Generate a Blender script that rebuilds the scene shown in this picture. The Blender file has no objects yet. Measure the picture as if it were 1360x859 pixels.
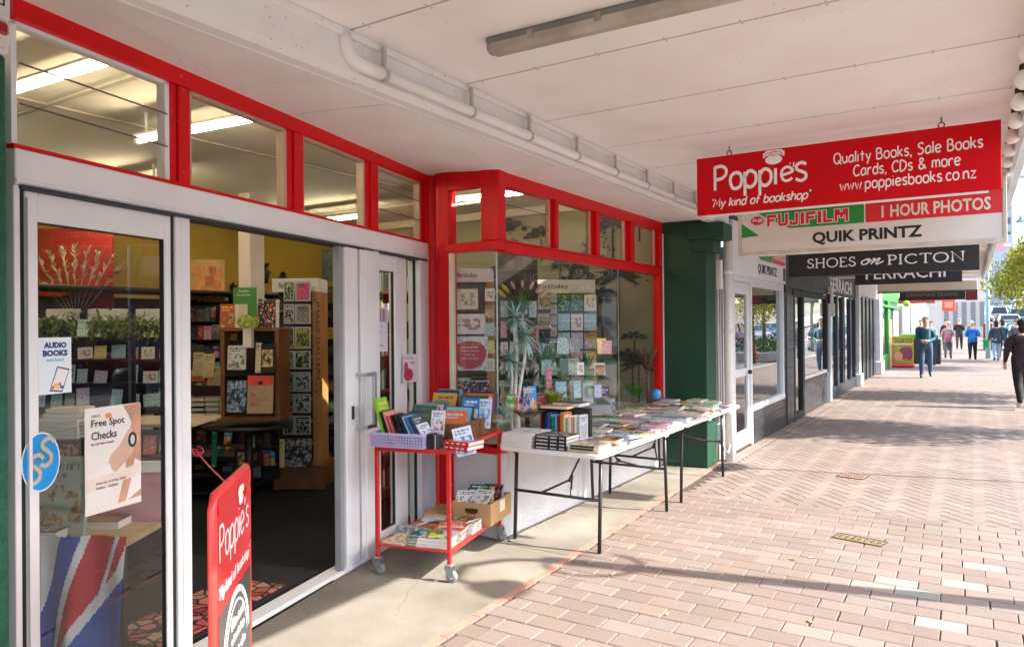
import bpy, bmesh, math, random
from mathutils import Vector, Matrix, Euler
random.seed(7)
SC = bpy.context.scene
COL = SC.collection
R = math.radians
PI = math.pi

# ------------------------------------------------------------ camera
CAM_H = 1.62
_yaw, _pitch, _roll = R(32.2), R(0.15), R(0.5)
_fw = Vector((-math.sin(_yaw)*math.cos(_pitch), math.cos(_yaw)*math.cos(_pitch), math.sin(_pitch)))
_rt = Vector((math.cos(_yaw), math.sin(_yaw), 0))
_up = _rt.cross(_fw)
CR = _rt*math.cos(_roll) - _up*math.sin(_roll)
CU = _rt*math.sin(_roll) + _up*math.cos(_roll)
cd = bpy.data.cameras.new('camera')
cam = bpy.data.objects.new('camera', cd); COL.objects.link(cam)
cd.sensor_fit = 'HORIZONTAL'; cd.sensor_width = 36; cd.lens = 969/1360*36
cd.clip_start = 0.05; cd.clip_end = 3000
cam.matrix_world = Matrix(((CR.x, CU.x, -_fw.x, 0), (CR.y, CU.y, -_fw.y, 0), (CR.z, CU.z, -_fw.z, CAM_H), (0, 0, 0, 1)))
SC.camera = cam

# ------------------------------------------------------------ sky and sun
SUN_EL, SUN_AZ = R(38.5), Vector((.971, .238, 0))
w = bpy.data.worlds.new('World'); SC.world = w; w.use_nodes = True
nt = w.node_tree
sky = nt.nodes.new('ShaderNodeTexSky'); sky.sky_type = 'NISHITA'; sky.sun_disc = False
sky.sun_elevation = SUN_EL; sky.sun_rotation = math.atan2(SUN_AZ.x, SUN_AZ.y)
sky.air_density = 1.0; sky.dust_density = 2.0; sky.ozone_density = 1.0
bgn = nt.nodes['Background']; bgn.inputs['Strength'].default_value = 0.15
nt.links.new(sky.outputs[0], bgn.inputs['Color'])
sl = bpy.data.lights.new('sun', 'SUN'); sl.energy = 3.0; sl.angle = R(0.6); sl.color = (1.0, .93, .84)
so = bpy.data.objects.new('sun', sl); COL.objects.link(so)
sd = (SUN_AZ.normalized()*math.cos(SUN_EL) + Vector((0, 0, math.sin(SUN_EL))))
so.rotation_euler = sd.to_track_quat('Z', 'Y').to_euler(); so.location = sd*60
SC.view_settings.view_transform = 'Standard'; SC.view_settings.look = 'None'
SC.view_settings.gamma = 1; SC.view_settings.use_curve_mapping = False
SC.view_settings.exposure = 2.26
SC.cycles.max_bounces = 10; SC.cycles.diffuse_bounces = 5; SC.cycles.glossy_bounces = 5
SC.cycles.transparent_max_bounces = 16; SC.cycles.sample_clamp_indirect = 8
SC.cycles.use_denoising = True

# ------------------------------------------------------------ materials
def lin(c):
    if isinstance(c, str):
        c = [int(c[i:i+2], 16)/255 for i in (0, 2, 4)]
        return tuple((v/12.92 if v <= .04045 else ((v+.055)/1.055)**2.4) for v in c)
    return tuple(c)
MATS = {}
def mat(name, col, rough=.6, var=.12, scale=6, bump=.0, bscale=60, metal=0, spec=.5, emit=0, coat=0, col2=None, hue=None):
    if name in MATS: return MATS[name]
    m = bpy.data.materials.new(name); m.use_nodes = True; MATS[name] = m
    n, l = m.node_tree.nodes, m.node_tree.links
    b = n['Principled BSDF']; c = lin(col)
    b.inputs['Roughness'].default_value = rough; b.inputs['Metallic'].default_value = metal
    b.inputs['Specular IOR Level'].default_value = spec; b.inputs['Coat Weight'].default_value = coat
    tc = n.new('ShaderNodeTexCoord')
    if var > 0 or col2:
        ns = n.new('ShaderNodeTexNoise'); ns.inputs['Scale'].default_value = scale; ns.inputs['Detail'].default_value = 5
        l.new(tc.outputs['Object'], ns.inputs['Vector'])
        rp = n.new('ShaderNodeValToRGB'); rp.color_ramp.elements[0].position = .3; rp.color_ramp.elements[1].position = .72
        c2 = lin(col2) if col2 else tuple(v*(1+var) for v in c)
        c1 = c if col2 else tuple(v*(1-var) for v in c)
        rp.color_ramp.elements[0].color = (*c1, 1); rp.color_ramp.elements[1].color = (*c2, 1)
        l.new(ns.outputs['Fac'], rp.inputs['Fac']); l.new(rp.outputs['Color'], b.inputs['Base Color'])
        rr = n.new('ShaderNodeMapRange'); rr.inputs['To Min'].default_value = max(.02, rough-.1); rr.inputs['To Max'].default_value = min(1, rough+.12)
        l.new(ns.outputs['Fac'], rr.inputs['Value']); l.new(rr.outputs['Result'], b.inputs['Roughness'])
    else:
        b.inputs['Base Color'].default_value = (*c, 1)
    if bump > 0:
        n2 = n.new('ShaderNodeTexNoise'); n2.inputs['Scale'].default_value = bscale; n2.inputs['Detail'].default_value = 4
        l.new(tc.outputs['Object'], n2.inputs['Vector'])
        bp = n.new('ShaderNodeBump'); bp.inputs['Strength'].default_value = bump; bp.inputs['Distance'].default_value = .01
        l.new(n2.outputs['Fac'], bp.inputs['Height']); l.new(bp.outputs['Normal'], b.inputs['Normal'])
    if emit:
        b.inputs['Emission Color'].default_value = (*c, 1); b.inputs['Emission Strength'].default_value = emit
    return m

def glass(name, tint=(.93, .96, .95), ior=1.5, gain=1.0, rough=0.0):
    if name in MATS: return MATS[name]
    m = bpy.data.materials.new(name); m.use_nodes = True; MATS[name] = m
    n, l = m.node_tree.nodes, m.node_tree.links; n.remove(n['Principled BSDF'])
    out = n['Material Output']; mx = n.new('ShaderNodeMixShader')
    tr = n.new('ShaderNodeBsdfTransparent'); tr.inputs[0].default_value = (*tint, 1)
    gl = n.new('ShaderNodeBsdfGlossy'); gl.inputs['Roughness'].default_value = rough
    fr = n.new('ShaderNodeFresnel'); fr.inputs[0].default_value = ior
    mu = n.new('ShaderNodeMath'); mu.operation = 'MULTIPLY'; mu.inputs[1].default_value = gain; mu.use_clamp = True
    l.new(fr.outputs[0], mu.inputs[0])
    ge = n.new('ShaderNodeNewGeometry'); ff = n.new('ShaderNodeMath'); ff.operation = 'SUBTRACT'; ff.inputs[0].default_value = 1; l.new(ge.outputs['Backfacing'], ff.inputs[1])
    m2 = n.new('ShaderNodeMath'); m2.operation = 'MULTIPLY'; l.new(mu.outputs[0], m2.inputs[0]); l.new(ff.outputs[0], m2.inputs[1]); l.new(m2.outputs[0], mx.inputs[0])
    l.new(tr.outputs[0], mx.inputs[1]); l.new(gl.outputs[0], mx.inputs[2]); l.new(mx.outputs[0], out.inputs[0])
    return m

def N(n, t, **kw):
    x = n.new(t)
    for k, v in kw.items(): setattr(x, k, v)
    return x
def mth(n, l, op, a, b=None, clamp=False):
    x = n.new('ShaderNodeMath'); x.operation = op; x.use_clamp = clamp
    for i, v in enumerate((a, b)):
        if v is None: continue
        if isinstance(v, (int, float)): x.inputs[i].default_value = v
        else: l.new(v, x.inputs[i])
    return x.outputs[0]
def mixc(n, l, f, a, b):
    x = n.new('ShaderNodeMix'); x.data_type = 'RGBA'
    if isinstance(f, (int, float)): x.inputs[0].default_value = f
    else: l.new(f, x.inputs[0])
    for i, v in ((6, a), (7, b)):
        if isinstance(v, tuple): x.inputs[i].default_value = (*v[:3], 1)
        else: l.new(v, x.inputs[i])
    return x.outputs[2]

def cover(base, ink, art=None, seed=0, style=0, rough=.35):
    """printed cover: a title in the upper part, a picture below, small lines at the foot (flat print)"""
    key = 'print_%s_%s_%s_%d_%d' % (base, ink, art, seed, style)
    if key in MATS: return MATS[key]
    m = bpy.data.materials.new('printed_cover'); m.use_nodes = True; MATS[key] = m
    n, l = m.node_tree.nodes, m.node_tree.links; b = n['Principled BSDF']
    b.inputs['Roughness'].default_value = rough
    tc = n.new('ShaderNodeTexCoord'); sp = n.new('ShaderNodeSeparateXYZ'); l.new(tc.outputs['Generated'], sp.inputs[0])
    X, Y = sp.outputs[0], sp.outputs[1]
    def rng(v, a, c): return mth(n, l, 'MULTIPLY', mth(n, l, 'GREATER_THAN', v, a), mth(n, l, 'LESS_THAN', v, c))
    def noise(sx, sy, det=2, off=0):
        mp = n.new('ShaderNodeMapping'); mp.inputs['Scale'].default_value = (sx, sy, .001); mp.inputs['Location'].default_value = (seed*3.7+off, seed*1.3, seed*.77)
        l.new(tc.outputs['Generated'], mp.inputs[0]); ns = n.new('ShaderNodeTexNoise'); ns.inputs['Scale'].default_value = 1; ns.inputs['Detail'].default_value = det
        l.new(mp.outputs[0], ns.inputs['Vector']); return ns
    B, I, A = lin(base), lin(ink), lin(art or ink)
    res = mixc(n, l, 0.0, B, B)
    if style in (0, 2, 3):        # picture
        ns = noise(5, 5, 4)
        rp = n.new('ShaderNodeValToRGB'); e = rp.color_ramp.elements
        e[0].position = .38; e[0].color = (*B, 1); e[1].position = .62; e[1].color = (*A, 1)
        k = e.new(.5); k.color = (*[ (p+q)*.6 for p, q in zip(B, A)], 1); k2 = e.new(.57); k2.color = (*I, 1)
        l.new(ns.outputs['Fac'], rp.inputs[0])
        box = rng(Y, .08, .66) if style == 0 else (rng(Y, .02, .98) if style == 2 else mth(n, l, 'MULTIPLY', rng(Y, .2, .8), rng(X, .15, .85)))
        if style == 0: box = mth(n, l, 'MULTIPLY', box, rng(X, .06, .94))
        res = mixc(n, l, box, res, rp.outputs[0])
    if style == 5:                # colour block and a round picture
        res = mixc(n, l, mth(n, l, 'LESS_THAN', Y, .3+.08*(seed % 4)), res, A)
        dx = mth(n, l, 'SUBTRACT', X, .3+.12*(seed % 4)); dy = mth(n, l, 'SUBTRACT', Y, .42)
        rr = mth(n, l, 'ADD', mth(n, l, 'MULTIPLY', dx, dx), mth(n, l, 'MULTIPLY', mth(n, l, 'MULTIPLY', dy, dy), 1.9))
        ns = noise(4, 6, 3, 3); c2 = mixc(n, l, ns.outputs['Fac'], I, A)
        res = mixc(n, l, mth(n, l, 'LESS_THAN', rr, .05), res, c2)
    if style in (0, 1, 2, 5):        # title of broken strokes
        for (y0, y1, x0, x1, sx, off) in ((.84, .91, .12, .86, 34, 0), (.75, .80, .12, .66, 40, 5), (.03, .06, .2, .8, 40, 8)):
            ns = noise(sx, 4, 0, off); t = mth(n, l, 'GREATER_THAN', ns.outputs['Fac'], .46)
            t = mth(n, l, 'MULTIPLY', t, mth(n, l, 'MULTIPLY', rng(Y, y0, y1), rng(X, x0, x1)))
            res = mixc(n, l, t, res, I)
    if style == 1:                # blocks of small lines
        ln = mth(n, l, 'GREATER_THAN', mth(n, l, 'FRACT', mth(n, l, 'MULTIPLY', Y, 17.0)), .62)
        ns = noise(30, 17, 0, 9); t = mth(n, l, 'MULTIPLY', ln, mth(n, l, 'GREATER_THAN', ns.outputs['Fac'], .42))
        t = mth(n, l, 'MULTIPLY', t, mth(n, l, 'MULTIPLY', rng(Y, .08, .6), rng(X, .12, .86)))
        res = mixc(n, l, t, res, A)
    if style == 4:                # scattered sprigs
        ns = noise(9, 9, 5); t = mth(n, l, 'GREATER_THAN', ns.outputs['Fac'], .56)
        res = mixc(n, l, t, res, A)
        ns = noise(12, 12, 3, 7); t = mth(n, l, 'GREATER_THAN', ns.outputs['Fac'], .62); res = mixc(n, l, t, res, I)
    l.new(res, b.inputs['Base Color'])
    return m

# ------------------------------------------------------------ mesh builder
class MB:
    def __init__(s): s.v = []; s.f = []; s.mi = []; s.sm = []
    def add(s, vs, fs, mi=0, smooth=False):
        k = len(s.v); s.v += [Vector(p) for p in vs]
        for f in fs: s.f.append([i+k for i in f]); s.mi.append(mi); s.sm.append(smooth)
        return s
    def box(s, x0, x1, y0, y1, z0, z1, mi=0, M=None):
        if x0 > x1: x0, x1 = x1, x0
        if y0 > y1: y0, y1 = y1, y0
        if z0 > z1: z0, z1 = z1, z0
        vs = [Vector(p) for p in ((x0,y0,z0),(x1,y0,z0),(x1,y1,z0),(x0,y1,z0),(x0,y0,z1),(x1,y0,z1),(x1,y1,z1),(x0,y1,z1))]
        if M is not None: vs = [M @ p for p in vs]
        return s.add(vs, [(0,3,2,1),(4,5,6,7),(0,1,5,4),(1,2,6,5),(2,3,7,6),(3,0,4,7)], mi)
    def cbox(s, x0, x1, y0, y1, z0, z1, c=.004, mi=0, M=None):
        """box with chamfered edges"""
        vs = []; idx = {}
        for i, sx in enumerate((x0, x1)):
            for j, sy in enumerate((y0, y1)):
                for k, sz in enumerate((z0, z1)):
                    dx, dy, dz = (c if i == 0 else -c), (c if j == 0 else -c), (c if k == 0 else -c)
                    for a, p in enumerate(((sx, sy+dy, sz+dz), (sx+dx, sy, sz+dz), (sx+dx, sy+dy, sz))):
                        idx[(i, j, k, a)] = len(vs); vs.append(Vector(p))
        F = []
        g = lambda i, j, k, a: idx[(i, j, k, a)]
        F += [[g(0,0,0,0), g(0,0,1,0), g(0,1,1,0), g(0,1,0,0)], [g(1,0,0,0), g(1,1,0,0), g(1,1,1,0), g(1,0,1,0)]]
        F += [[g(0,0,0,1), g(1,0,0,1), g(1,0,1,1), g(0,0,1,1)], [g(0,1,0,1), g(0,1,1,1), g(1,1,1,1), g(1,1,0,1)]]
        F += [[g(0,0,0,2), g(0,1,0,2), g(1,1,0,2), g(1,0,0,2)], [g(0,0,1,2), g(1,0,1,2), g(1,1,1,2), g(0,1,1,2)]]
        for k in (0, 1):
            for i in (0, 1): F.append([g(i,0,k,0), g(i,1,k,0), g(i,1,k,2), g(i,0,k,2)])
            for j in (0, 1): F.append([g(0,j,k,1), g(1,j,k,1), g(1,j,k,2), g(0,j,k,2)])
        for i in (0, 1):
            for j in (0, 1): F.append([g(i,j,0,0), g(i,j,1,0), g(i,j,1,1), g(i,j,0,1)])
        for i in (0, 1):
            for j in (0, 1):
                for k in (0, 1): F.append([g(i,j,k,0), g(i,j,k,1), g(i,j,k,2)])
        if M is not None: vs = [M @ p for p in vs]
        return s.add(vs, F, mi)
    def quad(s, *p, mi=0): return s.add(p, [tuple(range(len(p)))], mi)
    def prism(s, pts, z0, z1, mi=0, M=None):
        n = len(pts); vs = [Vector((x, y, z0)) for x, y in pts] + [Vector((x, y, z1)) for x, y in pts]
        if M is not None: vs = [M @ p for p in vs]
        fs = [tuple(range(n))[::-1], tuple(range(n, 2*n))] + [(i, (i+1) % n, n+(i+1) % n, n+i) for i in range(n)]
        return s.add(vs, fs, mi)
    def tube(s, pts, r, n=8, mi=0, cap=True, smooth=True):
        pts = [Vector(p) for p in pts]; rs = r if isinstance(r, (list, tuple)) else [r]*len(pts)
        vs = []; u = None
        for i, p in enumerate(pts):
            d = (pts[min(i+1, len(pts)-1)] - pts[max(i-1, 0)]).normalized()
            if u is None: u = d.orthogonal().normalized()
            else:
                u = (u - d*u.dot(d)); u = u.normalized() if u.length > 1e-6 else d.orthogonal().normalized()
            v = d.cross(u)
            vs += [p + (u*math.cos(2*PI*k/n) + v*math.sin(2*PI*k/n))*rs[i] for k in range(n)]
        fs = [(i*n+k, i*n+(k+1) % n, (i+1)*n+(k+1) % n, (i+1)*n+k) for i in range(len(pts)-1) for k in range(n)]
        s.add(vs, fs, mi, smooth)
        if cap:
            m = len(s.v) - len(vs)
            s.f.append([m+k for k in range(n)][::-1]); s.mi.append(mi); s.sm.append(False)
            s.f.append([m+(len(pts)-1)*n+k for k in range(n)]); s.mi.append(mi); s.sm.append(False)
        return s
    def lathe(s, prof, n=16, mi=0, M=None, smooth=True):
        vs = [Vector((r*math.cos(2*PI*k/n), r*math.sin(2*PI*k/n), z)) for r, z in prof for k in range(n)]
        if M is not None: vs = [M @ p for p in vs]
        fs = [(i*n+k, i*n+(k+1) % n, (i+1)*n+(k+1) % n, (i+1)*n+k) for i in range(len(prof)-1) for k in range(n)]
        if prof[0][0] > 1e-4: fs.append(tuple(range(n))[::-1])
        if prof[-1][0] > 1e-4: fs.append(tuple((len(prof)-1)*n+k for k in range(n)))
        return s.add(vs, fs, mi, smooth)
    def ball(s, c, r, mi=0, n=10, m=7, sc=(1, 1, 1)):
        prof = [(math.sin(PI*i/m)*r, -math.cos(PI*i/m)*r) for i in range(m+1)]
        return s.lathe(prof, n, mi, Matrix.Translation(c) @ Matrix.Diagonal((*sc, 1)))
    def merge(s, me, M, mi=0):
        s.add([M @ v.co for v in me.vertices], [tuple(p.vertices) for p in me.polygons], mi); return s
    def mesh(s, name, mats, inv=None):
        me = bpy.data.meshes.new(name)
        vs = [inv @ p for p in s.v] if inv is not None else s.v
        me.from_pydata([tuple(p) for p in vs], [], s.f)
        for m in (mats if isinstance(mats, (list, tuple)) else [mats]): me.materials.append(m)
        me.polygons.foreach_set('material_index', s.mi); me.polygons.foreach_set('use_smooth', s.sm)
        me.update(); return me

def tag(o, label=None, cat=None, group=None, kind=None):
    if label: o['label'] = label
    if cat: o['category'] = cat
    if group: o['group'] = group
    if kind: o['kind'] = kind
    return o
XF = {}
def thing(name, label, cat, loc=(0, 0, 0), rz=0, group=None, kind=None):
    o = bpy.data.objects.new(name, None); COL.objects.link(o); o.empty_display_size = .1
    o.location = loc; o.rotation_euler = (0, 0, rz); tag(o, label, cat, group, kind)
    XF[o.name] = (Matrix.Translation(loc) @ Matrix.Rotation(rz, 4, 'Z')).inverted()
    return o
def part(name, b, mats, parent, local=False, bev=0, label=None, kind=None):
    """one mesh child; coordinates are world unless local"""
    inv = None
    if parent is not None and not local: inv = XF.get(parent.name)
    me = b.mesh(name, mats, inv); o = bpy.data.objects.new(name, me); COL.objects.link(o)
    if parent is not None: o.parent = parent; XF[o.name] = XF.get(parent.name, Matrix())
    if bev: md = o.modifiers.new('bevel', 'BEVEL'); md.width = bev; md.segments = 2; md.limit_method = 'ANGLE'
    return tag(o, label, kind=kind)
def solo(name, b, mats, label, cat, group=None, loc=(0, 0, 0), kind=None, bev=0):
    me = b.mesh(name, mats, Matrix.Translation(loc).inverted()); o = bpy.data.objects.new(name, me); COL.objects.link(o); o.location = loc
    XF[o.name] = Matrix.Translation(loc).inverted()
    if bev: md = o.modifiers.new('bevel', 'BEVEL'); md.width = bev; md.segments = 2; md.limit_method = 'ANGLE'
    return tag(o, label, cat, group, kind)
def struct(name, b, mats, parent=None):
    me = b.mesh(name, mats); o = bpy.data.objects.new(name, me); COL.objects.link(o); XF[o.name] = Matrix()
    o['kind'] = 'structure'; return o
def copy_tree(o, parent=None):
    c = o.copy(); COL.objects.link(c)
    if parent: c.parent = parent
    for ch in list(o.children): copy_tree(ch, c)
    return c
def PX(px, py, d):
    """point seen at (px,py) of the photograph, d metres along the view axis"""
    return Vector((0, 0, CAM_H)) + (_fw + CR*((px-680)/969) + CU*((429.5-py)/969))*d

# ------------------------------------------------------------ lettering
_s = lambda *p: ('s', p)
_l = lambda *p: ('l', p)
GL = {   # monoline hand lettering, cap height .72, x height .48
'P': (.46, [_l((0,0),(0,.72)), _s((0,.70),(.25,.71),(.4,.6),(.38,.44),(.22,.34),(0,.33))]),
'o': (.42, [_s((.2,.48),(.04,.4),(0,.22),(.07,.04),(.2,0),(.34,.06),(.4,.24),(.34,.42),(.2,.48))]),
'p': (.42, [_l((0,.46),(0,-.24)), _s((0,.3),(.1,.45),(.24,.47),(.37,.36),(.37,.14),(.24,.01),(.1,.02),(0,.12))]),
'i': (.1, [_l((.02,.46),(.02,0)), _l((.02,.62),(.021,.64))]),
'ı': (.1, [_l((.02,.46),(.02,0))]),
'e': (.42, [_s((.03,.22),(.38,.3),(.3,.45),(.18,.48),(.04,.4),(0,.22),(.06,.05),(.2,0),(.36,.07))]),
"'": (.1, [_l((.06,.74),(.02,.58))]),
's': (.34, [_s((.3,.42),(.18,.48),(.04,.43),(.03,.32),(.15,.25),(.28,.18),(.28,.06),(.15,0),(0,.06))]),
'S': (.44, [_s((.4,.64),(.26,.73),(.08,.68),(.03,.54),(.16,.42),(.34,.32),(.38,.14),(.24,.01),(.06,.01),(0,.07))]),
'M': (.62, [_l((0,0),(.1,.72),(.3,.2),(.5,.72),(.6,0))]),
'y': (.4, [_l((0,.46),(.19,.06)), _l((.38,.46),(.1,-.24))]),
'k': (.38, [_l((0,.72),(0,0)), _l((.3,.46),(.02,.2)), _l((.1,.27),(.34,0))]),
'n': (.4, [_l((0,.46),(0,0)), _s((0,.28),(.12,.45),(.27,.45),(.34,.32),(.36,0))]),
'd': (.42, [_l((.38,.72),(.38,0)), _s((.38,.32),(.28,.45),(.14,.46),(.02,.32),(.02,.12),(.14,0),(.28,.03),(.38,.14))]),
'f': (.32, [_s((.32,.66),(.22,.72),(.12,.62),(.11,.4),(.1,0)), _l((0,.42),(.28,.42))]),
'b': (.42, [_l((0,.72),(0,0)), _s((0,.3),(.12,.45),(.26,.45),(.37,.34),(.37,.14),(.26,.01),(.1,.01),(0,.1))]),
'h': (.4, [_l((0,.72),(0,0)), _s((0,.28),(.12,.45),(.27,.45),(.34,.32),(.36,0))]),
'Q': (.58, [_s((.28,.72),(.08,.62),(0,.38),(.06,.1),(.25,0),(.46,.1),(.54,.36),(.46,.62),(.28,.72)), _l((.34,.2),(.58,-.08))]),
'u': (.4, [_s((0,.46),(.01,.16),(.1,.02),(.22,.02),(.33,.14),(.35,.2)), _l((.35,.46),(.36,0))]),
'a': (.42, [_l((.36,.46),(.38,0)), _s((.36,.4),(.24,.47),(.08,.4),(0,.2),(.06,.03),(.2,.01),(.32,.1),(.36,.24))]),
'l': (.08, [_l((.02,.72),(.02,0))]),
't': (.32, [_l((.15,.66),(.15,0)), _l((0,.46),(.3,.46))]),
'B': (.46, [_l((0,0),(0,.72)), _s((0,.71),(.24,.72),(.34,.6),(.3,.45),(0,.38)), _s((0,.38),(.28,.38),(.41,.24),(.36,.06),(.2,0),(0,0))]),
',': (.1, [_l((.06,.04),(.0,-.12))]),
'.': (.08, [_l((.02,.01),(.021,.02))]),
'C': (.5, [_s((.46,.6),(.36,.71),(.18,.68),(.03,.48),(.01,.22),(.14,.03),(.32,.01),(.47,.1))]),
'D': (.52, [_l((0,0),(.02,.72)), _s((.02,.71),(.24,.68),(.44,.52),(.47,.3),(.34,.1),(.16,.01),(0,0))]),
'r': (.32, [_l((0,.46),(.01,0)), _s((.01,.26),(.1,.42),(.2,.46),(.3,.42))]),
'&': (.56, [_s((.52,0),(.3,.24),(.1,.5),(.12,.66),(.24,.7),(.33,.6),(.26,.46),(.08,.3),(.02,.14),(.12,.01),(.3,.03),(.46,.26))]),
'm': (.58, [_l((0,.46),(0,0)), _s((0,.28),(.1,.45),(.2,.45),(.26,.34),(.27,0)), _s((.27,.28),(.36,.45),(.47,.45),(.53,.32),(.54,0))]),
'w': (.5, [_l((0,.46),(.12,.02),(.24,.38),(.36,.02),(.48,.46))]),
'z': (.38, [_l((.02,.45),(.34,.45),(0,.01),(.36,.01))]),
'c': (.36, [_s((.34,.4),(.22,.47),(.08,.42),(0,.24),(.05,.06),(.18,0),(.34,.06))]),
'®': (.2, [_s((.08,.66),(.0,.58),(.08,.5),(.16,.58),(.08,.66)), _l((.06,.54),(.06,.62),(.1,.6),(.06,.58),(.1,.54))]),
' ': (.24, []),
}
SERIF = {   # roman capitals: heavy strokes with thin serifs, cap height .72
'S': (.42, [_s((.36,.58),(.3,.7),(.16,.71),(.06,.6),(.08,.46),(.24,.36),(.38,.24),(.36,.08),(.22,.01),(.06,.06),(.02,.18))]),
'H': (.62, [_l((.08,0),(.08,.72)), _l((.52,0),(.52,.72)), _l((.08,.38),(.52,.38)), _l((0,0),(.16,0)), _l((0,.72),(.16,.72)), _l((.44,0),(.6,0)), _l((.44,.72),(.6,.72))]),
'O': (.68, [_s((.33,.72),(.1,.62),(.01,.36),(.1,.1),(.33,0),(.56,.1),(.65,.36),(.56,.62),(.33,.72))]),
'E': (.46, [_l((.08,0),(.08,.72)), _l((0,.72),(.4,.72),(.4,.62)), _l((0,0),(.42,0),(.44,.1)), _l((.08,.38),(.32,.38))]),
'P': (.44, [_l((.08,0),(.08,.72)), _l((0,0),(.18,0)), _s((0,.72),(.26,.71),(.4,.56),(.36,.4),(.2,.34),(.1,.35))]),
'I': (.2, [_l((.08,0),(.08,.72)), _l((0,0),(.16,0)), _l((0,.72),(.16,.72))]),
'C': (.6, [_s((.54,.58),(.42,.7),(.2,.68),(.04,.5),(.03,.24),(.18,.04),(.38,.0),(.56,.12))]),
'T': (.54, [_l((.26,0),(.26,.72)), _l((.01,.62),(.02,.72),(.5,.72),(.51,.62)), _l((.18,0),(.34,0))]),
'N': (.64, [_l((.08,0),(.08,.72),(.54,.02),(.54,.72)), _l((0,0),(.16,0)), _l((0,.72),(.1,.72)), _l((.46,.72),(.62,.72))]),
'o': (.34, [_s((.14,.3),(.0,.18),(.04,.02),(.18,.02),(.28,.18),(.22,.3),(.14,.3),(.2,.22),(.36,.2))]),
'n': (.44, [_s((.02,.26),(.1,.3),(.04,.0)), _s((.05,.06),(.22,.3),(.28,.26),(.22,.04),(.28,0),(.46,.14))]),
' ': (.22, []),
}
def _smooth(p, k=5):
    out = []
    q = [p[0]] + list(p) + [p[-1]]
    for i in range(1, len(q)-2):
        p0, p1, p2, p3 = [Vector((*a, 0)) for a in q[i-1:i+3]]
        for j in range(k):
            t = j/k
            out.append(.5*((2*p1) + (p2-p0)*t + (2*p0-5*p1+4*p2-p3)*t*t + (3*p1-p0-3*p2+p3)*t**3))
    out.append(Vector((*p[-1], 0))); return out
def strokes(text, size, width, font=GL, track=.1, slant=0, arc=None):
    """mesh of monoline strokes; origin at the left end of the baseline; returns (mesh, width)"""
    cu = bpy.data.curves.new('lettering', 'CURVE'); cu.dimensions = '3D'
    cu.bevel_depth = width/2; cu.bevel_resolution = 1; cu.use_fill_caps = True
    x = 0
    for ch in text:
        w_, sts = font[ch]
        for kind, pts in sts:
            ps = _smooth(pts) if kind == 's' else [Vector((*a, 0)) for a in pts]
            sp = cu.splines.new('POLY'); sp.points.add(len(ps)-1)
            for i, p in enumerate(ps):
                X, Y = (x+p.x+slant*p.y)*size, p.y*size
                if arc: Y += arc(X)
                sp.points[i].co = (X, Y, 0, 1)
        x += w_ + track
    o = bpy.data.objects.new('t', cu); me = bpy.data.meshes.new_from_object(o); bpy.data.objects.remove(o); bpy.data.curves.remove(cu)
    for v in me.vertices: v.co.z *= .0012/(width/2)
    return me, (x-track)*size
def typed(text, size, extrude=.0012, bold=0, sx=1.0, shear=0, align='LEFT', space=1.0):
    cu = bpy.data.curves.new('lettering', 'FONT'); cu.body = text; cu.size = size; cu.extrude = extrude
    cu.offset = bold; cu.shear = shear; cu.align_x = align; cu.space_character = space; cu.resolution_u = 2
    o = bpy.data.objects.new('t', cu); me = bpy.data.meshes.new_from_object(o); bpy.data.objects.remove(o); bpy.data.curves.remove(cu)
    for v in me.vertices: v.co.x *= sx
    return me
def fit(me, w=None, h=None, cx=None, left=None):
    xs = [v.co.x for v in me.vertices]; ys = [v.co.y for v in me.vertices]
    a, b_, c, d = min(xs), max(xs), min(ys), max(ys)
    kx = w/(b_-a) if w else 1; ky = h/(d-c) if h else 1
    for v in me.vertices: v.co.x = (v.co.x-a)*kx; v.co.y = (v.co.y-c)*ky
    return me
FACE_Y = lambda x, y, z: Matrix.Translation((x, y, z)) @ Matrix.Rotation(PI/2, 4, 'X')   # text that faces -Y
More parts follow.
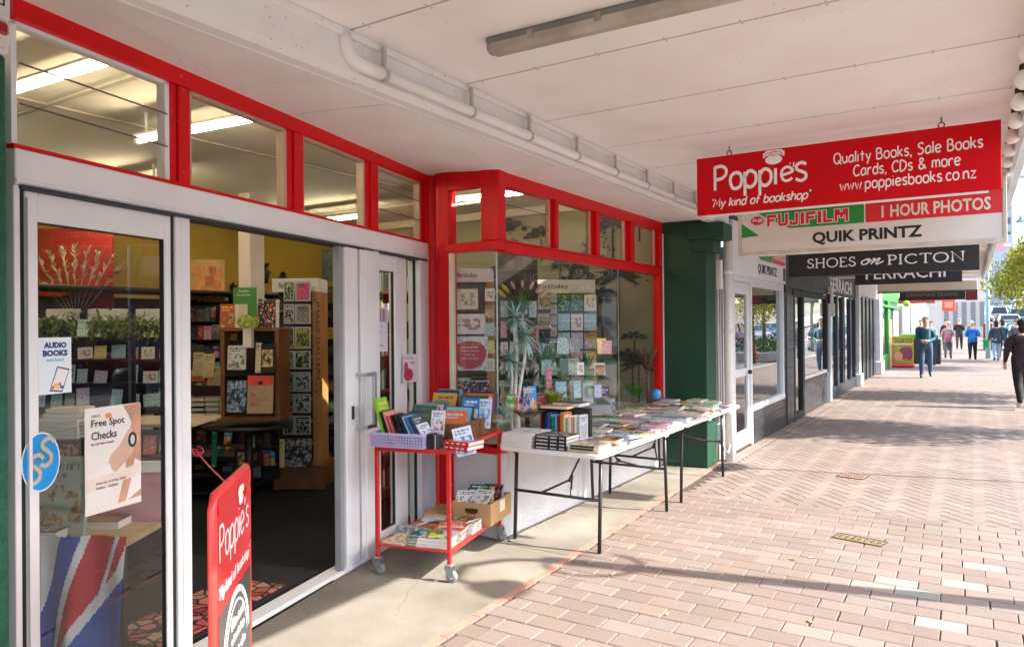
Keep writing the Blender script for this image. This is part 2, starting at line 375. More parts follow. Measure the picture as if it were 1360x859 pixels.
# ============================================================ GROUND
KX = lambda y: -2.29 - .0275*y            # line where the concrete apron ends
def hill(x, y):
    t = max(0, y-48)
    return .0 + .042*t*(1-math.exp(-t/40)) if y < 260 else .042*212
m_asph = mat('asphalt', (.16, .155, .15), .9, .2, 1.5, .3, 90)
m_kerb = mat('kerb_concrete', (.42, .4, .37), .85, .15, 3, .2, 80)
m_sand = mat('joint_sand', (.075, .056, .047), .95, .35, 18)
def pave_mat(name, per_object):
    m = bpy.data.materials.new(name); m.use_nodes = True; n, l = m.node_tree.nodes, m.node_tree.links; b = n['Principled BSDF']
    if per_object: rnd = N(n, 'ShaderNodeObjectInfo').outputs['Random']
    else: rnd = N(n, 'ShaderNodeNewGeometry').outputs['Random Per Island']
    rp = n.new('ShaderNodeValToRGB'); rp.color_ramp.interpolation = 'CONSTANT'; e = rp.color_ramp.elements
    cols = [(.186,.143,.120), (.200,.155,.130), (.174,.132,.111), (.206,.162,.138), (.184,.143,.124), (.212,.170,.146), (.192,.147,.124), (.186,.154,.136), (.172,.132,.113), (.222,.180,.154)]
    e[0].position = 0; e[0].color = (*cols[0], 1); e[1].position = .12; e[1].color = (*cols[1], 1)
    for i, c in enumerate(cols[2:]): k = e.new(.24+.1*i); k.color = (*c, 1)
    l.new(rnd, rp.inputs[0])
    ge = N(n, 'ShaderNodeNewGeometry'); ns = N(n, 'ShaderNodeTexNoise'); ns.inputs['Scale'].default_value = 130; ns.inputs['Detail'].default_value = 3
    l.new(ge.outputs['Position'], ns.inputs['Vector'])
    n2 = N(n, 'ShaderNodeTexNoise'); n2.inputs['Scale'].default_value = 1.3; n2.inputs['Detail'].default_value = 5; l.new(ge.outputs['Position'], n2.inputs['Vector'])
    k1 = mth(n, l, 'ADD', mth(n, l, 'MULTIPLY', ns.outputs['Fac'], .9), .55)
    k2 = mth(n, l, 'ADD', mth(n, l, 'MULTIPLY', n2.outputs['Fac'], .5), .75)
    k = mth(n, l, 'MULTIPLY', k1, k2)
    mx = N(n, 'ShaderNodeMix'); mx.data_type = 'RGBA'; mx.blend_type = 'MULTIPLY'; mx.inputs[0].default_value = 1
    cb = N(n, 'ShaderNodeCombineColor'); [l.new(k, cb.inputs[i]) for i in range(3)]
    l.new(rp.outputs[0], mx.inputs[6]); l.new(cb.outputs[0], mx.inputs[7])
    # dull old gum and grime spots
    n3 = N(n, 'ShaderNodeTexNoise'); n3.inputs['Scale'].default_value = 7; n3.inputs['Detail'].default_value = 6; l.new(ge.outputs['Position'], n3.inputs['Vector'])
    gr = mth(n, l, 'MULTIPLY', mth(n, l, 'GREATER_THAN', n3.outputs['Fac'], .63), .3)
    c = mixc(n, l, gr, mx.outputs[2], (.2, .16, .14))
    vo = N(n, 'ShaderNodeTexVoronoi'); vo.inputs['Scale'].default_value = 3.2; l.new(ge.outputs['Position'], vo.inputs['Vector'])
    gum = mth(n, l, 'MULTIPLY', mth(n, l, 'LESS_THAN', vo.outputs['Distance'], .045), .45); c = mixc(n, l, gum, c, (.06, .05, .045))
    n5 = N(n, 'ShaderNodeTexNoise'); n5.inputs['Scale'].default_value = .55; n5.inputs['Detail'].default_value = 7; l.new(ge.outputs['Position'], n5.inputs['Vector'])
    st = mth(n, l, 'MULTIPLY', mth(n, l, 'SUBTRACT', n5.outputs['Fac'], .5, True), 1.6, True); c = mixc(n, l, st, c, (.12, .09, .075))
    l.new(c, b.inputs['Base Color']); b.inputs['Roughness'].default_value = .82
    bp = N(n, 'ShaderNodeBump'); bp.inputs['Strength'].default_value = .35; bp.inputs['Distance'].default_value = .003
    l.new(ns.outputs['Fac'], bp.inputs['Height']); l.new(bp.outputs['Normal'], b.inputs['Normal'])
    return m
m_pave = pave_mat('paver', True); m_paves = pave_mat('paver_field', False)
m_conc = mat('apron_concrete', (.145, .127, .10), .9, .22, 1.6, .3, 120, col2=(.275, .25, .21))
m_red = mat('red_kerb_strip', (.38, .19, .145), .8, .2, 9, .2, 90)

g = MB()          # the ground as one sheet out to the horizon, rising up the hill beyond the shops
xs = [-400, -120, -40, -12, 0, 3.4, 12, 40, 120, 400]; ys = [-300, -40, 0, 30, 45, 55, 65, 80, 100, 130, 160, 200, 260, 400, 900]
vs = [(x, y, hill(x, y)-.16) for y in ys for x in xs]; nx = len(xs)
g.add(vs, [(j*nx+i, j*nx+i+1, (j+1)*nx+i+1, (j+1)*nx+i) for j in range(len(ys)-1) for i in range(nx-1)])
struct('ground', g, mat('earth', (.2, .19, .14), .95, .3, .2))
def strip(x0, x1, y0, y1, dz, step=6):
    b = MB(); n_ = max(1, int((y1-y0)/step)); vs = []
    for j in range(n_+1):
        y = y0+(y1-y0)*j/n_; vs += [(x0, y, hill(0, y)+dz), (x1, y, hill(0, y)+dz)]
    b.add(vs, [(2*j, 2*j+1, 2*j+3, 2*j+2) for j in range(n_)]); return b
rd = strip(1.7, 11.5, 20, 200, -.13); rd.add(strip(3.4, 11.5, -60, 20, -.13).v, strip(3.4, 11.5, -60, 20, -.13).f)
struct('road', rd, m_asph)
ln = MB()
for k in range(40):
    y = -30+k*5; a, b_ = hill(0, y), hill(0, y+2.4); ln.quad((6.9, y, a-.118), (7.02, y, a-.118), (7.02, y+2.4, b_-.118), (6.9, y+2.4, b_-.118))
struct('road_marking', ln, mat('road_paint', (.75, .75, .72), .7, .1, 20))
kb = MB()
for (x0, y0, y1) in ((3.4, -60, 20), (1.55, 20.15, 200)):
    n_ = int((y1-y0)/4)
    for j in range(n_):
        a, c = y0+(y1-y0)*j/n_, y0+(y1-y0)*(j+1)/n_-.01; z0, z1 = hill(0, a), hill(0, c)
        kb.add([(x0, a, z0-.2), (x0+.15, a, z0-.2), (x0+.15, c, z1-.2), (x0, c, z1-.2), (x0, a, z0+.003), (x0+.15, a, z0+.003), (x0+.15, c, z1+.003), (x0, c, z1+.003)], [(0,3,2,1),(4,5,6,7),(0,1,5,4),(1,2,6,5),(2,3,7,6),(3,0,4,7)])
kb.box(1.55, 3.55, 20, 20.15, -.2, .003)
struct('kerb', kb, m_kerb)
b = strip(11.5, 11.65, -60, 200, .003); b.add(strip(11.65, 17, -60, 200, 0).v, strip(11.65, 17, -60, 200, 0).f); struct('far_pavement', b, m_kerb)

# bed of sand under the pavers, then the pavers themselves
b = MB(); b.quad((-3.2, -4, -.009), (3.4, -4, -.009), (3.4, 20, -.009), (-3.2, 20, -.009)); pav = struct('pavement', b, m_sand)
def paver_mesh(L, W):
    b = MB(); h, c = .011, .004
    x, y = L/2, W/2
    vs = [(-x,-y,-h),(x,-y,-h),(x,y,-h),(-x,y,-h),(-x,-y,-c),(x,-y,-c),(x,y,-c),(-x,y,-c),(-x+c,-y+c,0),(x-c,-y+c,0),(x-c,y-c,0),(-x+c,y-c,0)]
    fs = [(8,9,10,11)] + [(i, (i+1) % 4, 4+(i+1) % 4, 4+i) for i in range(4)] + [(4+i, 4+(i+1) % 4, 8+(i+1) % 4, 8+i) for i in range(4)]
    b.add(vs, fs); return b
PL, PW, PG = .238, .146, .005
pm = paver_mesh(PL, PW).mesh('paver', m_pave); XF['pavement'] = Matrix()
cells = []; j = 0; y = .6
while y < 6.86:
    x = KX(y)+.075 + (0 if j % 2 else PL/2+PG/2)
    cells.append((KX(y)+.075+(PL/4 if j % 2 == 0 else 0), y, j, 'half' if j % 2 == 0 else None))
    while x < 3.3:
        if j % 2 == 0 or True: cells.append((x+PL/2+(0), y, j, None))
        x += PL+PG
    y += PW+PG; j += 1
full = [(c[0]+random.uniform(-.002, .002), c[1]+random.uniform(-.0015, .0015)) for c in cells if c[3] is None]
halfs = [c for c in cells if c[3]]
def infr(p):       # inside the picture?
    d = Vector((p[0], p[1], -CAM_H)); z = d.dot(_fw)
    if z < .5: return None
    px, py = 680+969*d.dot(CR)/z, 429.5-969*d.dot(CU)/z
    return z if (540 < px < 1375 and py < 875) else None
vis = sorted([p for p in full if infr(p)], key=infr)
near = set(vis[:285]); stuffb = MB()
bm_full = paver_mesh(PL, PW)
SPECIAL = {}
for p in full:
    rz = random.uniform(-.008, .008); dz = random.uniform(-.0012, .0012)
    if p in near:
        o = bpy.data.objects.new('paver', pm); COL.objects.link(o); o.parent = pav; o.location = (p[0], p[1], dz); o.rotation_euler.z = rz
        SPECIAL[p] = o
    else:
        M = Matrix.Translation((p[0], p[1], dz)) @ Matrix.Rotation(rz, 4, 'Z'); stuffb.add([M @ v for v in bm_full.v], bm_full.f)
hb = paver_mesh(PL/2-.004, PW)
for c in halfs:
    stuffb.add([v+Vector((c[0], c[1], 0)) for v in hb.v], hb.f)
# the few newer pavers: pale cream and pale green-grey
for (tx, ty, col) in ((-.05, 4.56, (.33, .265, .22)), (-.42, 5.03, (.235, .24, .21)), (-.28, 4.9, (.225, .235, .21)), (-.1, 5.2, (.32, .255, .215)), (.02, 5.75, (.32, .255, .215)), (-.5, 5.0, (.28, .225, .195))):
    p = min(SPECIAL, key=lambda q: (q[0]-tx)**2+(q[1]-ty)**2); o = SPECIAL.pop(p)
    me = pm.copy(); me.materials.clear(); me.materials.append(mat('newer_paver_%g_%g' % (tx, ty), col, .8, .1, 40, .25, 160)); o.data = me
# herringbone field further along
HL, HW = .232, .116
hbm = paver_mesh(HL-.004, HW-.004)
y_b = 6.93; cs = math.cos(PI/4)
y1max = 20.0
def herring():
    # lying brick on cells 0,1 and upright brick on cells 2,3 of the lattice (1,1),(4,0)
    out = []
    for i in range(-160, 161):
        for j in range(-48, 49):
            ox, oy = i + 4*j, i
            out.append((ox+1, oy+.5, 0)); out.append((ox+2.5, oy, 1))
    return out
for (u, v, t) in herring():
    u *= HW; v *= HW
    x = (u*cs - v*cs); yy = (u*cs + v*cs)
    x += 0; yy += 9
    if not (KX(yy)+.12 < x < 3.3 and y_b-.12 < yy < y1max): continue
    if yy > 8.3 and x < -2.32: continue
    M = Matrix.Translation((x, yy, -.0035+random.uniform(-.0003, .0003))) @ Matrix.Rotation(PI/4 + (PI/2 if t else 0), 4, 'Z')
    stuffb.add([M @ q for q in hbm.v], hbm.f)
# soldier course along the shops beyond the apron
yy = 8.35
while yy < 20:
    M = Matrix.Translation((-2.42, yy, 0)); c = paver_mesh(.145, .2); stuffb.add([M @ q for q in c.v], c.f); yy += .206
part('paver_field', stuffb, m_paves, pav, kind='stuff')
# beyond: pavers too small to tell apart
def far_pave():
    m = bpy.data.materials.new('far_paving'); m.use_nodes = True; n, l = m.node_tree.nodes, m.node_tree.links; b = n['Principled BSDF']
    ge = N(n, 'ShaderNodeNewGeometry'); br = N(n, 'ShaderNodeTexBrick'); br.inputs['Scale'].default_value = 1
    br.inputs['Brick Width'].default_value = .25; br.inputs['Row Height'].default_value = .15; br.inputs['Mortar Size'].default_value = .006
    br.inputs['Color1'].default_value = (.222, .178, .156, 1); br.inputs['Color2'].default_value = (.178, .137, .117, 1); br.inputs['Mortar'].default_value = (.15, .12, .1, 1)
    l.new(ge.outputs['Position'], br.inputs['Vector']); l.new(br.outputs['Color'], b.inputs['Base Color']); b.inputs['Roughness'].default_value = .85; return m
struct('far_footpath', strip(-3.2, 1.55, 20.002, 200, 0), far_pave())
# concrete apron in front of the bookshop and its red edge strip
def apron(mb, y0, y1):
    mb.add([(-4.6, y0, 0), (KX(y0), y0, 0), (KX(y1), y1, 0), (-4.6, y1, 0)], [(0, 1, 2, 3)])
b = MB(); ys_ = [-4, 1.95, 4.55, 6.6, 8.07]
for a, c in zip(ys_, ys_[1:]):
    b.prism([(-4.6, a+.004), (KX(a), a+.004), (KX(c), c-.004), (-4.6, c-.004)], -.03, .002)
struct('concrete_apron', b, m_conc)
b = MB(); y = -1
while y < 8.3:
    L_ = .31; b.prism([(KX(y)+.003, y), (KX(y)+.052, y), (KX(y+L_)+.052, y+L_-.006), (KX(y+L_)+.003, y+L_-.006)], -.02, .003); y += L_
struct('edging_strip', b, m_red)
# two small iron service covers let into the pavers
m_brass = mat('rusty_brass', (.32, .24, .12), .55, .4, 30, .5, 120, metal=.6)
m_iron = mat('cover_recess', (.06, .05, .04), .8, .3, 30)
for (x, y, w_, d_, lab, mm) in ((-.72, 5.98, .33, .13, 'worn brass service cover lettered across its plate, set in the near paving', m_brass), (-1.07, 8.42, .24, .2, 'small rusty red service cover in the herringbone paving further along', mat('rusty_cover', (.36, .2, .14), .7, .4, 30, .4, 100, metal=.3))):
    t = thing('service_cover', lab, 'drain cover', (x, y, 0), R(-12))
    b = MB(); b.cbox(-w_/2, w_/2, -d_/2, d_/2, -.008, .004, .002); part('plate', b, mm, t, True)
    b = MB()
    for sx in (-1, 1): b.box(sx*(w_/2+.002), sx*(w_/2+.012), -d_/2-.012, d_/2+.012, -.008, .006); b.box(-w_/2, w_/2, sx*(d_/2+.002), sx*(d_/2+.012), -.008, .006)
    part('rim', b, m_iron, t, True)
    b = MB()
    for k in range(7):
        xx = -w_/2+.03+k*(w_-.06)/6; b.box(xx-.006, xx+.006, -d_*.28, d_*.28, .004, .007); b.box(xx-.012, xx+.012, -.004, .004, .004, .0068)
    part('raised_pattern', b, m_iron, t, True)
# fallen leaves
lf = mat('dry_leaf', (.62, .42, .2), .7, .2, 30)
for i, (x, y, place) in enumerate(((-1.98, 4.35, 'near the first table leg'), (-1.05, 5.25, 'left of the brass cover'), (-.95, 5.35, 'beside the brass cover'), (-1.45, 3.9, 'in the middle of the near paving'), (-.75, 4.2, 'low in the near paving'), )):
    b = MB(); s_ = random.uniform(.014, .022); pts = [(0, -s_*1.4), (s_*.6, -s_*.4), (s_*.5, s_*.6), (0, s_*1.3), (-s_*.5, s_*.5), (-s_*.6, -s_*.5)]
    b.add([(p[0]*math.cos(i)-p[1]*math.sin(i)+x, p[0]*math.sin(i)+p[1]*math.cos(i)+y, .004+.006*(k % 2)) for k, p in enumerate(pts)], [(0, 1, 2, 3), (0, 3, 4, 5)])
    solo('fallen_leaf', b, lf, 'small dry fallen leaf ' + place, 'leaf', 'dry leaves on the ground', (x, y, 0))

b = MB(); rnd = random.Random(2)
for (x0, y0, dx, dy, n_) in ((-2.75, 3.1, -.03, .05, 16), (-2.5, 5.2, -.03, .02, 14), (-2.95, 2.7, .06, .02, 9), (-2.6, 6.9, -.035, .03, 9)):
    x, y = x0, y0
    for i in range(n_):
        x2, y2 = x+dx+rnd.uniform(-.02, .02), y+dy+rnd.uniform(-.02, .02); w_ = .0012; b.quad((x-w_, y, .0028), (x+w_, y, .0028), (x2+w_, y2, .0028), (x2-w_, y2, .0028)); x, y = x2, y2
struct('apron_cracks', b, mat('crack_dark', (.06, .05, .04), .95))
# ============================================================ BOOKSHOP
RED, WHITE = 'c4000c', 'e8e8ea'
def chipped(m, chip, thr=.70, scale=55, amt=.8):
    n, l = m.node_tree.nodes, m.node_tree.links; b = n['Principled BSDF']; ge = N(n, 'ShaderNodeNewGeometry'); ns = N(n, 'ShaderNodeTexNoise'); ns.inputs['Scale'].default_value = scale; ns.inputs['Detail'].default_value = 2
    n2 = N(n, 'ShaderNodeTexNoise'); n2.inputs['Scale'].default_value = 2.5; n2.inputs['Detail'].default_value = 3
    l.new(ge.outputs['Position'], ns.inputs['Vector']); l.new(ge.outputs['Position'], n2.inputs['Vector'])
    k = mth(n, l, 'MULTIPLY', mth(n, l, 'GREATER_THAN', ns.outputs['Fac'], thr), mth(n, l, 'GREATER_THAN', n2.outputs['Fac'], .48))
    src = b.inputs['Base Color'].links[0].from_socket; c = mixc(n, l, mth(n, l, 'MULTIPLY', k, amt), src, chip); l.new(c, b.inputs['Base Color']); return m
m_redp = mat('red_gloss_paint', (.66, .003, .006), .36, .08, 5, .12, 40, spec=.3)
m_alu = mat('anodised_aluminium', (.82, .83, .845), .36, .05, 3, .03, 80)
m_alud = mat('dark_aluminium_channel', (.035, .036, .04), .5, .2, 10)
m_white = mat('white_gloss_paint', (.78, .76, .74), .5, .06, 3, .08, 50)
m_soff = mat('soffit_paint', (.80, .765, .75), .75, .1, 1.7, .12, 25, col2=(.87, .855, .85))
m_render = mat('white_roughcast', (.74, .74, .76), .9, .06, 4, .9, 140)
m_green = mat('dark_green_paint', (.005, .055, .028), .55, .15, 4, .25, 40)
m_greenr = mat('green_roughcast', (.02, .13, .08), .7, .25, 20, 1.0, 120)
m_seal = mat('black_rubber', (.015, .015, .017), .6, .1, 10)
m_glass = glass('window_glass', (.93, .95, .94), 1.5, 1.5)
m_glass_up = glass('transom_glass', (.97, .96, .92), 1.45, 1.0)
m_edge = mat('glass_edge', (.25, .42, .36), .25, .05, 5)
m_ceil = mat('interior_ceiling', (.78, .73, .60), .8, .05, 1)
m_yel = mat('ochre_wall', (.46, .30, .035), .8, .08, 1.5)
m_cream = mat('cream_wall', (.72, .66, .5), .8, .05, 1.5)
m_carpet = mat('dark_carpet', (.004, .0038, .0038), .95, .3, 12, .5, 160)
chipped(m_redp, (.45, .2, .17)); chipped(m_white, (.35, .3, .26), .69); chipped(m_soff, (.60, .50, .41), .62, 1.3, .10); chipped(m_soff, (.42, .34, .3), .71, 40, .6); chipped(m_green, (.12, .16, .14), .70)
m_tim = mat('orange_pine', (.42, .20, .065), .5, .2, 4, .2, 40)
m_wood = mat('brown_wood', (.20, .075, .022), .5, .25, 5, .2, 40)
m_dwood = mat('dark_wood', (.022, .012, .008), .5, .25, 5, .2, 40)
m_tube = mat('lit_tube', (1.0, .88, .66), .5, 0, emit=12)

EA = math.atan2(.9756, -.2195); EO = (-3.303, 2.5, 0)
shop = thing('bookshop', 'red framed bookshop front with open aluminium doors and angled corner window', 'shop', (0, 0, 0))
# everything at the angled entrance is built in its own frame: x along the entrance, y inward
EM = Matrix.Translation(EO) @ Matrix.Rotation(EA, 4, 'Z')
def epart(name, fn, mats, parent=shop, bev=0, label=None):
    b = MB(); fn(b); b.v = [EM @ v for v in b.v]; return part(name, b, mats, parent, bev=bev, label=label)
def EW(s, y, z): return EM @ Vector((s, y, z))
S0, S1 = -1.215, 2.335
epart('head_beam', lambda b: b.cbox(S0, 2.42, -.022, .09, 2.785, 2.90, .006), m_redp)
epart('red_bead', lambda b: b.box(S0, S1, -.012, .03, 2.302, 2.318), m_redp)
epart('transom_beam', lambda b: (b.cbox(S0, S1, -.02, .10, 2.165, 2.30, .004), b.cbox(S0, S1, -.026, -.018, 2.172, 2.185, .002)), m_alu)
epart('door_track', lambda b: (b.box(S0+.02, S1-.1, -.03, .08, 2.150, 2.1645)), m_alud)
# red mullions between the high windows
for (a, c) in ((-.452, -.332), (.435, .585), (1.312, 1.478), (2.176, 2.345)):
    w3 = (c-a)
    epart('window_mullion', lambda b: (b.cbox(a+.0, a+w3*.38, .0, .03, 2.318, 2.784, .003), b.cbox(a+w3*.40, c, -.015, .03, 2.302, 2.784, .005)), m_redp)
hw = [(-1.215, -.452), (-.332, .435), (.585, 1.312), (1.478, 2.176)]
for i, (a, c) in enumerate(hw):
    wf = epart('high_window', lambda b: (b.box(a, a+.022, .0, .05, 2.319, 2.784), b.box(c-.026, c, .0, .05, 2.319, 2.784), b.box(a, c, .0, .05, 2.769, 2.784)), mat('bare_window_timber', (.5, .36, .26), .6, .15, 6) if i else m_alu)
    if i in (0, 3):      # louvred windows: three sloping blades each
        for k in range(3):
            z0 = 2.318+k*.152
            epart('louvre_blade', lambda b: b.add([(a+.022, -.012, z0), (c-.026, -.012, z0), (c-.026, -.006, z0), (a+.022, -.006, z0), (a+.022, .03, z0+.165), (c-.026, .03, z0+.165), (c-.026, .036, z0+.165), (a+.022, .036, z0+.165)], [(0,1,5,4),(3,7,6,2),(0,3,2,1),(4,5,6,7),(0,4,7,3),(1,2,6,5)]), m_glass_up, wf)
            if k: epart('blade_edge', lambda b: b.box(a+.022, c-.026, -.016, -.0125, z0-.002, z0+.005), mat('dirty_glass_edge', (.12, .11, .08), .4, .2, 10), wf)
    else:
        epart('glass_pane', lambda b: b.box(a+.022, c-.026, .02, .026, 2.319, 2.769), m_glass_up, wf)
# fixed and sliding door leaves
def leaf(a, c, y0, y1, z1=2.149, st0=.06, st1=.05, name='sliding_door', zt=2.036):
    lf_ = epart(name, lambda b: (b.cbox(a, a+st0, y0, y1, .02, z1, .003), b.cbox(c-st1, c, y0, y1, .02, z1, .003), b.cbox(a+st0, c-st1, y0+.001, y1-.001, zt, z1, .003), b.cbox(a+st0, c-st1, y0+.001, y1-.001, .02, .13, .003)), m_alu)
    epart('glass_pane', lambda b: b.box(a+st0, c-st1, (y0+y1)/2-.003, (y0+y1)/2+.003, .13, zt), m_glass, lf_)
    epart('gasket', lambda b: [b.box(x0, x1, (y0+y1)/2-.011, (y0+y1)/2+.011, z0, z1) for x0, x1, z0, z1 in ((a+st0, a+st0+.005, .13, zt), (c-st1-.005, c-st1, .13, zt), (a+st0+.005, c-st1-.005, zt-.006, zt), (a+st0+.005, c-st1-.005, .13, .136))], m_seal, lf_)
    return lf_
epart('frame_post', lambda b: (b.cbox(S0, -1.19, -.01, .09, .02, 2.164, .003), b.box(-1.168, -1.155, -.02, -.006, .02, 2.12)), m_alu)
epart('frame_post', lambda b: b.box(-1.19, -1.17, -.0, .06, .02, 2.149), m_seal)
d1 = leaf(-1.168, -.452, -.005, .03, st0=.052, st1=.038)
epart('frame_post', lambda b: (b.box(-.450, -.432, .0, .05, .02, 2.149)), m_seal)
epart('frame_post', lambda b: (b.cbox(-.43, -.338, -.012, .05, .02, 2.164, .003), b.cbox(-.40, -.395, -.016, -.011, .02, 2.15, .001)), m_alu)
epart('frame_post', lambda b: (b.cbox(.955, .985, -.02, .03, .02, 2.15, .003), b.box(.985, 1.005, .01, .05, .02, 2.15)), mat('grey_aluminium', (.30, .31, .33), .4, .1, 5))
epart('frame_post', lambda b: (b.cbox(1.006, 1.165, -.03, .05, .02, 2.15, .004)), m_alu)
epart('frame_post', lambda b: (b.box(1.166, 1.195, .0, .05, .02, 2.15)), m_seal)
epart('frame_post', lambda b: (b.cbox(1.196, 1.245, -.03, .04, .02, 2.15, .003), b.cbox(1.2455, 1.385, -.04, .04, .02, 2.15, .003), b.cbox(1.386, 1.455, -.03, .05, .02, 2.164, .003)), m_alu)
d2 = leaf(1.457, 1.80, -.0, .05, st0=.008, st1=.06, zt=2.03)
epart('frame_post', lambda b: (b.cbox(1.801, 1.96, .02, .09, .02, 2.149, .003)), m_alu)
epart('sidelight', lambda b: b.box(1.96, 2.12, .03, .036, .03, 2.149), m_glass)
epart('frame_post', lambda b: (b.box(1.96, 1.968, .022, .045, .02, 2.149), b.box(2.112, 2.12, .022, .045, .02, 2.149)), m_seal)
epart('frame_post', lambda b: (b.cbox(2.12, S1, -.02, .09, .02, 2.164, .004)), m_alu)
hd = epart('door_handle', lambda b: (b.cbox(1.215, 1.245, -.125, -.100, .93, 1.31, .004), b.cbox(1.12, 1.244, -.124, -.103, 1.285, 1.309, .003), b.cbox(1.12, 1.244, -.124, -.103, .932, .957, .003), b.cbox(1.12, 1.135, -.104, -.032, 1.287, 1.307, .003), b.cbox(1.12, 1.135, -.104, -.032, .934, .955, .003)), mat('brushed_steel', (.5, .5, .52), .3, .1, 20, metal=.9))
epart('lock_plate', lambda b: b.cbox(1.07, 1.10, -.036, -.03, 1.0, 1.09, .002), m_alud)
epart('threshold', lambda b: (b.cbox(S0, S1, -.035, .10, .0025, .022, .004), b.cbox(S0, 1.2, -.02, -.012, .022, .028, .001)), m_alu)
# corner post and return window
P0, P1 = (-3.86, 4.86), (-3.03, 4.63)
def zt_(x): return 2.78+.09*max(0, min(1, (-3.03-x)/.8))
cp = MB()
cp.prism([(-3.845, 4.70), (-3.76, 4.73), (-3.70, 4.79), (-3.72, 4.86), (-3.88, 4.90)], 0.0, 2.90)
cp.prism([(-3.70, 4.715), (-3.66, 4.67), (-3.61, 4.675), (-3.61, 4.80), (-3.70, 4.82)], 0.0, 2.90)
cp.prism([(-3.612, 4.645), (-3.505, 4.63), (-3.505, 4.74), (-3.612, 4.76)], 0.0, 2.88)
part('corner_post', cp, m_redp, shop, bev=.006)
b = MB(); b.cbox(-3.503, -3.10, 4.625, 4.70, 2.69, 2.85, .005); part('return_head', b, m_redp, shop)
b = MB(); b.cbox(-3.503, -3.005, 4.59, 4.70, 2.195, 2.265, .006); part('return_rail', b, m_redp, shop)
b = MB(); b.cbox(-3.175, -3.005, 4.60, 4.70, 2.2655, 2.83, .006); part('corner_block', b, m_redp, shop)
b = MB(); b.box(-3.503, -3.175, 4.655, 4.661, 2.265, 2.69); wf = part('high_window', b, m_glass_up, shop)
b = MB(); b.cbox(-3.503, -3.03, 4.60, 4.72, .645, .70, .004); part('return_sill', b, m_redp, shop)
b = MB(); b.box(-3.50, -3.046, 4.650, 4.656, .70, 2.194); part('return_window', b, m_glass, shop)
b = MB(); b.box(-3.503, -3.478, 4.63, 4.68, .70, 2.194); part('window_bead', b, mat('cream_bead', (.75, .68, .55), .5), shop)
b = MB(); b.prism([(-3.83, 4.72), (-3.03, 4.615), (-3.03, 4.75), (-3.83, 4.84)], .0, .644); part('return_wall', b, m_render, shop)
# bay front
BX = -3.03
b = MB(); b.box(BX-.13, BX, 4.752, 5.915, .0, .66); b.box(BX-.13, BX, 5.923, 8.066, .0, .66); part('bay_wall', b, m_render, shop)
b = MB(); b.cbox(BX-.002, BX+.012, 4.60, 4.66, 0, .655, .003); part('wall_trim', b, mat('grey_trim', (.55, .57, .62), .6, .1, 5), shop)
b = MB(); b.box(BX-.1, BX-.004, 5.915, 5.923, 0, .65); part('wall_joint', b, mat('grey_trim', (.55, .57, .62), .6, .1, 5), shop)
b = MB(); b.cbox(BX-.10, BX+.045, 4.58, 8.066, .661, .70, .005); part('bay_sill', b, m_redp, shop)
b = MB(); b.cbox(BX-.09, BX+.02, 4.702, 8.066, 2.185, 2.262, .006); b.cbox(BX-.07, BX+.028, 4.702, 8.066, 2.262, 2.274, .003); part('bay_rail', b, m_redp, shop)
b = MB(); b.cbox(BX-.09, BX+.022, 4.701, 8.066, 2.695, 2.83, .006); part('bay_head', b, m_redp, shop)
for (a, c) in ((5.475, 5.56), (6.262, 6.39), (7.07, 7.24), (7.925, 8.066)):
    b = MB(); b.cbox(BX-.07, BX-.02, a, a+(c-a)*.4, 2.275, 2.694, .003); b.cbox(BX-.08, BX+.018, a+(c-a)*.42, c, 2.275, 2.694, .004); part('window_mullion', b, m_redp, shop)
for i, (a, c) in enumerate(((4.702, 5.475), (5.56, 6.262), (6.39, 7.07), (7.24, 7.925))):
    b = MB(); b.box(BX-.05, BX-.025, c-.024, c, 2.275, 2.694); b.box(BX-.05, BX-.025, a, c-.024, 2.275, 2.285); wf = part('high_window', b, mat('bare_window_timber', (.5, .36, .26), .6), shop)
    if i == 0:
        for k in range(3):
            z0 = 2.285+k*.135; b = MB(); b.add([(BX-.02, a, z0), (BX-.02, c-.025, z0), (BX-.026, c-.025, z0), (BX-.026, a, z0), (BX-.05, a, z0+.147), (BX-.05, c-.025, z0+.147), (BX-.056, c-.025, z0+.147), (BX-.056, a, z0+.147)], [(0,1,5,4),(3,7,6,2),(0,3,2,1),(4,5,6,7),(0,4,7,3),(1,2,6,5)]); part('louvre_blade', b, m_glass_up, wf)
            if k: b = MB(); b.box(BX-.019, BX-.016, a, c-.025, z0-.002, z0+.004); part('blade_edge', b, mat('dirty_glass_edge', (.12, .11, .08), .4), wf)
    else: b = MB(); b.box(BX-.045, BX-.039, a, c-.024, 2.285, 2.694); part('glass_pane', b, m_glass_up, wf)
for (a, c) in ((4.657, 6.905), (6.911, 7.955)):
    b = MB(); b.box(BX-.036, BX-.030, a, c, .701, 2.184); part('display_window', b, m_glass, shop)
b = MB(); b.box(BX-.036, BX-.030, 6.905, 6.911, .701, 2.184); b.box(BX-.040, BX-.030, 4.650, 4.656, .701, 2.184); part('glass_joint', b, mat('silicone_joint', (.6, .66, .64), .4), shop)
b = MB(); b.cbox(BX-.06, BX+.016, 7.957, 8.066, .701, 2.184, .004); part('bay_jamb', b, m_redp, shop)
b = MB(); b.cbox(BX+.018, BX+.03, 8.045, 8.068, .1, 2.66, .003); part('jamb_trim', b, m_white, shop)
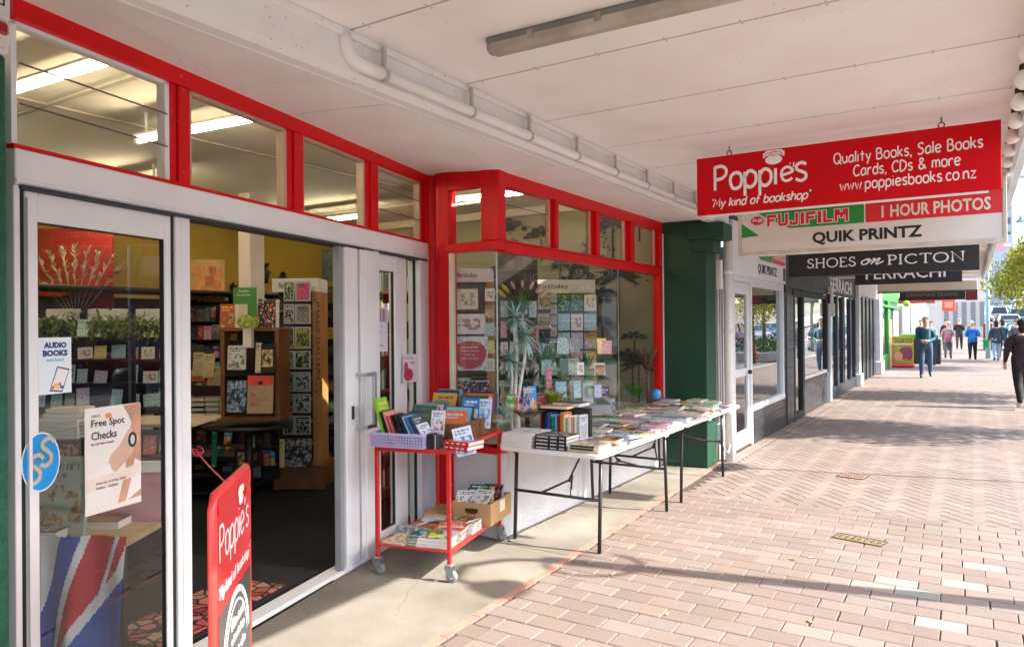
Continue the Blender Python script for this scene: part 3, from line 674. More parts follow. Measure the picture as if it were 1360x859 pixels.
# interior shell
b = MB(); b.prism([(-8.4, -3), (-2.62, -3), (-2.62, -.4), (-3.32, 2.78), (-3.80, 4.75), (-3.80, 8.06), (-8.4, 8.06)], .0, .012); fl = part('shop_floor', b, m_carpet, shop)
b = MB(); b.box(-8.35, -3.05, -3, 8.07, 3.12, 3.2); part('shop_ceiling', b, m_ceil, shop)
b = MB(); b.box(-8.4, -8.3, -3, 8.2, 0, 3.2); part('rear_wall', b, m_yel, shop)
b = MB(); b.box(-8.4, -2.6, -3.1, -3, 0, 3.2); part('side_wall', b, m_cream, shop)
def wallpaper():
    m = mat('wallpaper_ground', (.40, .35, .22), .8, .15, 2); return m
b = MB(); b.box(-8.4, -3.04, 8.07, 8.12, 0, 3.2); part('party_wall', b, wallpaper(), shop)
# printed trees of the wallpaper
b = MB(); rnd = random.Random(4)
for i in range(95):
    cx, cz = -3.2-rnd.random()*5, .85+rnd.random()*2.05; s_ = rnd.uniform(.14, .30)
    kind = rnd.random(); y = 8.066-i*.0003
    if kind < .5:      # spreading umbrella tree
        b.quad((cx-.012, y, cz-s_*1.4), (cx+.012, y, cz-s_*1.4), (cx+.01, y, cz), (cx-.01, y, cz))
        for k in range(42):
            u = rnd.uniform(-1, 1); a = cx+u*s_*1.15; hz_ = cz+s_*(.15+rnd.uniform(0, .55)*(1-u*u)); r_ = s_*rnd.uniform(.07, .15); n_ = 6
            b.add([(a+r_*1.4*math.cos(2*PI*q/n_), y-.0003*k-.001, hz_+r_*math.sin(2*PI*q/n_)) for q in range(n_)], [tuple(range(n_))])
    elif kind < .8:    # palm
        b.quad((cx-.014, y, cz-s_*2), (cx+.014, y, cz-s_*2), (cx+.008, y, cz), (cx-.008, y, cz))
        for k in range(11):
            a = PI*(k/10)*1.3-.15*PI; dx, dz = math.cos(a)*s_*1.1, math.sin(a)*s_*.8
            b.quad((cx, y-.0008*(k+1), cz), (cx+dx*.5-dz*.12, y-.0008*(k+1), cz+dz*.5+dx*.1), (cx+dx, y-.0008*(k+1), cz+dz-.03), (cx+dx*.5+dz*.1, y-.0008*(k+1), cz+dz*.5-dx*.1))
    else:
        for k in range(14):
            a = rnd.random()*2*PI; q = rnd.random()*s_; xx, zz = cx+q*math.cos(a), cz+q*math.sin(a); r_ = .014
            b.add([(xx+r_*math.cos(2*PI*t/5), y-.0006*k-.001, zz+r_*math.sin(2*PI*t/5)) for t in range(5)], [tuple(range(5))])
part('wallpaper_print', b, mat('wallpaper_ink', (.07, .072, .07), .8, .3, 3), shop, kind='stuff')
# cornice, ceiling battens and beam
b = MB(); b.cbox(-8.3, -8.2, -3, 8.06, 3.02, 3.119, .01); b.cbox(-8.19, -3.1, 7.96, 8.06, 3.02, 3.119, .01); part('cornice', b, m_cream, shop)
b = MB()
for y in (2.45, 6.9): b.box(-8.2, -3.2, y, y+.035, 3.105, 3.119)
for x in (-5.2,): b.box(x, x+.035, -3, 7.95, 3.104, 3.118)
part('ceiling_batten', b, mat('batten_tan', (.5, .46, .36), .8), shop)  # battens in a darker tan than the ceiling
b = MB(); b.cbox(-6.84, -6.64, 5.2, 5.4, .012, 3.1, .01); part('pillar', b, mat('beige_paint', (.72, .62, .5), .6, .05, 3), shop)
# facade closing walls that nothing but light could find
b = MB(); b.box(-2.62, -2.52, -3.1, 1.0, 0, 3.2); part('side_wall', b, m_cream, shop)
# lit ceiling tubes
def tube_light(x0, x1, y, z, lab, rz=0):
    t = thing('ceiling_light', lab, 'ceiling light', ((x0+x1)/2, y, z), rz, 'lit tubes on the shop ceiling')
    h = (x1-x0)/2
    b = MB(); b.cbox(-h, h, -.03, .03, .03, .05, .004); b.cbox(-h+.1, -h+.12, -.008, .008, .05, .188, .002); b.cbox(h-.12, h-.1, -.008, .008, .05, .188, .002); b.cbox(-h, -h+.03, -.02, .02, -.015, .03, .003); b.cbox(h-.03, h, -.02, .02, -.015, .03, .003); part('fitting', b, m_white, t, True)
    b = MB(); b.tube([(-h+.03, 0, 0), (h-.03, 0, 0)], .0145, 10); part('lamp_tube', b, m_tube, t, True)
tube_light(-4.95, -3.56, 1.95, 2.93, 'lit fluorescent tube seen through the leftmost high window', R(3))
tube_light(-4.95, -3.80, 2.98, 2.93, 'lit fluorescent tube seen through the first two high windows', R(5))
tube_light(-4.75, -3.72, 6.15, 2.93, 'lit fluorescent tube seen above the corner display window', R(5))
tube_light(-7.3, -5.9, 2.0, 2.93, 'lit fluorescent tube deep in the shop above the left display')
tube_light(-7.6, -6.2, 3.9, 2.93, 'lit fluorescent tube deep in the shop above the spinner')
tube_light(-7.4, -6.0, 6.4, 2.93, 'lit fluorescent tube deep in the shop near the party wall')
# ---- green columns
col1 = thing('column', 'roughcast green column at the left edge of the shop entrance', 'column', (-2.98, .95, 0))
b = MB(); b.v = []; b.cbox(S0-.5, S0-.072, -.08, .2, 0, 2.608, .01); b.v = [EM @ v for v in b.v]; part('shaft', b, m_greenr, col1)
b = MB(); b.cbox(S0-.5, S0-.070, -.095, .2, 2.6085, 3.0, .012); b.v = [EM @ v for v in b.v]; cap = part('cap', b, m_white, col1)
col2 = thing('column', 'dark green column between the corner window and the white shop door', 'column', (-2.8, 8.2, 0))
b = MB(); b.cbox(-3.028, -2.51, 8.071, 8.42, 0, 2.86, .006); part('shaft', b, m_green, col2)
b = MB(); b.cbox(-2.70, -2.30, 8.03, 8.38, 2.56, 2.74, .006); b.cbox(-2.66, -2.42, 8.05, 8.36, 2.42, 2.56, .006); part('cap', b, m_green, col2)
# alarm box on the near column
al = thing('alarm_box', 'cream alarm box with a red lamp high on the left green column', 'alarm box', tuple(EW(S0-.15, -.2, 2.5)))
b = MB(); b.cbox(S0-.42, S0-.095, -.135, -.096, 2.715, 2.99, .008); b.v = [EM @ v for v in b.v]; part('case', b, m_white, al)
b = MB(); b.cbox(S0-.40, S0-.098, -.142, -.1, 2.652, 2.712, .016); b.v = [EM @ v for v in b.v]; part('lamp', b, mat('red_lens', (.4, .01, .02), .15, .05, 3), al)
b = MB(); b.cbox(S0-.41, S0-.096, -.132, -.0955, 2.62, 2.7145, .008); b.v = [EM @ v for v in b.v]; part('lamp_base', b, m_white, al)
b = MB()
for (a, c, z0, z1) in ((-.4, -.12, 2.76, 2.765), (-.4, -.12, 2.93, 2.935), (-.125, -.12, 2.765, 2.93)): b.box(S0+a, S0+c, -.1375, -.1355, z0, z1)
b.v = [EM @ v for v in b.v]; part('label_border', b, m_seal, al)
# ============================================================ AWNING over the footpath
m_joint = mat('joint_shadow_gap', (.04, .03, .026), .9, .1, 5)
aw = thing('awning', 'pale pink painted footpath awning of wide boards on a long white beam', 'awning', (-1.1, 5, 2.9))
b = MB(); b.box(-2.40, .30, -1.2, 24.9, 2.972, 3.02); b.box(-3.02, -2.40, 8.43, 24.9, 2.972, 3.02); part('roof_deck', b, mat('awning_roof', (.3, .3, .3), .7), aw)
y = 2.388-.884*4; k = 0
while y < 24.6:
    b = MB(); b.box(-2.39, .245, y+.007, y+.884-.007, 2.950, 2.962+random.uniform(0, .002)); part('soffit_board', b, m_soff, aw); y += .884
nb = MB(); y = 2.388-.884*2
while y < 13:
    for x in [-2.25+.35*i for i in range(8)]:
        for dy in (.02, -.02): nb.box(x-.0035, x+.0035, y+dy-.0035, y+dy+.0035, 2.9485, 2.951)
    y += .884
part('nail_heads', nb, mat('rusty_nail', (.35, .22, .16), .8), aw, kind='stuff')
b = MB(); b.box(-2.40, .25, -1.15, 24.9, 2.9635, 2.9715); part('joint_backing', b, m_joint, aw)
b = MB()
b.prism([(-2.485, 2.75), (-2.40, 2.748), (-2.362, 2.77), (-2.362, 2.949), (-2.485, 2.949)], -1.2, 8.42, M=Matrix(((1,0,0,0),(0,0,1,0),(0,1,0,0),(0,0,0,1))))
part('beam', b, m_white, aw)
b = MB()
for (x0, x1, z0, z1) in ((-2.503, -2.4855, 2.752, 2.792), (-2.4705, -2.455, 2.742, 2.7493), (-2.52, -2.5035, 2.770, 2.792)): b.cbox(x0, x1, -1.2, 8.42, z0, z1, .003)
part('beam_moulding', b, m_white, aw)
b = MB(); b.cbox(-2.40, -2.34, -1.2, 24.8, 2.915, 2.9495, .004); part('quarter_round', b, m_white, aw)
b = MB(); b.cbox(.262, .30, -1.2, 24.9, 2.80, 3.06, .004); b.cbox(.246, .2615, -1.2, 24.9, 2.90, 2.97, .003); part('fascia', b, mat('weathered_fascia', (.5, .52, .52), .6, .2, 2), aw)
b = MB(); b.cbox(.3005, .40, -1.2, 24.9, 2.96, 3.07, .01); part('gutter', b, mat('grey_gutter', (.55, .56, .57), .5, .15, 3), aw)
# lower soffit boards between beam and shopfront
def wallx(y): return -3.303-.225*(y-2.5)
def isoff(pts, lab='inner_soffit_board'):
    b = MB(); n_ = len(pts); b.add([(x, y, z) for x, y, z in pts] + [(x, y, z+.012) for x, y, z in pts], [tuple(range(n_))[::-1], tuple(range(n_, 2*n_))] + [(i, (i+1) % n_, n_+(i+1) % n_, n_+i) for i in range(n_)])
    part(lab, b, m_soff, aw)
XB = -2.504
isoff([(XB, -1.2, 2.79), (XB, 1.0, 2.79), (wallx(1.0)-.0, 1.0, 2.865), (wallx(-1.2), -1.2, 2.865)])
isoff([(XB, 1.003, 2.79), (XB, 2.921, 2.79), (wallx(2.921), 2.921, 2.865), (wallx(1.003), 1.003, 2.865)])
isoff([(XB, 2.93, 2.79), (XB, 4.70, 2.788), (-3.0, 4.70, 2.79), (-3.03, 4.63, 2.795), (-3.86, 4.86, 2.865), (wallx(2.93), 2.93, 2.865)])
isoff([(XB, 4.709, 2.788), (XB, 6.595, 2.786), (-3.05, 6.595, 2.79), (-3.05, 4.709, 2.79)])
isoff([(XB, 6.604, 2.786), (XB, 8.42, 2.786), (-3.05, 8.42, 2.79), (-3.05, 6.604, 2.79)])
b = MB(); b.prism([(XB+.01, -1.2), (XB+.01, 8.42), (-3.045, 8.42), (-3.045, 4.66), (-3.86, 4.90), (wallx(1), 1.0), (wallx(-1.2), -1.2)][::-1], 2.885, 2.95); part('roof_deck', b, m_joint, aw)
b = MB(); b.box(-3.02, -2.3605, 8.421, 8.46, 2.74, 2.9715); part('end_board', b, m_white, aw)
# white festoon bulbs along the outer edge
m_bulb = mat('opal_bulb', (.85, .83, .8), .25, .03, 5)
bl0 = None; y = 1.8-.44
BN = ['first', 'second', 'third', 'fourth', 'fifth', 'sixth', 'seventh', 'eighth', 'ninth', 'tenth', 'eleventh', 'twelfth', 'thirteenth', 'fourteenth', 'fifteenth', 'sixteenth', 'seventeenth', 'eighteenth', 'nineteenth', 'twentieth', 'twenty-first', 'twenty-second', 'twenty-third']
for k in range(40):
    y += .44
    if y > 11.2: break
    if bl0 is None:
        bl0 = thing('festoon_bulb', 'white festoon bulb, first from the near end of the awning edge', 'light bulb', (.235, y, 2.86), 0, 'festoon bulbs along the awning edge')
        b = MB(); b.lathe([(0, -.088), (.022, -.084), (.04, -.066), (.046, -.045), (.040, -.022), (.026, -.004), (.02, .01)], 14); part('globe', b, m_bulb, bl0, True)
        b = MB(); b.lathe([(.021, .004), (.023, .01), (.023, .036), (.012, .04)], 10); b.tube([(0, 0, .038), (.028, 0, .05)], .012, 6); part('socket', b, m_seal, bl0, True)
    else:
        c = copy_tree(bl0); c.location = (.235, y, 2.86); c['label'] = 'white festoon bulb, %s from the near end of the awning edge' % BN[k]
cb = MB(); cb.tube([(.243, yy, 2.905+.004*math.sin(yy*14)) for yy in [1.2+.2*i for i in range(52)]], .006, 5); solo('festoon_cable', cb, m_seal, 'black cable carrying the festoon bulbs along the awning edge', 'cable', loc=(.243, 1.2, 2.9))
# waste pipe beside the beam
pp = thing('drainpipe', 'long white plastic pipe clipped beside the awning beam, with an elbow at its near end', 'pipe', (-2.32, 2.5, 2.8))
m_pvc = mat('white_pvc', (.80, .77, .74), .4, .05, 4)
b = MB(); el = [(-2.36, 2.36, 2.93), (-2.35, 2.365, 2.87)] + [(-2.35+.02*t, 2.365+.09*(1-math.cos(PI/2*t)), 2.87-.068*math.sin(PI/2*t)) for t in (.25, .5, .75, 1)]
b.tube(el + [(-2.322, 2.56, 2.80)], .0315, 12); part('elbow', b, m_pvc, pp)
b = MB(); b.tube([(-2.322, 2.56, 2.80), (-2.325, 7.75, 2.79)], .0275, 14); part('pipe_run', b, m_pvc, pp)
b = MB(); b.tube([(-2.325, 7.2, 2.79), (-2.325, 7.2, 2.93)], .022, 10); part('branch', b, m_pvc, pp)
for yy in (2.57, 3.28, 3.9, 4.55, 5.2, 5.85, 6.5, 7.1, 7.6):
    b = MB(); b.tube([(-2.323, yy, 2.797), (-2.323, yy+.022, 2.797)], .0315, 12); b.box(-2.33, -2.315, yy, yy+.02, 2.825, 2.93); part('clip', b, mat('pipe_clip', (.45, .42, .38), .5), pp)
# dead fluorescent fitting on the soffit
fx = thing('batten_light', 'long grimy weatherproof light fitting under the awning, switched off', 'light fitting', (-1.2, 2.9, 2.9), R(3.2))
fx.location = (-1.89, 2.845, 2.949); fx.rotation_euler.z = R(1.2)
m_grime = mat('grimy_diffuser', (.50, .46, .42), .35, .2, 4, col2=(.26, .2, .16))
b = MB(); L_ = 1.55
pr = [(-.052, -.03), (-.045, -.055), (-.02, -.072), (.02, -.072), (.045, -.055), (.052, -.03)]
rot = Matrix(((0,0,1,0),(1,0,0,0),(0,1,0,0),(0,0,0,1)))
b.prism([(p[0], p[1]) for p in pr], .02, L_-.02, M=rot)
b.prism([(p[0]*.8, p[1]*.8-.006) for p in pr], -.005, .02, M=rot); b.prism([(p[0]*.8, p[1]*.8-.006) for p in pr], L_-.02, L_+.005, M=rot); part('diffuser', b, m_grime, fx, True)
b = MB(); b.cbox(0, L_, -.056, .056, -.030, -.001, .005); part('body', b, mat('fitting_grey', (.16, .16, .16), .5, .2, 6), fx, True)
for xx in (.22, .55, .95, 1.3):
    b = MB(); b.cbox(xx, xx+.03, -.062, -.0535, -.048, -.012, .003); b.cbox(xx, xx+.03, .0535, .062, -.048, -.012, .003); part('clip', b, mat('rusty_clip', (.35, .24, .17), .7, .3, 20), fx, True)
# ============================================================ HANGING SIGNS
def lettering(name, items, m, parent):
    for me, M in items: b = MB(); b.merge(me, M); o = part(name, b, m, parent)
    return o
def eye(t, x, y, z0, z1):
    b = MB(); b.tube([(x, y, z1+.06), (x, y, z0+.035)], .005, 6)
    b.tube([(x+.018*math.cos(a), y, z0+.018+.018*math.sin(a)) for a in [2*PI*i/12 for i in range(13)]], .0045, 6); part('eye_bolt', b, mat('rusty_steel', (.22, .13, .08), .7, .4, 40, metal=.4), t)
m_sred = mat('sign_red', (.60, .002, .008), .55, .05, 2, spec=.15)
m_swhite = mat('sign_white', (.86, .84, .82), .45, .02, 4)
sg = thing('hanging_sign', 'red sign reading Poppies My kind of bookshop, first of the hanging signs', 'sign', (-.8, 5.5, 2.45))
SY = 5.5
b = MB(); b.cbox(-1.775, .168, SY, SY+.035, 2.448, 2.882, .003); part('panel', b, m_sred, sg)
for x in (-1.53, -.155): eye(sg, x, SY+.017, 2.88, 2.94)
b = MB(); b.cbox(-1.70, .10, SY+.008, SY+.028, 2.432, 2.4475, .003); part('bottom_rail', b, m_white, sg)
SF = FACE_Y(0, SY-.0012, 0)
def at(me, x, z, rot=0, y=SY-.0012): return (me, FACE_Y(x, y, z) @ Matrix.Rotation(rot, 4, 'Z'))
t1, _ = strokes("Poppı", .24, .024, track=.09); t2, _ = strokes("e", .26, .024); t3_, _ = strokes("s", .30, .025); ap_, _ = strokes("'", .2, .013)
items = [(fit(t1, .462, .252), FACE_Y(-1.645, SY-.0012, 2.565)), (fit(t2, .098, .118), FACE_Y(-1.158, SY-.0012, 2.63) @ Matrix.Rotation(.06, 4, 'Z')), (fit(t3_, .085, .150), FACE_Y(-1.060, SY-.0012, 2.622)), at(fit(ap_, .014, .035), -1.075, 2.735)]
t3, _ = strokes("'My kind of bookshop'", .075, .0095, track=.09, slant=.22); t3 = fit(t3, .708, .088); items.append(at(t3, -1.657, 2.478))
me, _ = strokes('®', .05, .003); items.append(at(me, -1.095, 2.735))
for tx, x, z, w_ in (("Quality Books, Sale Books", -.804, 2.697, .877), ("Cards, CDs & more", -.68, 2.611, .632), ("www.poppiesbooks.co.nz", -.767, 2.508, .802)):
    me, _ = strokes(tx, .1, .0105, track=.11); me = fit(me, w_, None); items.append(at(me, x, z))
lettering('lettering', items, m_swhite, sg)
def poppy(b, cx, cz, s, y):
    """white bloom over an open book, wider than tall"""
    P = lambda x, z, d=0: Vector((cx+x*s, y-d, cz+z*s))
    n_ = 18
    b.add([P(.42*math.cos(2*PI*i/n_), .24*math.sin(2*PI*i/n_)-.16) for i in range(n_)], [tuple(range(n_))])
    b.add([P(-.52, -.05, .0006), P(-.38, .05, .0006), P(0, .0, .0006), P(.38, .05, .0006), P(.52, -.05, .0006), P(.54, .2, .0006), P(.36, .33, .0006), P(-.34, .33, .0006), P(-.52, .2, .0006)][::-1], [tuple(range(9))])
b = MB(); poppy(b, -1.205, 2.828, .142, SY-.0016); pe = part('emblem', b, m_swhite, sg)
b = MB()
for pts in ([(-.44,.12),(-.28,.24),(-.06,.12),(.1,.24),(.3,.22),(.44,.08)], [(-.38,.02),(-.2,.1),(0,.02),(.2,.1),(.38,.02)], [(-.16,.2),(0,.28),(.16,.2)]):
    b.tube([(-1.205+x*.142, SY-.0030, 2.828+z*.142) for x, z in pts], .0024, 5)
part('emblem_line', b, m_sred, pe)

# photo shop light box
SY = 7.0
fj = thing('hanging_sign', 'white light box sign reading Fujifilm, 1 Hour Photos, Quik Printz', 'sign', (-.8, 7, 2.3))
X0, X1, Z0, Z1 = -1.86, .245, 2.262, 2.78
b = MB(); b.cbox(X0, X1, SY+.002, SY+.23, Z0, Z1, .006); part('box', b, mat('box_sides', (.72, .72, .73), .5, .06, 3), fj)
b = MB(); b.cbox(X0-.002, X1+.002, SY-.012, SY+.0015, Z0-.012, Z0+.022, .003); b.cbox(X0-.002, X0+.026, SY-.012, SY+.0015, Z0+.022, Z1, .003); b.cbox(X1-.026, X1+.002, SY-.012, SY+.0015, Z0+.022, Z1, .003); b.cbox(X0-.002, X1+.002, SY-.013, SY+.0012, Z1, Z1+.02, .003); part('frame', b, mat('dusty_cream_frame', (.62, .56, .47), .6, .2, 5), fj)
b = MB(); b.box(X0+.027, X1-.027, SY-.002, SY+.001, Z0+.023, Z1-.001); part('face', b, mat('aged_acrylic', (.74, .72, .66), .4, .06, 2), fj)
m_fg = mat('film_green', (.02, .30, .04), .4, .05, 3); m_fr = mat('film_red', (.72, .02, .03), .4, .05, 3)
yy = SY-.0035
b = MB(); b.add([(X0+.03, yy, 2.425), (X0+.19, yy, 2.435), (X0+.03, yy, 2.56)], [(0, 1, 2)]); b.add([(-1.60, yy, 2.59), (-1.40, yy, 2.485), (-.782, yy, 2.485), (-.782, yy, 2.76), (-1.90+.07, yy, 2.76)], [(0, 1, 2, 3, 4)]); part('green_field', b, m_fg, fj)
b = MB(); b.quad((-.77, yy, 2.485), (X1-.03, yy, 2.485), (X1-.03, yy, 2.76), (-.77, yy, 2.76)); part('red_field', b, m_fr, fj)
def slab_word(x0, z0, w_, h_, y, inf=0.0):
    """heavy square letters F U J I F I L M, each from solid strokes"""
    L = {'F': [(0, .28, 0, 1), (.28, 1, .76, 1), (.28, .85, .42, .62)], 'U': [(0, .28, .12, 1), (.72, 1, .12, 1), (.1, .9, 0, .22)], 'J': [(.62, .92, .12, 1), (.05, .85, 0, .22), (0, .28, .1, .36)], 'I': [(0, 1, 0, 1)], 'L': [(0, .3, 0, 1), (.3, .95, 0, .22)],
         'M': [(0, .2, 0, 1), (.8, 1, 0, 1), (.2, .4, .5, 1), (.6, .8, .5, 1), (.4, .6, .3, .75)]}
    wd = {'F': 1, 'U': 1.05, 'J': .95, 'I': .36, 'L': .95, 'M': 1.35}; tot = sum(wd[c]+.2 for c in 'FUJIFILM')-.2; k = w_/tot; x = x0; out = []
    for c in 'FUJIFILM':
        b = MB()
        for i, (a, q, e, f) in enumerate(L[c]): b.box(x+a*wd[c]*k-inf, x+q*wd[c]*k+inf, y-.0002*i, y+.002, z0+e*h_-inf, z0+f*h_+inf)
        out.append(b); x += (wd[c]+.2)*k
    return out
for b in slab_word(-1.597, 2.512, .69, .108, SY-.0052, .0065): part('letter_outline', b, m_swhite, fj)
for b in slab_word(-1.597, 2.512, .69, .108, SY-.0075, 0): part('maker_letter', b, m_fr, fj)
lettering('photo_lettering', [at(fit(typed('1 HOUR PHOTOS', .17, bold=.0045), .785, .105), -.645, 2.515, 0, SY-.0055)], mat('pale_cream_ink', (.85, .78, .66), .5), fj)
lettering('shop_lettering', [at(fit(typed('QUIK PRINTZ', .17, bold=.0055), .864, .118), -1.205, 2.315, 0, SY-.0040)], m_seal, fj)
b = MB(); b.add([(-1.685+.062*math.cos(a), yy-.0035, 2.575+.042*math.sin(a)) for a in [2*PI*i/8+PI/8 for i in range(8)]], [tuple(range(8))]); em = part('maker_badge', b, m_fr, fj)
lettering('badge_lettering', [at(fit(typed('FUJI', .1, bold=.003), .085, .034), -1.727, 2.558, 0, SY-.0085)], m_swhite, em)

def panel_sign(lab, x0, x1, y, z0, z1, m, texts, mt, loc=None):
    t = thing('hanging_sign', lab, 'sign', ((x0+x1)/2, y, z0))
    b = MB(); b.cbox(x0, x1, y, y+.06, z0, z1, .003); part('panel', b, m, t)
    for x in (x0+.25, x1-.25): eye(t, x, y+.03, z1, 2.94)
    lettering('lettering', [(me, FACE_Y(x, y-.0016, z)) for me, x, z in texts], mt, t); return t
m_blk = mat('sign_black', (.012, .012, .014), .4, .2, 3)
me1 = fit(strokes('SHOES', .2, .017, SERIF, .1)[0], .575, .125); me2 = fit(strokes('on', .2, .013, SERIF, .0, slant=.3)[0], .26, .085); me3 = fit(strokes('PICTON', .2, .017, SERIF, .1)[0], .80, .125)
panel_sign('black sign reading Shoes on Picton in white roman capitals', -2.02, .085, 10.0, 2.215, 2.56, m_blk, [(me1, -1.79, 2.318), (me2, -1.16, 2.328), (me3, -.86, 2.318)], m_swhite)
panel_sign('black sign reading Ferrachi, partly hidden behind the shoe shop sign', -1.41, -.10, 11.5, 2.155, 2.47, m_blk, [(fit(typed('FERRACHI', .2, bold=.002), .98, .16), -1.27, 2.225)], m_swhite)
panel_sign('dim dark sign lettered Cinnamons Crown, beyond the cream awning', -1.55, -.12, 21.0, 2.16, 2.50, mat('sign_charcoal', (.03, .028, .032), .5), [(fit(strokes('CINNAMONS CROWN'.replace('A', 'O').replace('M', 'N').replace('R', 'P').replace('W', 'N'), .1, .01, SERIF, .1)[0] if False else typed('CINNAMONS CROWN', .1), 1.1, .085), -1.4, 2.25)], mat('dull_gold_ink', (.3, .28, .24), .6))
t = thing('hanging_sign', 'small dark red panel hanging at the right end of the dim dark sign', 'sign', (0, 21.2, 2.15)); b = MB(); b.cbox(-.115, .13, 21.0, 21.06, 2.14, 2.44, .003); part('panel', b, mat('maroon_panel', (.22, .02, .03), .5), t)
b = MB(); b.box(-1.1, -1.09, 21.03, 21.04, 2.0, 2.9)
# next awning: lower cream bulkhead
aw2 = thing('awning', 'lower cream awning bulkhead behind the black Ferrachi sign', 'awning', (-.7, 16, 2.2))
b = MB(); b.cbox(-1.56, .10, 16.0, 16.25, 2.205, 2.39, .006); part('front_board', b, mat('cream_board', (.72, .64, .52), .6, .06, 2), aw2)
b = MB()
for k in range(3): b.cbox(-2.4, .10, 14.9+.37*k, 15.26+.37*k, 2.62-.06*k, 2.64-.06*k, .003)
part('lining_board', b, mat('cream_board', (.72, .64, .52), .6), aw2)
b = MB(); b.cbox(-1.57, .11, 15.985, 16.26, 2.19, 2.204, .003); part('bottom_trim', b, m_seal, aw2)
# ============================================================ NEIGHBOURING SHOPS
m_shopglass = glass('shop_window_glass', (.55, .6, .6), 1.6, 1.9)
m_upvc = mat('white_window_frame', (.70, .72, .75), .45, .05, 4)
m_gtile = mat('charcoal_tile', (.03, .031, .037), .35, .2, 5, .1, 60)
m_grout = mat('pale_grout', (.16, .16, .17), .9, .1, 20)
m_char = mat('charcoal_paint', (.022, .023, .026), .5, .15, 5)
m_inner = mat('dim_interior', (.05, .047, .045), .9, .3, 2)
NX = -2.5
ps = thing('shop', 'photo shop front with white framed door, big window and charcoal tiles below', 'shop', (-2.6, 10.5, 0))
b = MB(); b.cbox(NX-.10, NX, 9.12, 9.19, .0, 2.155, .004); b.cbox(NX-.10, NX+.004, 9.96, 10.03, .0, 2.155, .004); b.cbox(NX-.1, NX+.004, 11.90, 12.0, .48, 2.155, .004)
b.cbox(NX-.10, NX+.006, 9.12, 12.0, 2.156, 2.23, .004); b.cbox(NX-.1, NX+.012, 10.031, 11.99, .44, .52, .004); b.cbox(NX-.1, NX+.002, 10.031, 11.9, 2.12, 2.155, .003); part('window_frame', b, m_upvc, ps)
dr = MB(); dr.cbox(NX-.07, NX-.02, 9.192, 9.28, .02, 2.15, .003); dr.cbox(NX-.07, NX-.02, 9.87, 9.957, .02, 2.15, .003); dr.cbox(NX-.069, NX-.021, 9.28, 9.87, 2.0, 2.15, .003); dr.cbox(NX-.069, NX-.021, 9.28, 9.87, .02, .22, .003); dr.cbox(NX-.069, NX-.021, 9.28, 9.87, .93, 1.03, .003)
do = part('door', dr, m_upvc, ps)
b = MB(); b.box(NX-.048, NX-.042, 9.28, 9.87, .22, .93); b.box(NX-.048, NX-.042, 9.28, 9.87, 1.03, 2.0); part('glass_pane', b, m_shopglass, do)
b = MB(); b.cbox(NX-.02, NX+.03, 9.885, 9.905, .95, 1.0, .003); b.cbox(NX+.012, NX+.03, 9.80, 9.90, .965, .985, .003); part('handle', b, m_seal, do)
b = MB(); b.box(NX-.05, NX-.044, 10.03, 11.9, .521, 2.12); part('display_window', b, m_shopglass, ps)
b = MB(); b.box(NX-.03, NX-.008, 8.70, 9.118, 0, 2.155); part('pier_panel', b, mat('pale_grey_panel', (.62, .62, .66), .6, .06, 3), ps)
def tiles(t, y0, y1, z0, z1, L=.6, Hh=.147, x=NX):
    b = MB(); b.box(x-.1, x-.012, y0, y1, z0, z1); part('tile_backing', b, m_grout, t)
    tm = {}; r_ = 0; z = z0
    while z < z1-.03:
        h = min(Hh-.005, z1-z); y = y0 - (L/2 if r_ % 2 else 0)
        while y < y1-.01:
            a, c = max(y, y0), min(y+L-.006, y1)
            if c-a > .02:
                key = (round(c-a, 3), round(h, 3))
                if key not in tm: bb = MB(); bb.cbox(-.011, .004, 0, c-a, 0, h, .002); tm[key] = bb.mesh('wall_tile', m_gtile)
                o = bpy.data.objects.new('wall_tile', tm[key]); COL.objects.link(o); o.parent = t; o.location = XF[t.name] @ Vector((x, a, z))
            y += L
        z += Hh; r_ += 1
tiles(ps, 10.035, 12.12, .01, .438)
b = MB(); b.cbox(NX-.08, NX+.03, 9.02, 12.03, 2.231, 2.90, .004); fa = part('fascia', b, mat('white_fascia', (.78, .78, .80), .4, .04, 2), ps)
fx_ = NX+.0312
b = MB(); b.quad((fx_, 10.4, 2.50), (fx_, 11.1, 2.50), (fx_, 11.1, 2.80), (fx_, 9.6, 2.80), (fx_, 9.6, 2.72)); part('green_field', b, m_fg, fa)
b = MB(); b.quad((fx_, 11.12, 2.50), (fx_, 11.98, 2.50), (fx_, 11.98, 2.80), (fx_, 11.12, 2.80)); part('red_field', b, m_fr, fa)
FX = lambda x, y, z: Matrix.Translation((x, y, z)) @ Matrix.Rotation(PI/2, 4, 'Z') @ Matrix.Rotation(PI/2, 4, 'X')
b = MB(); b.merge(fit(typed('QUIK PRINTZ', .2, bold=.004), 1.15, .15), FX(fx_+.001, 10.25, 2.29)); part('shop_lettering', b, m_seal, fa)
b = MB(); b.merge(fit(typed('FUJIFILM', .2, bold=.004), 1.5, .16), FX(fx_+.003, 9.45, 2.60)); part('maker_lettering', b, m_fr, fa)
b = MB(); b.merge(fit(typed('1 HOUR PHOTOS', .2, bold=.003), .80, .13), FX(fx_+.003, 11.15, 2.56)); part('photo_lettering', b, m_swhite, fa)
b = MB(); b.quad((fx_, 11.83, 2.27), (fx_, 12.0, 2.27), (fx_, 12.0, 2.47), (fx_, 11.83, 2.47)); part('corner_notice', b, m_char, fa)
b = MB(); b.box(-6, -5.9, 8.8, 12.2, 0, 2.9); b.box(-5.9, -2.6, 8.8, 12.2, 0, .01); b.box(-5.9, -2.6, 8.75, 8.80, 0, 2.9); b.box(-5.9, -2.6, 12.2, 12.25, 0, 2.9); part('interior', b, m_inner, ps)
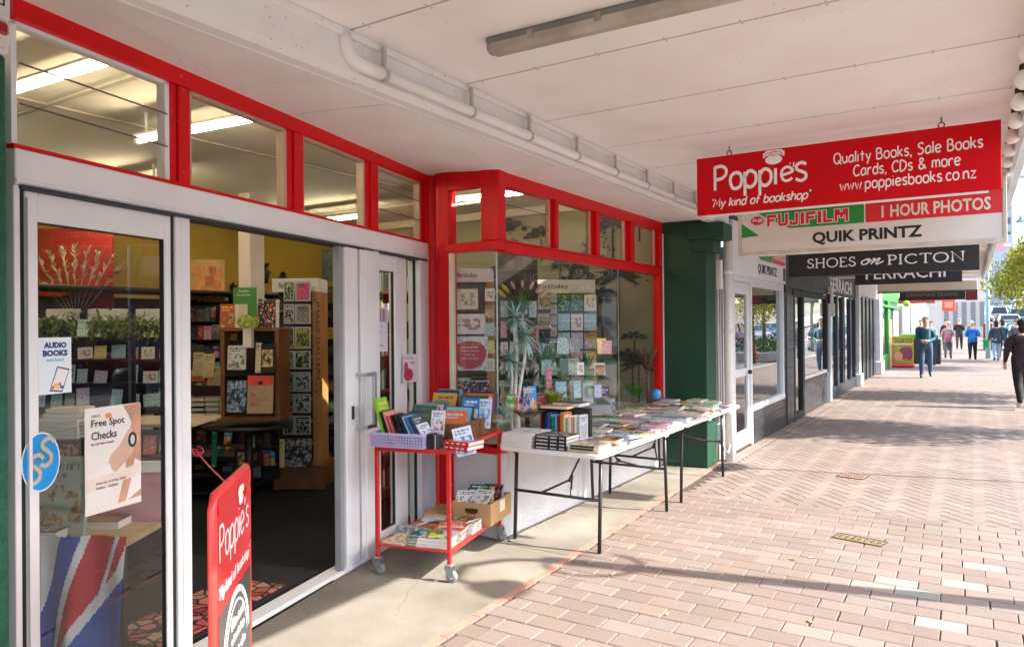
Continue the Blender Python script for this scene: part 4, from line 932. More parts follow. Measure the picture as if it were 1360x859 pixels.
# vertical notice strip on the pier
def notice(lab, y0, y1, z0, z1, m, x=NX-.006, cat='notice', name='notice'):
    b = MB(); b.box(x, x+.002, y0, y1, z0, z1); return solo(name, b, m, lab, cat, loc=(x, y0, z0))
for i, (z0, z1, m, s_) in enumerate(((1.86, 2.12, cover('3a2f4a', 'c8c0d8', '8a7aa0', 3, 1), 'top purple one'), (1.58, 1.84, cover('5a3f6a', 'd8c8e0', 'a08ab0', 5, 1), 'second, plum one'), (1.28, 1.56, cover('e0dde4', 'b03040', '888090', 6, 3), 'white one with red print'), (.98, 1.26, cover('dcdae2', '807890', '9090a0', 8, 1), 'plain white one'), (.70, .96, cover('b06a6a', 'e8d8d0', '703038', 9, 0), 'lowest, brick red one'))):
    notice('small opening-hours notice on the pier beside the white door, '+s_, 8.86, 9.05, z0, z1, m)
# pipes in the gap between column and photo shop
g_ = thing('downpipe', 'fat white downpipe beside the green column', 'downpipe', (-2.42, 8.62, 0))
b = MB(); b.tube([(-2.42, 8.62, .0), (-2.42, 8.62, 2.66)], .052, 14); part('pipe', b, m_pvc, g_)
for z in (.55, 1.5, 2.2):
    b = MB(); b.tube([(-2.42, 8.62, z), (-2.42, 8.62, z+.05)], .057, 14); part('collar', b, m_pvc, g_)
g_ = thing('conduit', 'thin grey conduit pair with switch boxes running up beside the green column', 'conduit', (-2.5, 8.46, 0))
b = MB(); b.tube([(-2.495, 8.455, .45), (-2.495, 8.455, 2.4)], .014, 8); b.tube([(-2.48, 8.50, .3), (-2.48, 8.50, 2.1)], .010, 8); b.tube([(-2.46, 8.47, .25), (-2.44, 8.47, .16), (-2.40, 8.5, .12), (-2.4, 8.56, .2)], .012, 8); part('pipe', b, mat('grey_conduit', (.5, .5, .5), .5, .1, 8), g_)
b = MB(); b.cbox(-2.515, -2.46, 8.425, 8.475, .22, .46, .006); part('switch_box', b, mat('pale_switch_box', (.6, .64, .66), .5), g_)
b = MB(); b.cbox(-2.51, -2.45, 8.44, 8.52, 2.02, 2.36, .006); part('fuse_box', b, m_pvc, g_)
b = MB(); b.box(-2.60, -2.545, 8.43, 8.70, 0, 2.9); solo('wall', b, mat('gap_wall', (.30, .28, .26), .9, .2, 5), 'narrow strip of bare grey wall behind the downpipe', 'wall', loc=(-2.58, 8.5, 0))

# charcoal shop
cs = thing('shop', 'charcoal painted shop with two black framed windows and a black door', 'shop', (-2.6, 14, 0))
b = MB(); b.cbox(NX-.08, NX+.02, 12.05, 16.05, 2.19, 2.90, .004); b.cbox(NX-.08, NX+.012, 12.13, 12.6, 0, 2.189, .003); part('wall', b, m_char, cs)
tiles(cs, 13.55, 15.98, .01, .62); tiles(cs, 12.10, 12.60, .02, 2.1, x=NX+.022)
b = MB()
for (a, c) in ((12.62, 12.74), (13.36, 13.52), (15.86, 16.02)): b.cbox(NX-.06, NX+.03, a, c, .0 if a < 15 else .62, 2.18, .004)
b.cbox(NX-.06, NX+.028, 12.74, 13.36, 2.06, 2.17, .003); b.cbox(NX-.06, NX+.028, 12.74, 13.36, .0, .12, .003); b.cbox(NX-.05, NX+.026, 13.52, 15.86, 2.08, 2.17, .003); part('window_frame', b, m_seal, cs)
b = MB(); b.cbox(NX-.05, NX+.03, 13.52, 15.86, .625, .68, .003); part('sill', b, mat('pale_sill', (.7, .7, .7), .5), cs)
b = MB(); b.box(NX-.02, NX-.014, 12.74, 13.36, .12, 2.06); b.box(NX-.02, NX-.014, 13.52, 15.86, .68, 2.08); part('glass_pane', b, m_shopglass, cs)
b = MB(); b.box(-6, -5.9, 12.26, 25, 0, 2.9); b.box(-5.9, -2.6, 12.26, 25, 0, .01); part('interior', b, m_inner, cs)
# clothing shop
fs = thing('shop', 'shop with lettered fascia, glass double doors and slim white posts', 'shop', (-2.6, 18, 0))
b = MB(); b.cbox(NX-.08, NX+.02, 16.06, 20.3, 2.22, 2.90, .004); part('fascia', b, m_char, fs)
b = MB(); b.merge(fit(typed('FERRACHI', .3, bold=.003), 3.2, .30), FX(NX+.022, 16.4, 2.28)); part('lettering', b, m_swhite, fs)
b = MB()
for (a, c) in ((17.25, 17.45), (18.1, 18.2), (18.3, 18.42), (19.3, 19.5), (20.15, 20.28)): b.cbox(NX-.06, NX+.02, a, c, 0, 2.2, .004)
b.cbox(NX-.06, NX+.018, 16.3, 20.2, .0, .25, .003); part('window_frame', b, mat('blue_black_frame', (.02, .03, .045), .4), fs)
b = MB(); b.box(NX-.03, NX-.024, 16.3, 20.15, .25, 2.2); part('glass_pane', b, m_shopglass, fs)
b = MB(); b.cbox(NX-.03, NX+.06, 16.10, 16.22, .0, 2.2, .006); part('white_post', b, m_upvc, fs)
b = MB(); b.cbox(NX-.03, NX+.09, 16.1, 16.35, 2.0, 2.36, .01); b.cbox(NX, NX+.12, 16.16, 16.3, 1.75, 2.02, .01); part('meter_box', b, mat('meter_cream', (.66, .62, .55), .6, .1, 6), fs)
b = MB(); b.cbox(NX-.06, NX+.10, 20.3, 20.62, 0, 2.9, .01); b.cbox(NX-.07, NX+.15, 20.26, 20.66, 0, .32, .02); solo('pillar', b, m_upvc, 'first slim white pillar with a chunky foot beyond the glass double doors', 'pillar', 'white pillars along the shops', (NX, 20.4, 0))
# shutter-like dark doors
sh = thing('shop', 'white walled shop with a run of tall dark folding doors', 'shop', (-2.6, 23, 0))
b = MB(); b.cbox(NX-.08, NX+.02, 20.63, 25.3, 2.33, 2.95, .004); part('wall', b, mat('white_shop_wall', (.7, .69, .68), .7, .05, 2), sh)
for k in range(5):
    a = 20.75+k*.86; b = MB(); b.cbox(NX-.05, NX+.0, a, a+.82, .02, 2.31, .01); part('door_leaf', b, mat('black_gloss', (.012, .013, .016), .3, .1, 4), sh)
    b = MB(); b.cbox(NX-.0, NX+.03, a+.03, a+.16, .04, 2.29, .006); part('door_stile', b, mat('dark_green_grey_stile', (.06, .075, .08), .35), sh)
b = MB(); b.tube([(NX+.07, 20.9, 1.0), (NX+.07, 20.9, 1.5)], .015, 6); part('handle', b, m_seal, sh)
b = MB(); b.cbox(NX-.06, NX+.10, 25.3, 25.9, 0, 2.9, .01); b.cbox(NX-.07, NX+.15, 25.25, 25.95, 0, .4, .02); solo('pillar', b, m_upvc, 'second slim white pillar, just before the bright green shopfront', 'pillar', 'white pillars along the shops', (NX, 25.5, 0))
# green shop
gs = thing('shop', 'bright leaf green shopfront with one glass window and dark doorway', 'shop', (-2.6, 30, 0)); m_lg = mat('leaf_green', (.025, .20, .035), .45, .1, 4)
b = MB(); b.cbox(NX-.1, NX+.02, 26.0, 33.5, 2.35, 3.0, .01); b.cbox(NX-.1, NX+.02, 28.8, 29.7, 0, 2.35, .01); b.cbox(NX-.1, NX+.03, 26.0, 28.8, 0, .5, .01); b.cbox(NX-.1, NX+.08, 26, 33.5, 2.12, 2.2, .01); part('wall', b, m_lg, gs)
b = MB(); b.box(NX-.05, NX-.044, 26.0, 28.8, .5, 2.12); part('glass_pane', b, m_shopglass, gs)
b = MB(); b.box(NX-.06, NX-.02, 29.7, 31.4, 0, 2.12); part('doorway', b, mat('doorway_dark', (.02, .02, .022), .8), gs)
b = MB(); b.box(NX-.06, NX-.03, 31.4, 33.5, 0, 2.12); part('window', b, mat('pale_window', (.45, .47, .48), .3), gs)
ba = MB(); ba.ball((NX+.45, 31.0, 2.3), .12, n=12, m=8, sc=(1, 1, 1)); solo('balloon', ba, mat('lime_balloon', (.45, .62, .05), .3), 'lime green round lantern hanging by the green shopfront', 'lantern', loc=(NX+.5, 31, 2.1))
rb = MB(); rb.cbox(NX, NX+1.3, 33.2, 33.3, 2.35, 2.60, .01); solo('hanging_sign', rb, mat('tomato_panel', (.6, .06, .04), .5), 'plain tomato red panel hanging beyond the green shopfront', 'sign', loc=(NX, 33.2, 2.4))
# street end: further low fronts, each one its own
rnd = random.Random(11)
fronts = [(33.6, 39, 3.4, (.66, .62, .6), 'pale shopfront with black doorway past the green shop'), (39, 46, 4.2, (.6, .6, .62), 'white pilastered shopfront further down the row'), (46, 56, 4.6, (.74, .66, .56), 'cream shopfront with tall windows far down the row')]
for (a, c, h, colr, lab) in fronts:
    t = thing('shop', lab, 'shop', (NX-.3, (a+c)/2, 0)); mm = mat('front_%d' % a, colr, .7, .06, 2)
    b = MB(); b.box(NX-.6, NX-.05, a, c-.05, 0, h); part('wall', b, mm, t)
    n_ = int((c-a)/1.8)
    for k in range(n_):
        y = a+.3+k*(c-a-.4)/n_
        b = MB(); b.cbox(NX-.06, NX-.02, y, y+(c-a)/n_*.6, .1 if k % 2 else .6, 2.3, .01); part('window', b, m_char if k % 2 == 0 else mat('pale_window', (.45, .47, .48), .3), t)
        b = MB(); b.cbox(NX-.06, NX+.06, y+(c-a)/n_*.66, y+(c-a)/n_*.82, 0, 2.6, .01); part('pilaster', b, m_upvc, t)
eb = thing('building', 'cream two storey building at the end of the row', 'building', (-5, 72, 0)); b = MB(); b.box(-9, .9, 70, 82, 0, 5.2); part('wall', b, mat('cream_end_wall', (.72, .62, .52), .8, .06, .5), eb)
b = MB(); b.cbox(-9.1, 1.0, 69.9, 82.1, 5.2, 5.5, .05); part('roof', b, mat('end_roof', (.4, .38, .37), .8), eb)
for k in range(5):
    b = MB(); b.cbox(-1.9+k*.62, -1.9+k*.62+.32, 69.93, 70.0, 1.2+.0*k, 3.2, .01); part('window', b, mat('end_window', (.25, .24, .25), .3), eb)
sg2 = thing('hanging_sign', 'tomato red square sign on the cream end building', 'sign', (-1.8, 60, 2)); b = MB(); b.cbox(-1.75, -.95, 59.9, 60, 2.35, 3.25, .02); b.box(-2.6, -1.75, 59.93, 59.96, 3.1, 3.16); part('panel', b, mat('tomato_red', (.75, .12, .05), .5), sg2)
b = MB(); b.cbox(-1.6, -1.1, 59.885, 59.899, 2.6, 3.0, .005); part('emblem', b, mat('tomato_light', (.9, .35, .2), .5), sg2)
# red post box and bins near there
b = MB(); b.cbox(.55, 1.0, 49, 49.4, 0, 1.5, .03); solo('post_box', b, mat('dull_maroon', (.25, .05, .04), .5), 'dull maroon post box at the far end of the footpath', 'post box', loc=(.8, 49.2, 0))

# ============================================================ STREET FURNITURE
m_pole = mat('pole_grey', (.5, .53, .55), .45, .1, 6)
tp = thing('street_lamp', 'tall slim blue-grey street pole rising past the awnings', 'street lamp', (.55, 38, 0))
b = MB(); b.tube([(.60, 38, 0), (.60, 38, 1.2), (.60, 38, 7.5)], [.10, .085, .06], 10); part('pole', b, mat('blue_grey_pole', (.28, .45, .5), .4, .1, 5), tp)
b = MB(); b.tube([(.6, 38, 7.4), (1.6, 38, 7.8)], .04, 8); b.cbox(1.5, 2.1, 37.85, 38.15, 7.72, 7.84, .03); part('lamp_arm', b, m_pole, tp)
# ornate lamp post on the kerb whose shadow crosses the paving
lp = thing('street_lamp', 'ornate kerbside lamp post with curled bracket, casting the long shadow over the near paving', 'street lamp', (2.03, 5.50, 0))
b = MB(); b.tube([(2.03, 5.5, 0), (2.03, 5.5, .5), (2.03, 5.5, .52), (2.03, 5.5, 3.7)], [.13, .12, .088, .07], 10); b.tube([(2.03, 5.5, 1.55), (2.03, 5.5, 1.75), (2.03, 5.5, 1.95)], [.06, .075, .06], 10); part('pole', b, m_pole, lp)
b = MB(); b.tube([(2.03, 5.5, 3.65), (2.03, 5.42, 3.9), (2.03, 5.2, 4.05), (2.03, 4.95, 3.98), (2.03, 4.86, 3.8)], .03, 8); b.tube([(2.03+.0, 5.5+.25*math.cos(a), 3.45+.25*math.sin(a)) for a in [PI/2*.9+1.5*PI*i/14 for i in range(15)]], .02, 6); part('bracket', b, m_pole, lp)
b = MB(); b.lathe([(.02, .12), (.08, .08), (.17, -.05), (.05, -.1), (0, -.1)], 12, M=Matrix.Translation((2.03, 4.86, 3.72))); part('lamp', b, m_pole, lp)
sp = thing('sign_pole', 'thin sign pole with an oval plate at the kerb beyond the lamp post', 'sign pole', (2.0, 9.35, 0))
b = MB(); b.tube([(2.0, 9.35, 0), (2.0, 9.35, 3.45)], .022, 8); part('pole', b, m_pole, sp)
b = MB(); b.ball((2.0, 9.35, 3.55), .16, n=12, m=8, sc=(.1, 1.7, 1)); part('plate', b, m_pole, sp)
# hanging street lantern seen against the sky
hl = thing('street_lamp', 'small bell shaped lantern hanging from an arm against the sky', 'street lamp', (1.2, 26, 0))
hp = PX(1356, 292, 22)
b = MB(); b.tube([(hp.x+1.6, hp.y, 0), (hp.x+1.6, hp.y, hp.z+.75)], .06, 8); part('pole', b, m_pole, hl)
b = MB(); b.tube([(hp.x+1.6, hp.y, hp.z+.7), (hp.x+.6, hp.y, hp.z+.85), (hp.x, hp.y, hp.z+.6), (hp.x, hp.y, hp.z+.1)], .02, 6); part('arm', b, m_pole, hl)
b = MB(); b.lathe([(.02, .14), (.05, .06), (.14, -.05), (.16, -.06), (0, -.04)], 12, M=Matrix.Translation(hp)); part('shade', b, mat('teal_shade', (.1, .25, .25), .4), hl)
# planter box with hedge, bin and cones by the kerb (seen in the window reflections)
pl = thing('planter', 'low concrete kerbside planter with a clipped hedge', 'planter', (2.9, 13.6, 0))
b = MB(); b.cbox(2.3, 3.35, 11.6, 16.0, 0, .38, .02); part('trough', b, m_kerb, pl)
m_leafd = mat('hedge_leaf', (.05, .12, .02), .6, .4, 8)
b = MB(); rnd = random.Random(3)
for i in range(2600):
    p = Vector((rnd.uniform(2.35, 3.3), rnd.uniform(11.7, 15.9), rnd.uniform(.38, .82))); q = Euler((rnd.random()*6, rnd.random()*6, rnd.random()*6)).to_matrix(); s_ = .045
    b.add([p+q@Vector(v) for v in ((-s_, 0, 0), (0, -s_*.6, 0), (s_, 0, 0), (0, s_*.6, 0))], [(0, 1, 2, 3)])
part('hedge', b, m_leafd, pl, kind='stuff')
pl2 = thing('planter', 'second kerbside planter with a clipped hedge, up the street', 'planter', (3.3, 36, 0))
b = MB(); b.cbox(2.6, 4.0, 33.5, 38.5, -.12, .30, .02); part('trough', b, m_kerb, pl2)
b = MB()
for i in range(2200):
    p = Vector((rnd.uniform(2.65, 3.95), rnd.uniform(33.6, 38.4), rnd.uniform(.3, .85))); q = Euler((rnd.random()*6, rnd.random()*6, rnd.random()*6)).to_matrix(); s_ = .06
    b.add([p+q@Vector(v) for v in ((-s_, 0, 0), (0, -s_*.6, 0), (s_, 0, 0), (0, s_*.6, 0))], [(0, 1, 2, 3)])
part('hedge', b, m_leafd, pl2, kind='stuff')
def cone(x, y, lab):
    t = thing('traffic_cone', lab, 'traffic cone', (x, y, 0), 0, 'orange cones by the road')
    b = MB(); b.cbox(-.18, .18, -.18, .18, 0, .03, .01); b.lathe([(.13, .03), (.03, .65), (0, .65)], 12); part('body', b, mat('cone_orange', (.8, .18, .03), .5), t, True)
    b = MB(); b.lathe([(.093, .25), (.071, .4)], 12); part('band', b, m_swhite, t, True)
cone(3.1, 10.9, 'orange traffic cone at the near end of the hedge'); cone(3.1, 16.8, 'orange traffic cone at the far end of the hedge'); cone(2.9, 32.6, 'orange traffic cone before the second planter'); cone(3.6, 39.2, 'orange traffic cone past the second planter')
bn = thing('bin', 'round grey litter bin on the kerb side of the footpath', 'bin', (2.6, 10.2, 0)); b = MB(); b.lathe([(.2, 0), (.24, .1), (.26, .85), (.2, .95), (.0, .97)], 14, M=Matrix.Translation((2.6, 10.2, 0))); part('body', b, m_char, bn)

# ============================================================ TREES
def leafmat(name, c1, c2, c3):
    m = bpy.data.materials.new(name); m.use_nodes = True; n, l = m.node_tree.nodes, m.node_tree.links; b = n['Principled BSDF']
    g = N(n, 'ShaderNodeNewGeometry'); rp = n.new('ShaderNodeValToRGB'); e = rp.color_ramp.elements
    e[0].color = (*c1, 1); e[1].color = (*c3, 1); k = e.new(.5); k.color = (*c2, 1)
    l.new(g.outputs['Random Per Island'], rp.inputs[0]); l.new(rp.outputs[0], b.inputs['Base Color']); b.inputs['Roughness'].default_value = .55
    tr = N(n, 'ShaderNodeBsdfTranslucent'); l.new(rp.outputs[0], tr.inputs[0]); mx = N(n, 'ShaderNodeMixShader'); mx.inputs[0].default_value = .3
    l.new(b.outputs[0], mx.inputs[1]); l.new(tr.outputs[0], mx.inputs[2]); l.new(mx.outputs[0], n['Material Output'].inputs[0]); return m
m_leafa = leafmat('autumn_leaf', (.14, .19, .02), (.34, .32, .02), (.55, .40, .03))
m_leafg = leafmat('green_leaf', (.035, .09, .015), (.07, .15, .02), (.13, .2, .03))
m_bark = mat('bark', (.16, .12, .09), .9, .3, 8, .5, 30)
def tree(lab, x, y, H, r, n, lm, seed, lw=.055, blobs=9, group='street trees', zc=None, trunk_r=.08):
    rd_ = random.Random(seed); z0 = hill(x, y); t = thing('street_tree', lab, 'tree', (x, y, z0), 0, group)
    zc = zc or H-r*.9; b = MB(); b.tube([(x, y, z0), (x+.04, y, z0+zc*.5), (x-.02, y+.05, z0+zc*.85)], [trunk_r*1.3, trunk_r, trunk_r*.7], 9)
    cs_ = []
    for i in range(blobs):
        a = i*2.4+rd_.random(); rr = r*rd_.uniform(.35, .75); c = Vector((x+rr*math.cos(a), y+rr*math.sin(a), z0+zc+rd_.uniform(-.65, .8)*r*.9)); cs_.append((c, r*rd_.uniform(.28, .48)))
        b.tube([(x, y, z0+zc*rd_.uniform(.55, .85)), (x+(c.x-x)*.5, y+(c.y-y)*.5, (z0+zc*.8+c.z)/2+.1), tuple(c)], [trunk_r*.55, trunk_r*.35, trunk_r*.12], 6)
    part('trunk', b, m_bark, t)
    b = MB()
    for i in range(n):
        c, cr = cs_[rd_.randrange(len(cs_))]; d = Vector((rd_.gauss(0, 1), rd_.gauss(0, 1), rd_.gauss(0, .8))).normalized()*cr*rd_.random()**.45*1.15
        p = c+d; q = Euler((rd_.random()*6.3, rd_.random()*6.3, rd_.random()*6.3)).to_matrix(); s_ = lw*rd_.uniform(.7, 1.4)
        b.add([p+q@Vector(v) for v in ((-s_, 0, 0), (0, -s_*.55, s_*.15), (s_, 0, 0), (0, s_*.55, s_*.15))], [(0, 1, 2, 3)])
    part('crown', b, lm, t, kind='stuff'); return t
tree('yellow-green street tree whose crown leans in at the right edge', 2.35, 30, 5.2, 1.75, 9000, m_leafa, 5, .06, 13, zc=3.35)
tree('autumn street tree growing in the hedge planter, outside the frame', 2.9, 13.4, 5.6, 1.6, 7500, m_leafa, 8, .07, 10)
tree('small autumn street tree past the planter, casting shade on the footpath', 3.0, 19.3, 5.0, 1.5, 6000, m_leafa, 9, .07, 9)
tree('green street tree near the sign pole, reflected in the windows', 13.0, 20, 6.5, 2.4, 7000, m_leafa, 14, .1, 12, trunk_r=.13)
tree('green tree across the road, second from the corner', 13.4, 33, 7, 2.6, 6000, m_leafg, 15, .11, 12, trunk_r=.14)
tree('green tree across the road, farthest along', 13.4, 52, 7, 2.6, 5000, m_leafg, 16, .12, 12, trunk_r=.14)
tree('bushy street tree behind the yellow-green one', 2.6, 44, 5.5, 1.7, 4000, m_leafg, 17, .08, 10)

tree('slender street tree in the second planter, mirrored in the photo shop window', 3.3, 36, 5.2, 1.6, 4000, m_leafa, 21, .08, 10)
# ============================================================ CARS
m_tyre = mat('tyre', (.02, .02, .02), .8, .1, 20); m_rim = mat('alloy_rim', (.5, .5, .52), .3, metal=.8)
m_carglass = mat('car_glass', (.03, .04, .045), .05, 0, spec=.8); m_lamp = mat('headlamp', (.8, .8, .78), .1, .05, 30); m_tail = mat('tail_lamp', (.45, .01, .01), .2)
def paint(name, c): return mat('car_paint_'+name, c, .25, .03, 2, metal=.25, coat=.6)
CARS = {}
def car(lab, x, y, rz, pm_, suv=False, group='parked cars'):
    z = hill(x, y)-.125; sl_ = math.atan((hill(0, y+1)-hill(0, y-1))/2)
    t = thing('parked_car', lab, 'car', (x, y, z), rz, group)
    t.rotation_euler = (Matrix.Rotation(sl_, 3, 'X') @ Matrix.Rotation(rz, 3, 'Z')).to_euler()
    if (suv, 'b') not in CARS:
        hgt = 1.72 if suv else 1.45; L = 4.5; W_ = .90
        # stations along x: (x, bottom z, shoulder z, half width)
        st = [(-2.25, .45, .72, .70), (-2.18, .28, .84, .82), (-1.9, .24, .95, .88), (-1.2, .22, 1.0, W_), (0, .22, .98, W_), (1.0, .22, .95, W_), (1.7, .24, .86, .87), (2.1, .28, .76, .80), (2.25, .42, .64, .68)]
        b = MB(); vs = []
        for (sx, zb, zs, hw_) in st: vs += [(sx, -hw_*.92, zb), (sx, -hw_, (zb+zs)/2), (sx, -hw_*.96, zs), (sx, 0, zs+.03), (sx, hw_*.96, zs), (sx, hw_, (zb+zs)/2), (sx, hw_*.92, zb)]
        b.add(vs, [(i*7+k, i*7+(k+1) % 7, (i+1)*7+(k+1) % 7, (i+1)*7+k) for i in range(len(st)-1) for k in range(7)], 0, True); b.add(vs[:7], [tuple(range(7))[::-1]]); b.add(vs[-7:], [tuple(range(7))])
        top = hgt-.05; xs_ = [(-2.05 if suv else -1.75), (-1.75 if suv else -1.15), .35, 1.15]
        r0, r1 = .80, .62
        b.box(xs_[1]+.02, xs_[2]-.02, -r1, r1, top-.02, top+.03)
        for sy in (-1, 1):
            for (xa, xb_) in ((xs_[0], xs_[1]), (-.35, -.38), (xs_[3], xs_[2])):
                b.tube([(xa, sy*(r0+.02), .95), (xb_, sy*(r1+.015), top)], .035, 6)
        CARS[(suv, 'b')] = b
        g2 = MB(); vs = [(xs_[0], -r0, .94), (xs_[3], -r0, .94), (xs_[3], r0, .94), (xs_[0], r0, .94), (xs_[1], -r1, top), (xs_[2], -r1, top), (xs_[2], r1, top), (xs_[1], r1, top)]
        g2.add(vs, [(0,3,2,1),(4,5,6,7),(0,1,5,4),(1,2,6,5),(2,3,7,6),(3,0,4,7)]); CARS[(suv, 'g')] = g2
        wb = MB(); wb.lathe([(0, -.09), (.28, -.10), (.32, -.07), (.32, .07), (.28, .10), (0, .09)], 18, M=Matrix.Rotation(PI/2, 4, 'X')); CARS['w'] = wb.mesh('wheel', m_tyre)
        rb_ = MB(); rb_.lathe([(0, .105), (.18, .103), (.2, .085)], 14, M=Matrix.Rotation(PI/2, 4, 'X')); rb_.lathe([(0, -.105), (.18, -.103), (.2, -.085)], 14, M=Matrix.Rotation(PI/2, 4, 'X')); CARS['r'] = rb_.mesh('rim', m_rim)
        hb_ = MB(); hb_.cbox(-.05, .05, -.17, .17, -.07, .07, .02); CARS['h'] = hb_.mesh('headlight', m_lamp); CARS['t'] = hb_.mesh('tail_light', m_tail)
        gb = MB(); gb.cbox(0, .03, -.35, .35, -.09, .09, .01); CARS['k'] = gb.mesh('grille', m_seal)
    def put(nm, me, loc, par):
        o = bpy.data.objects.new(nm, me); COL.objects.link(o); o.parent = par; o.location = loc; return o
    part('body', CARS[(suv, 'b')], pm_, t, True); part('glasshouse', CARS[(suv, 'g')], m_carglass, t, True)
    for sx in (-1.35, 1.4):
        for sy in (-.80, .80): w_ = put('wheel', CARS['w'], (sx, sy, .32), t); put('rim', CARS['r'], (0, 0, 0), w_)
    for sy in (-.6, .6): put('headlight', CARS['h'], (2.17, sy, .68), t); put('tail_light', CARS['t'], (-2.2, sy, .78), t)
    put('grille', CARS['k'], (2.24, 0, .5), t)
    for sy in (-1, 1): b = MB(); b.cbox(.75, .92, sy*.92, sy*1.06, .95, 1.07, .02); part('wing_mirror', b, pm_, t, True)
    return t
P_ = {k: paint(k, v) for k, v in dict(silver=(.55, .57, .6), white=(.78, .78, .78), blue=(.03, .12, .35), red=(.35, .02, .03), dark=(.04, .045, .05), pale=(.45, .55, .62), maroon=(.2, .02, .04), teal=(.05, .25, .3)).items()}
kerb_cars = [(2.75, 50, 'silver', True, 'silver four-wheel drive parked nearest behind the walkers'), (2.75, 56.5, 'white', False, 'white hatchback second in the kerbside row'), (2.75, 63, 'pale', False, 'pale blue car third in the kerbside row'), (2.75, 70, 'silver', False, 'silver saloon fourth in the kerbside row'), (2.75, 77, 'white', True, 'white four-wheel drive with spare wheel climbing the hill'), (2.75, 86, 'dark', False, 'dark car on the hill behind the spare wheel'), (4.2, 96, 'teal', True, 'teal van-like car high on the hill'), (2.75, 104, 'white', True, 'white van at the top of the parked row'), (3.2, 118, 'silver', False, 'silver car highest on the hill')]
for (x, y, c, s_, lab) in kerb_cars: car(lab, x, y, -PI/2 if s_ is False else PI/2, P_[c], s_, 'cars parked up the street')
for i, (y, c, s_, lab) in enumerate(((16, 'dark', False, 'dark hatchback nearest across the road'), (22, 'red', False, 'red car second across the road'), (28, 'white', True, 'white four-wheel drive across the road, reflected in the corner window'), (33.5, 'blue', True, 'blue four-wheel drive across the road'), (39, 'pale', False, 'pale blue car across the road'), (44.5, 'silver', False, 'silver car across the road'), (50, 'blue', False, 'bright blue car across the road, reflected in the photo shop window'), (56, 'maroon', True, 'maroon four-wheel drive across the road'), (62, 'white', False, 'white hatchback across the road'), (68, 'teal', False, 'teal car farthest across the road'))):
    car(lab, 10.35, y, PI/2+.02*i, P_[c], s_, 'cars parked across the road')
# ============================================================ BUILDINGS ACROSS AND UP THE HILL
def block(lab, x0, x1, y0, y1, h, c, rows, cols, face='y', roof=None, z0=None):
    z = hill((x0+x1)/2, y0)-.3 if z0 is None else z0
    t = thing('building', lab, 'building', ((x0+x1)/2, (y0+y1)/2, z)); mm = mat('wall_%s' % (c,), c, .8, .06, .4)
    b = MB(); b.box(x0, x1, y0, y1, z, z+h); part('wall', b, mm, t)
    b = MB(); b.cbox(x0-.2, x1+.2, y0-.2, y1+.2, z+h, z+h+.3, .05); part('roof', b, mat('roof_%s' % (roof or (.35, .33, .32),), roof or (.35, .33, .32), .7), t)
    wm = mat('far_window', (.08, .1, .12), .15, .1, 1)
    me = None
    for r_ in range(rows):
        for k in range(cols):
            zz = z+h*(r_+.3)/rows
            if face == 'y': a = x0+(x1-x0)*(k+.22)/cols; w_ = (x1-x0)/cols*.55; b = MB(); b.cbox(a, a+w_, y0-.06, y0+.02, zz, zz+h/rows*.45, .02)
            else: a = y0+(y1-y0)*(k+.22)/cols; w_ = (y1-y0)/cols*.55; b = MB(); b.cbox(x0-.06, x0+.02, a, a+w_, zz, zz+h/rows*.45, .02)
            part('window', b, wm, t)
block('cream two storey shop row across the road', 17, 30, -14, 6, 6.5, (.62, .56, .48), 2, 6, 'x')
block('white two storey shop across the road', 17, 30, 6.2, 19, 7.2, (.68, .68, .66), 2, 5, 'x')
block('brick red shop across the road', 17, 30, 19.2, 34, 6.2, (.4, .2, .15), 2, 5, 'x')
block('grey office block across the road', 17, 30, 34.2, 60, 8.5, (.45, .47, .5), 3, 7, 'x')
block('pale apartment block far up the hill', 7.5, 13.5, 185, 195, 8, (.7, .68, .64), 3, 4, z0=6.5)
block('white house far up the hill above the parked cars', 1, 7, 205, 215, 6, (.75, .74, .72), 2, 3, z0=7)
block('grey tower block on the skyline, left of the tree', 3.6, 6.8, 170, 180, 22, (.35, .38, .42), 8, 3, z0=3)
bb = thing('billboard', 'grey hoarding with a pink disc and white tab, above the parked cars', 'billboard', (3, 90, 2))
c0 = PX(1331, 329, 88)
b = MB(); b.cbox(c0.x-1.0, c0.x+1.1, c0.y, c0.y+.15, c0.z-2.2, c0.z+1.5, .02); b.box(c0.x-.1, c0.x+.1, c0.y+.02, c0.y+.12, 0, c0.z-2.2); part('board', b, mat('hoarding_grey', (.42, .46, .52), .6), bb)
b = MB(); b.add([(c0.x-.15+.75*math.cos(a), c0.y-.02, c0.z+.3+.65*math.sin(a)) for a in [2*PI*i/18 for i in range(18)]], [tuple(range(18))]); part('disc', b, mat('faded_pink', (.8, .3, .35), .6), bb)
b = MB(); b.box(c0.x+.2, c0.x+.9, c0.y-.04, c0.y-.025, c0.z+.15, c0.z+.5); part('tab', b, m_swhite, bb)
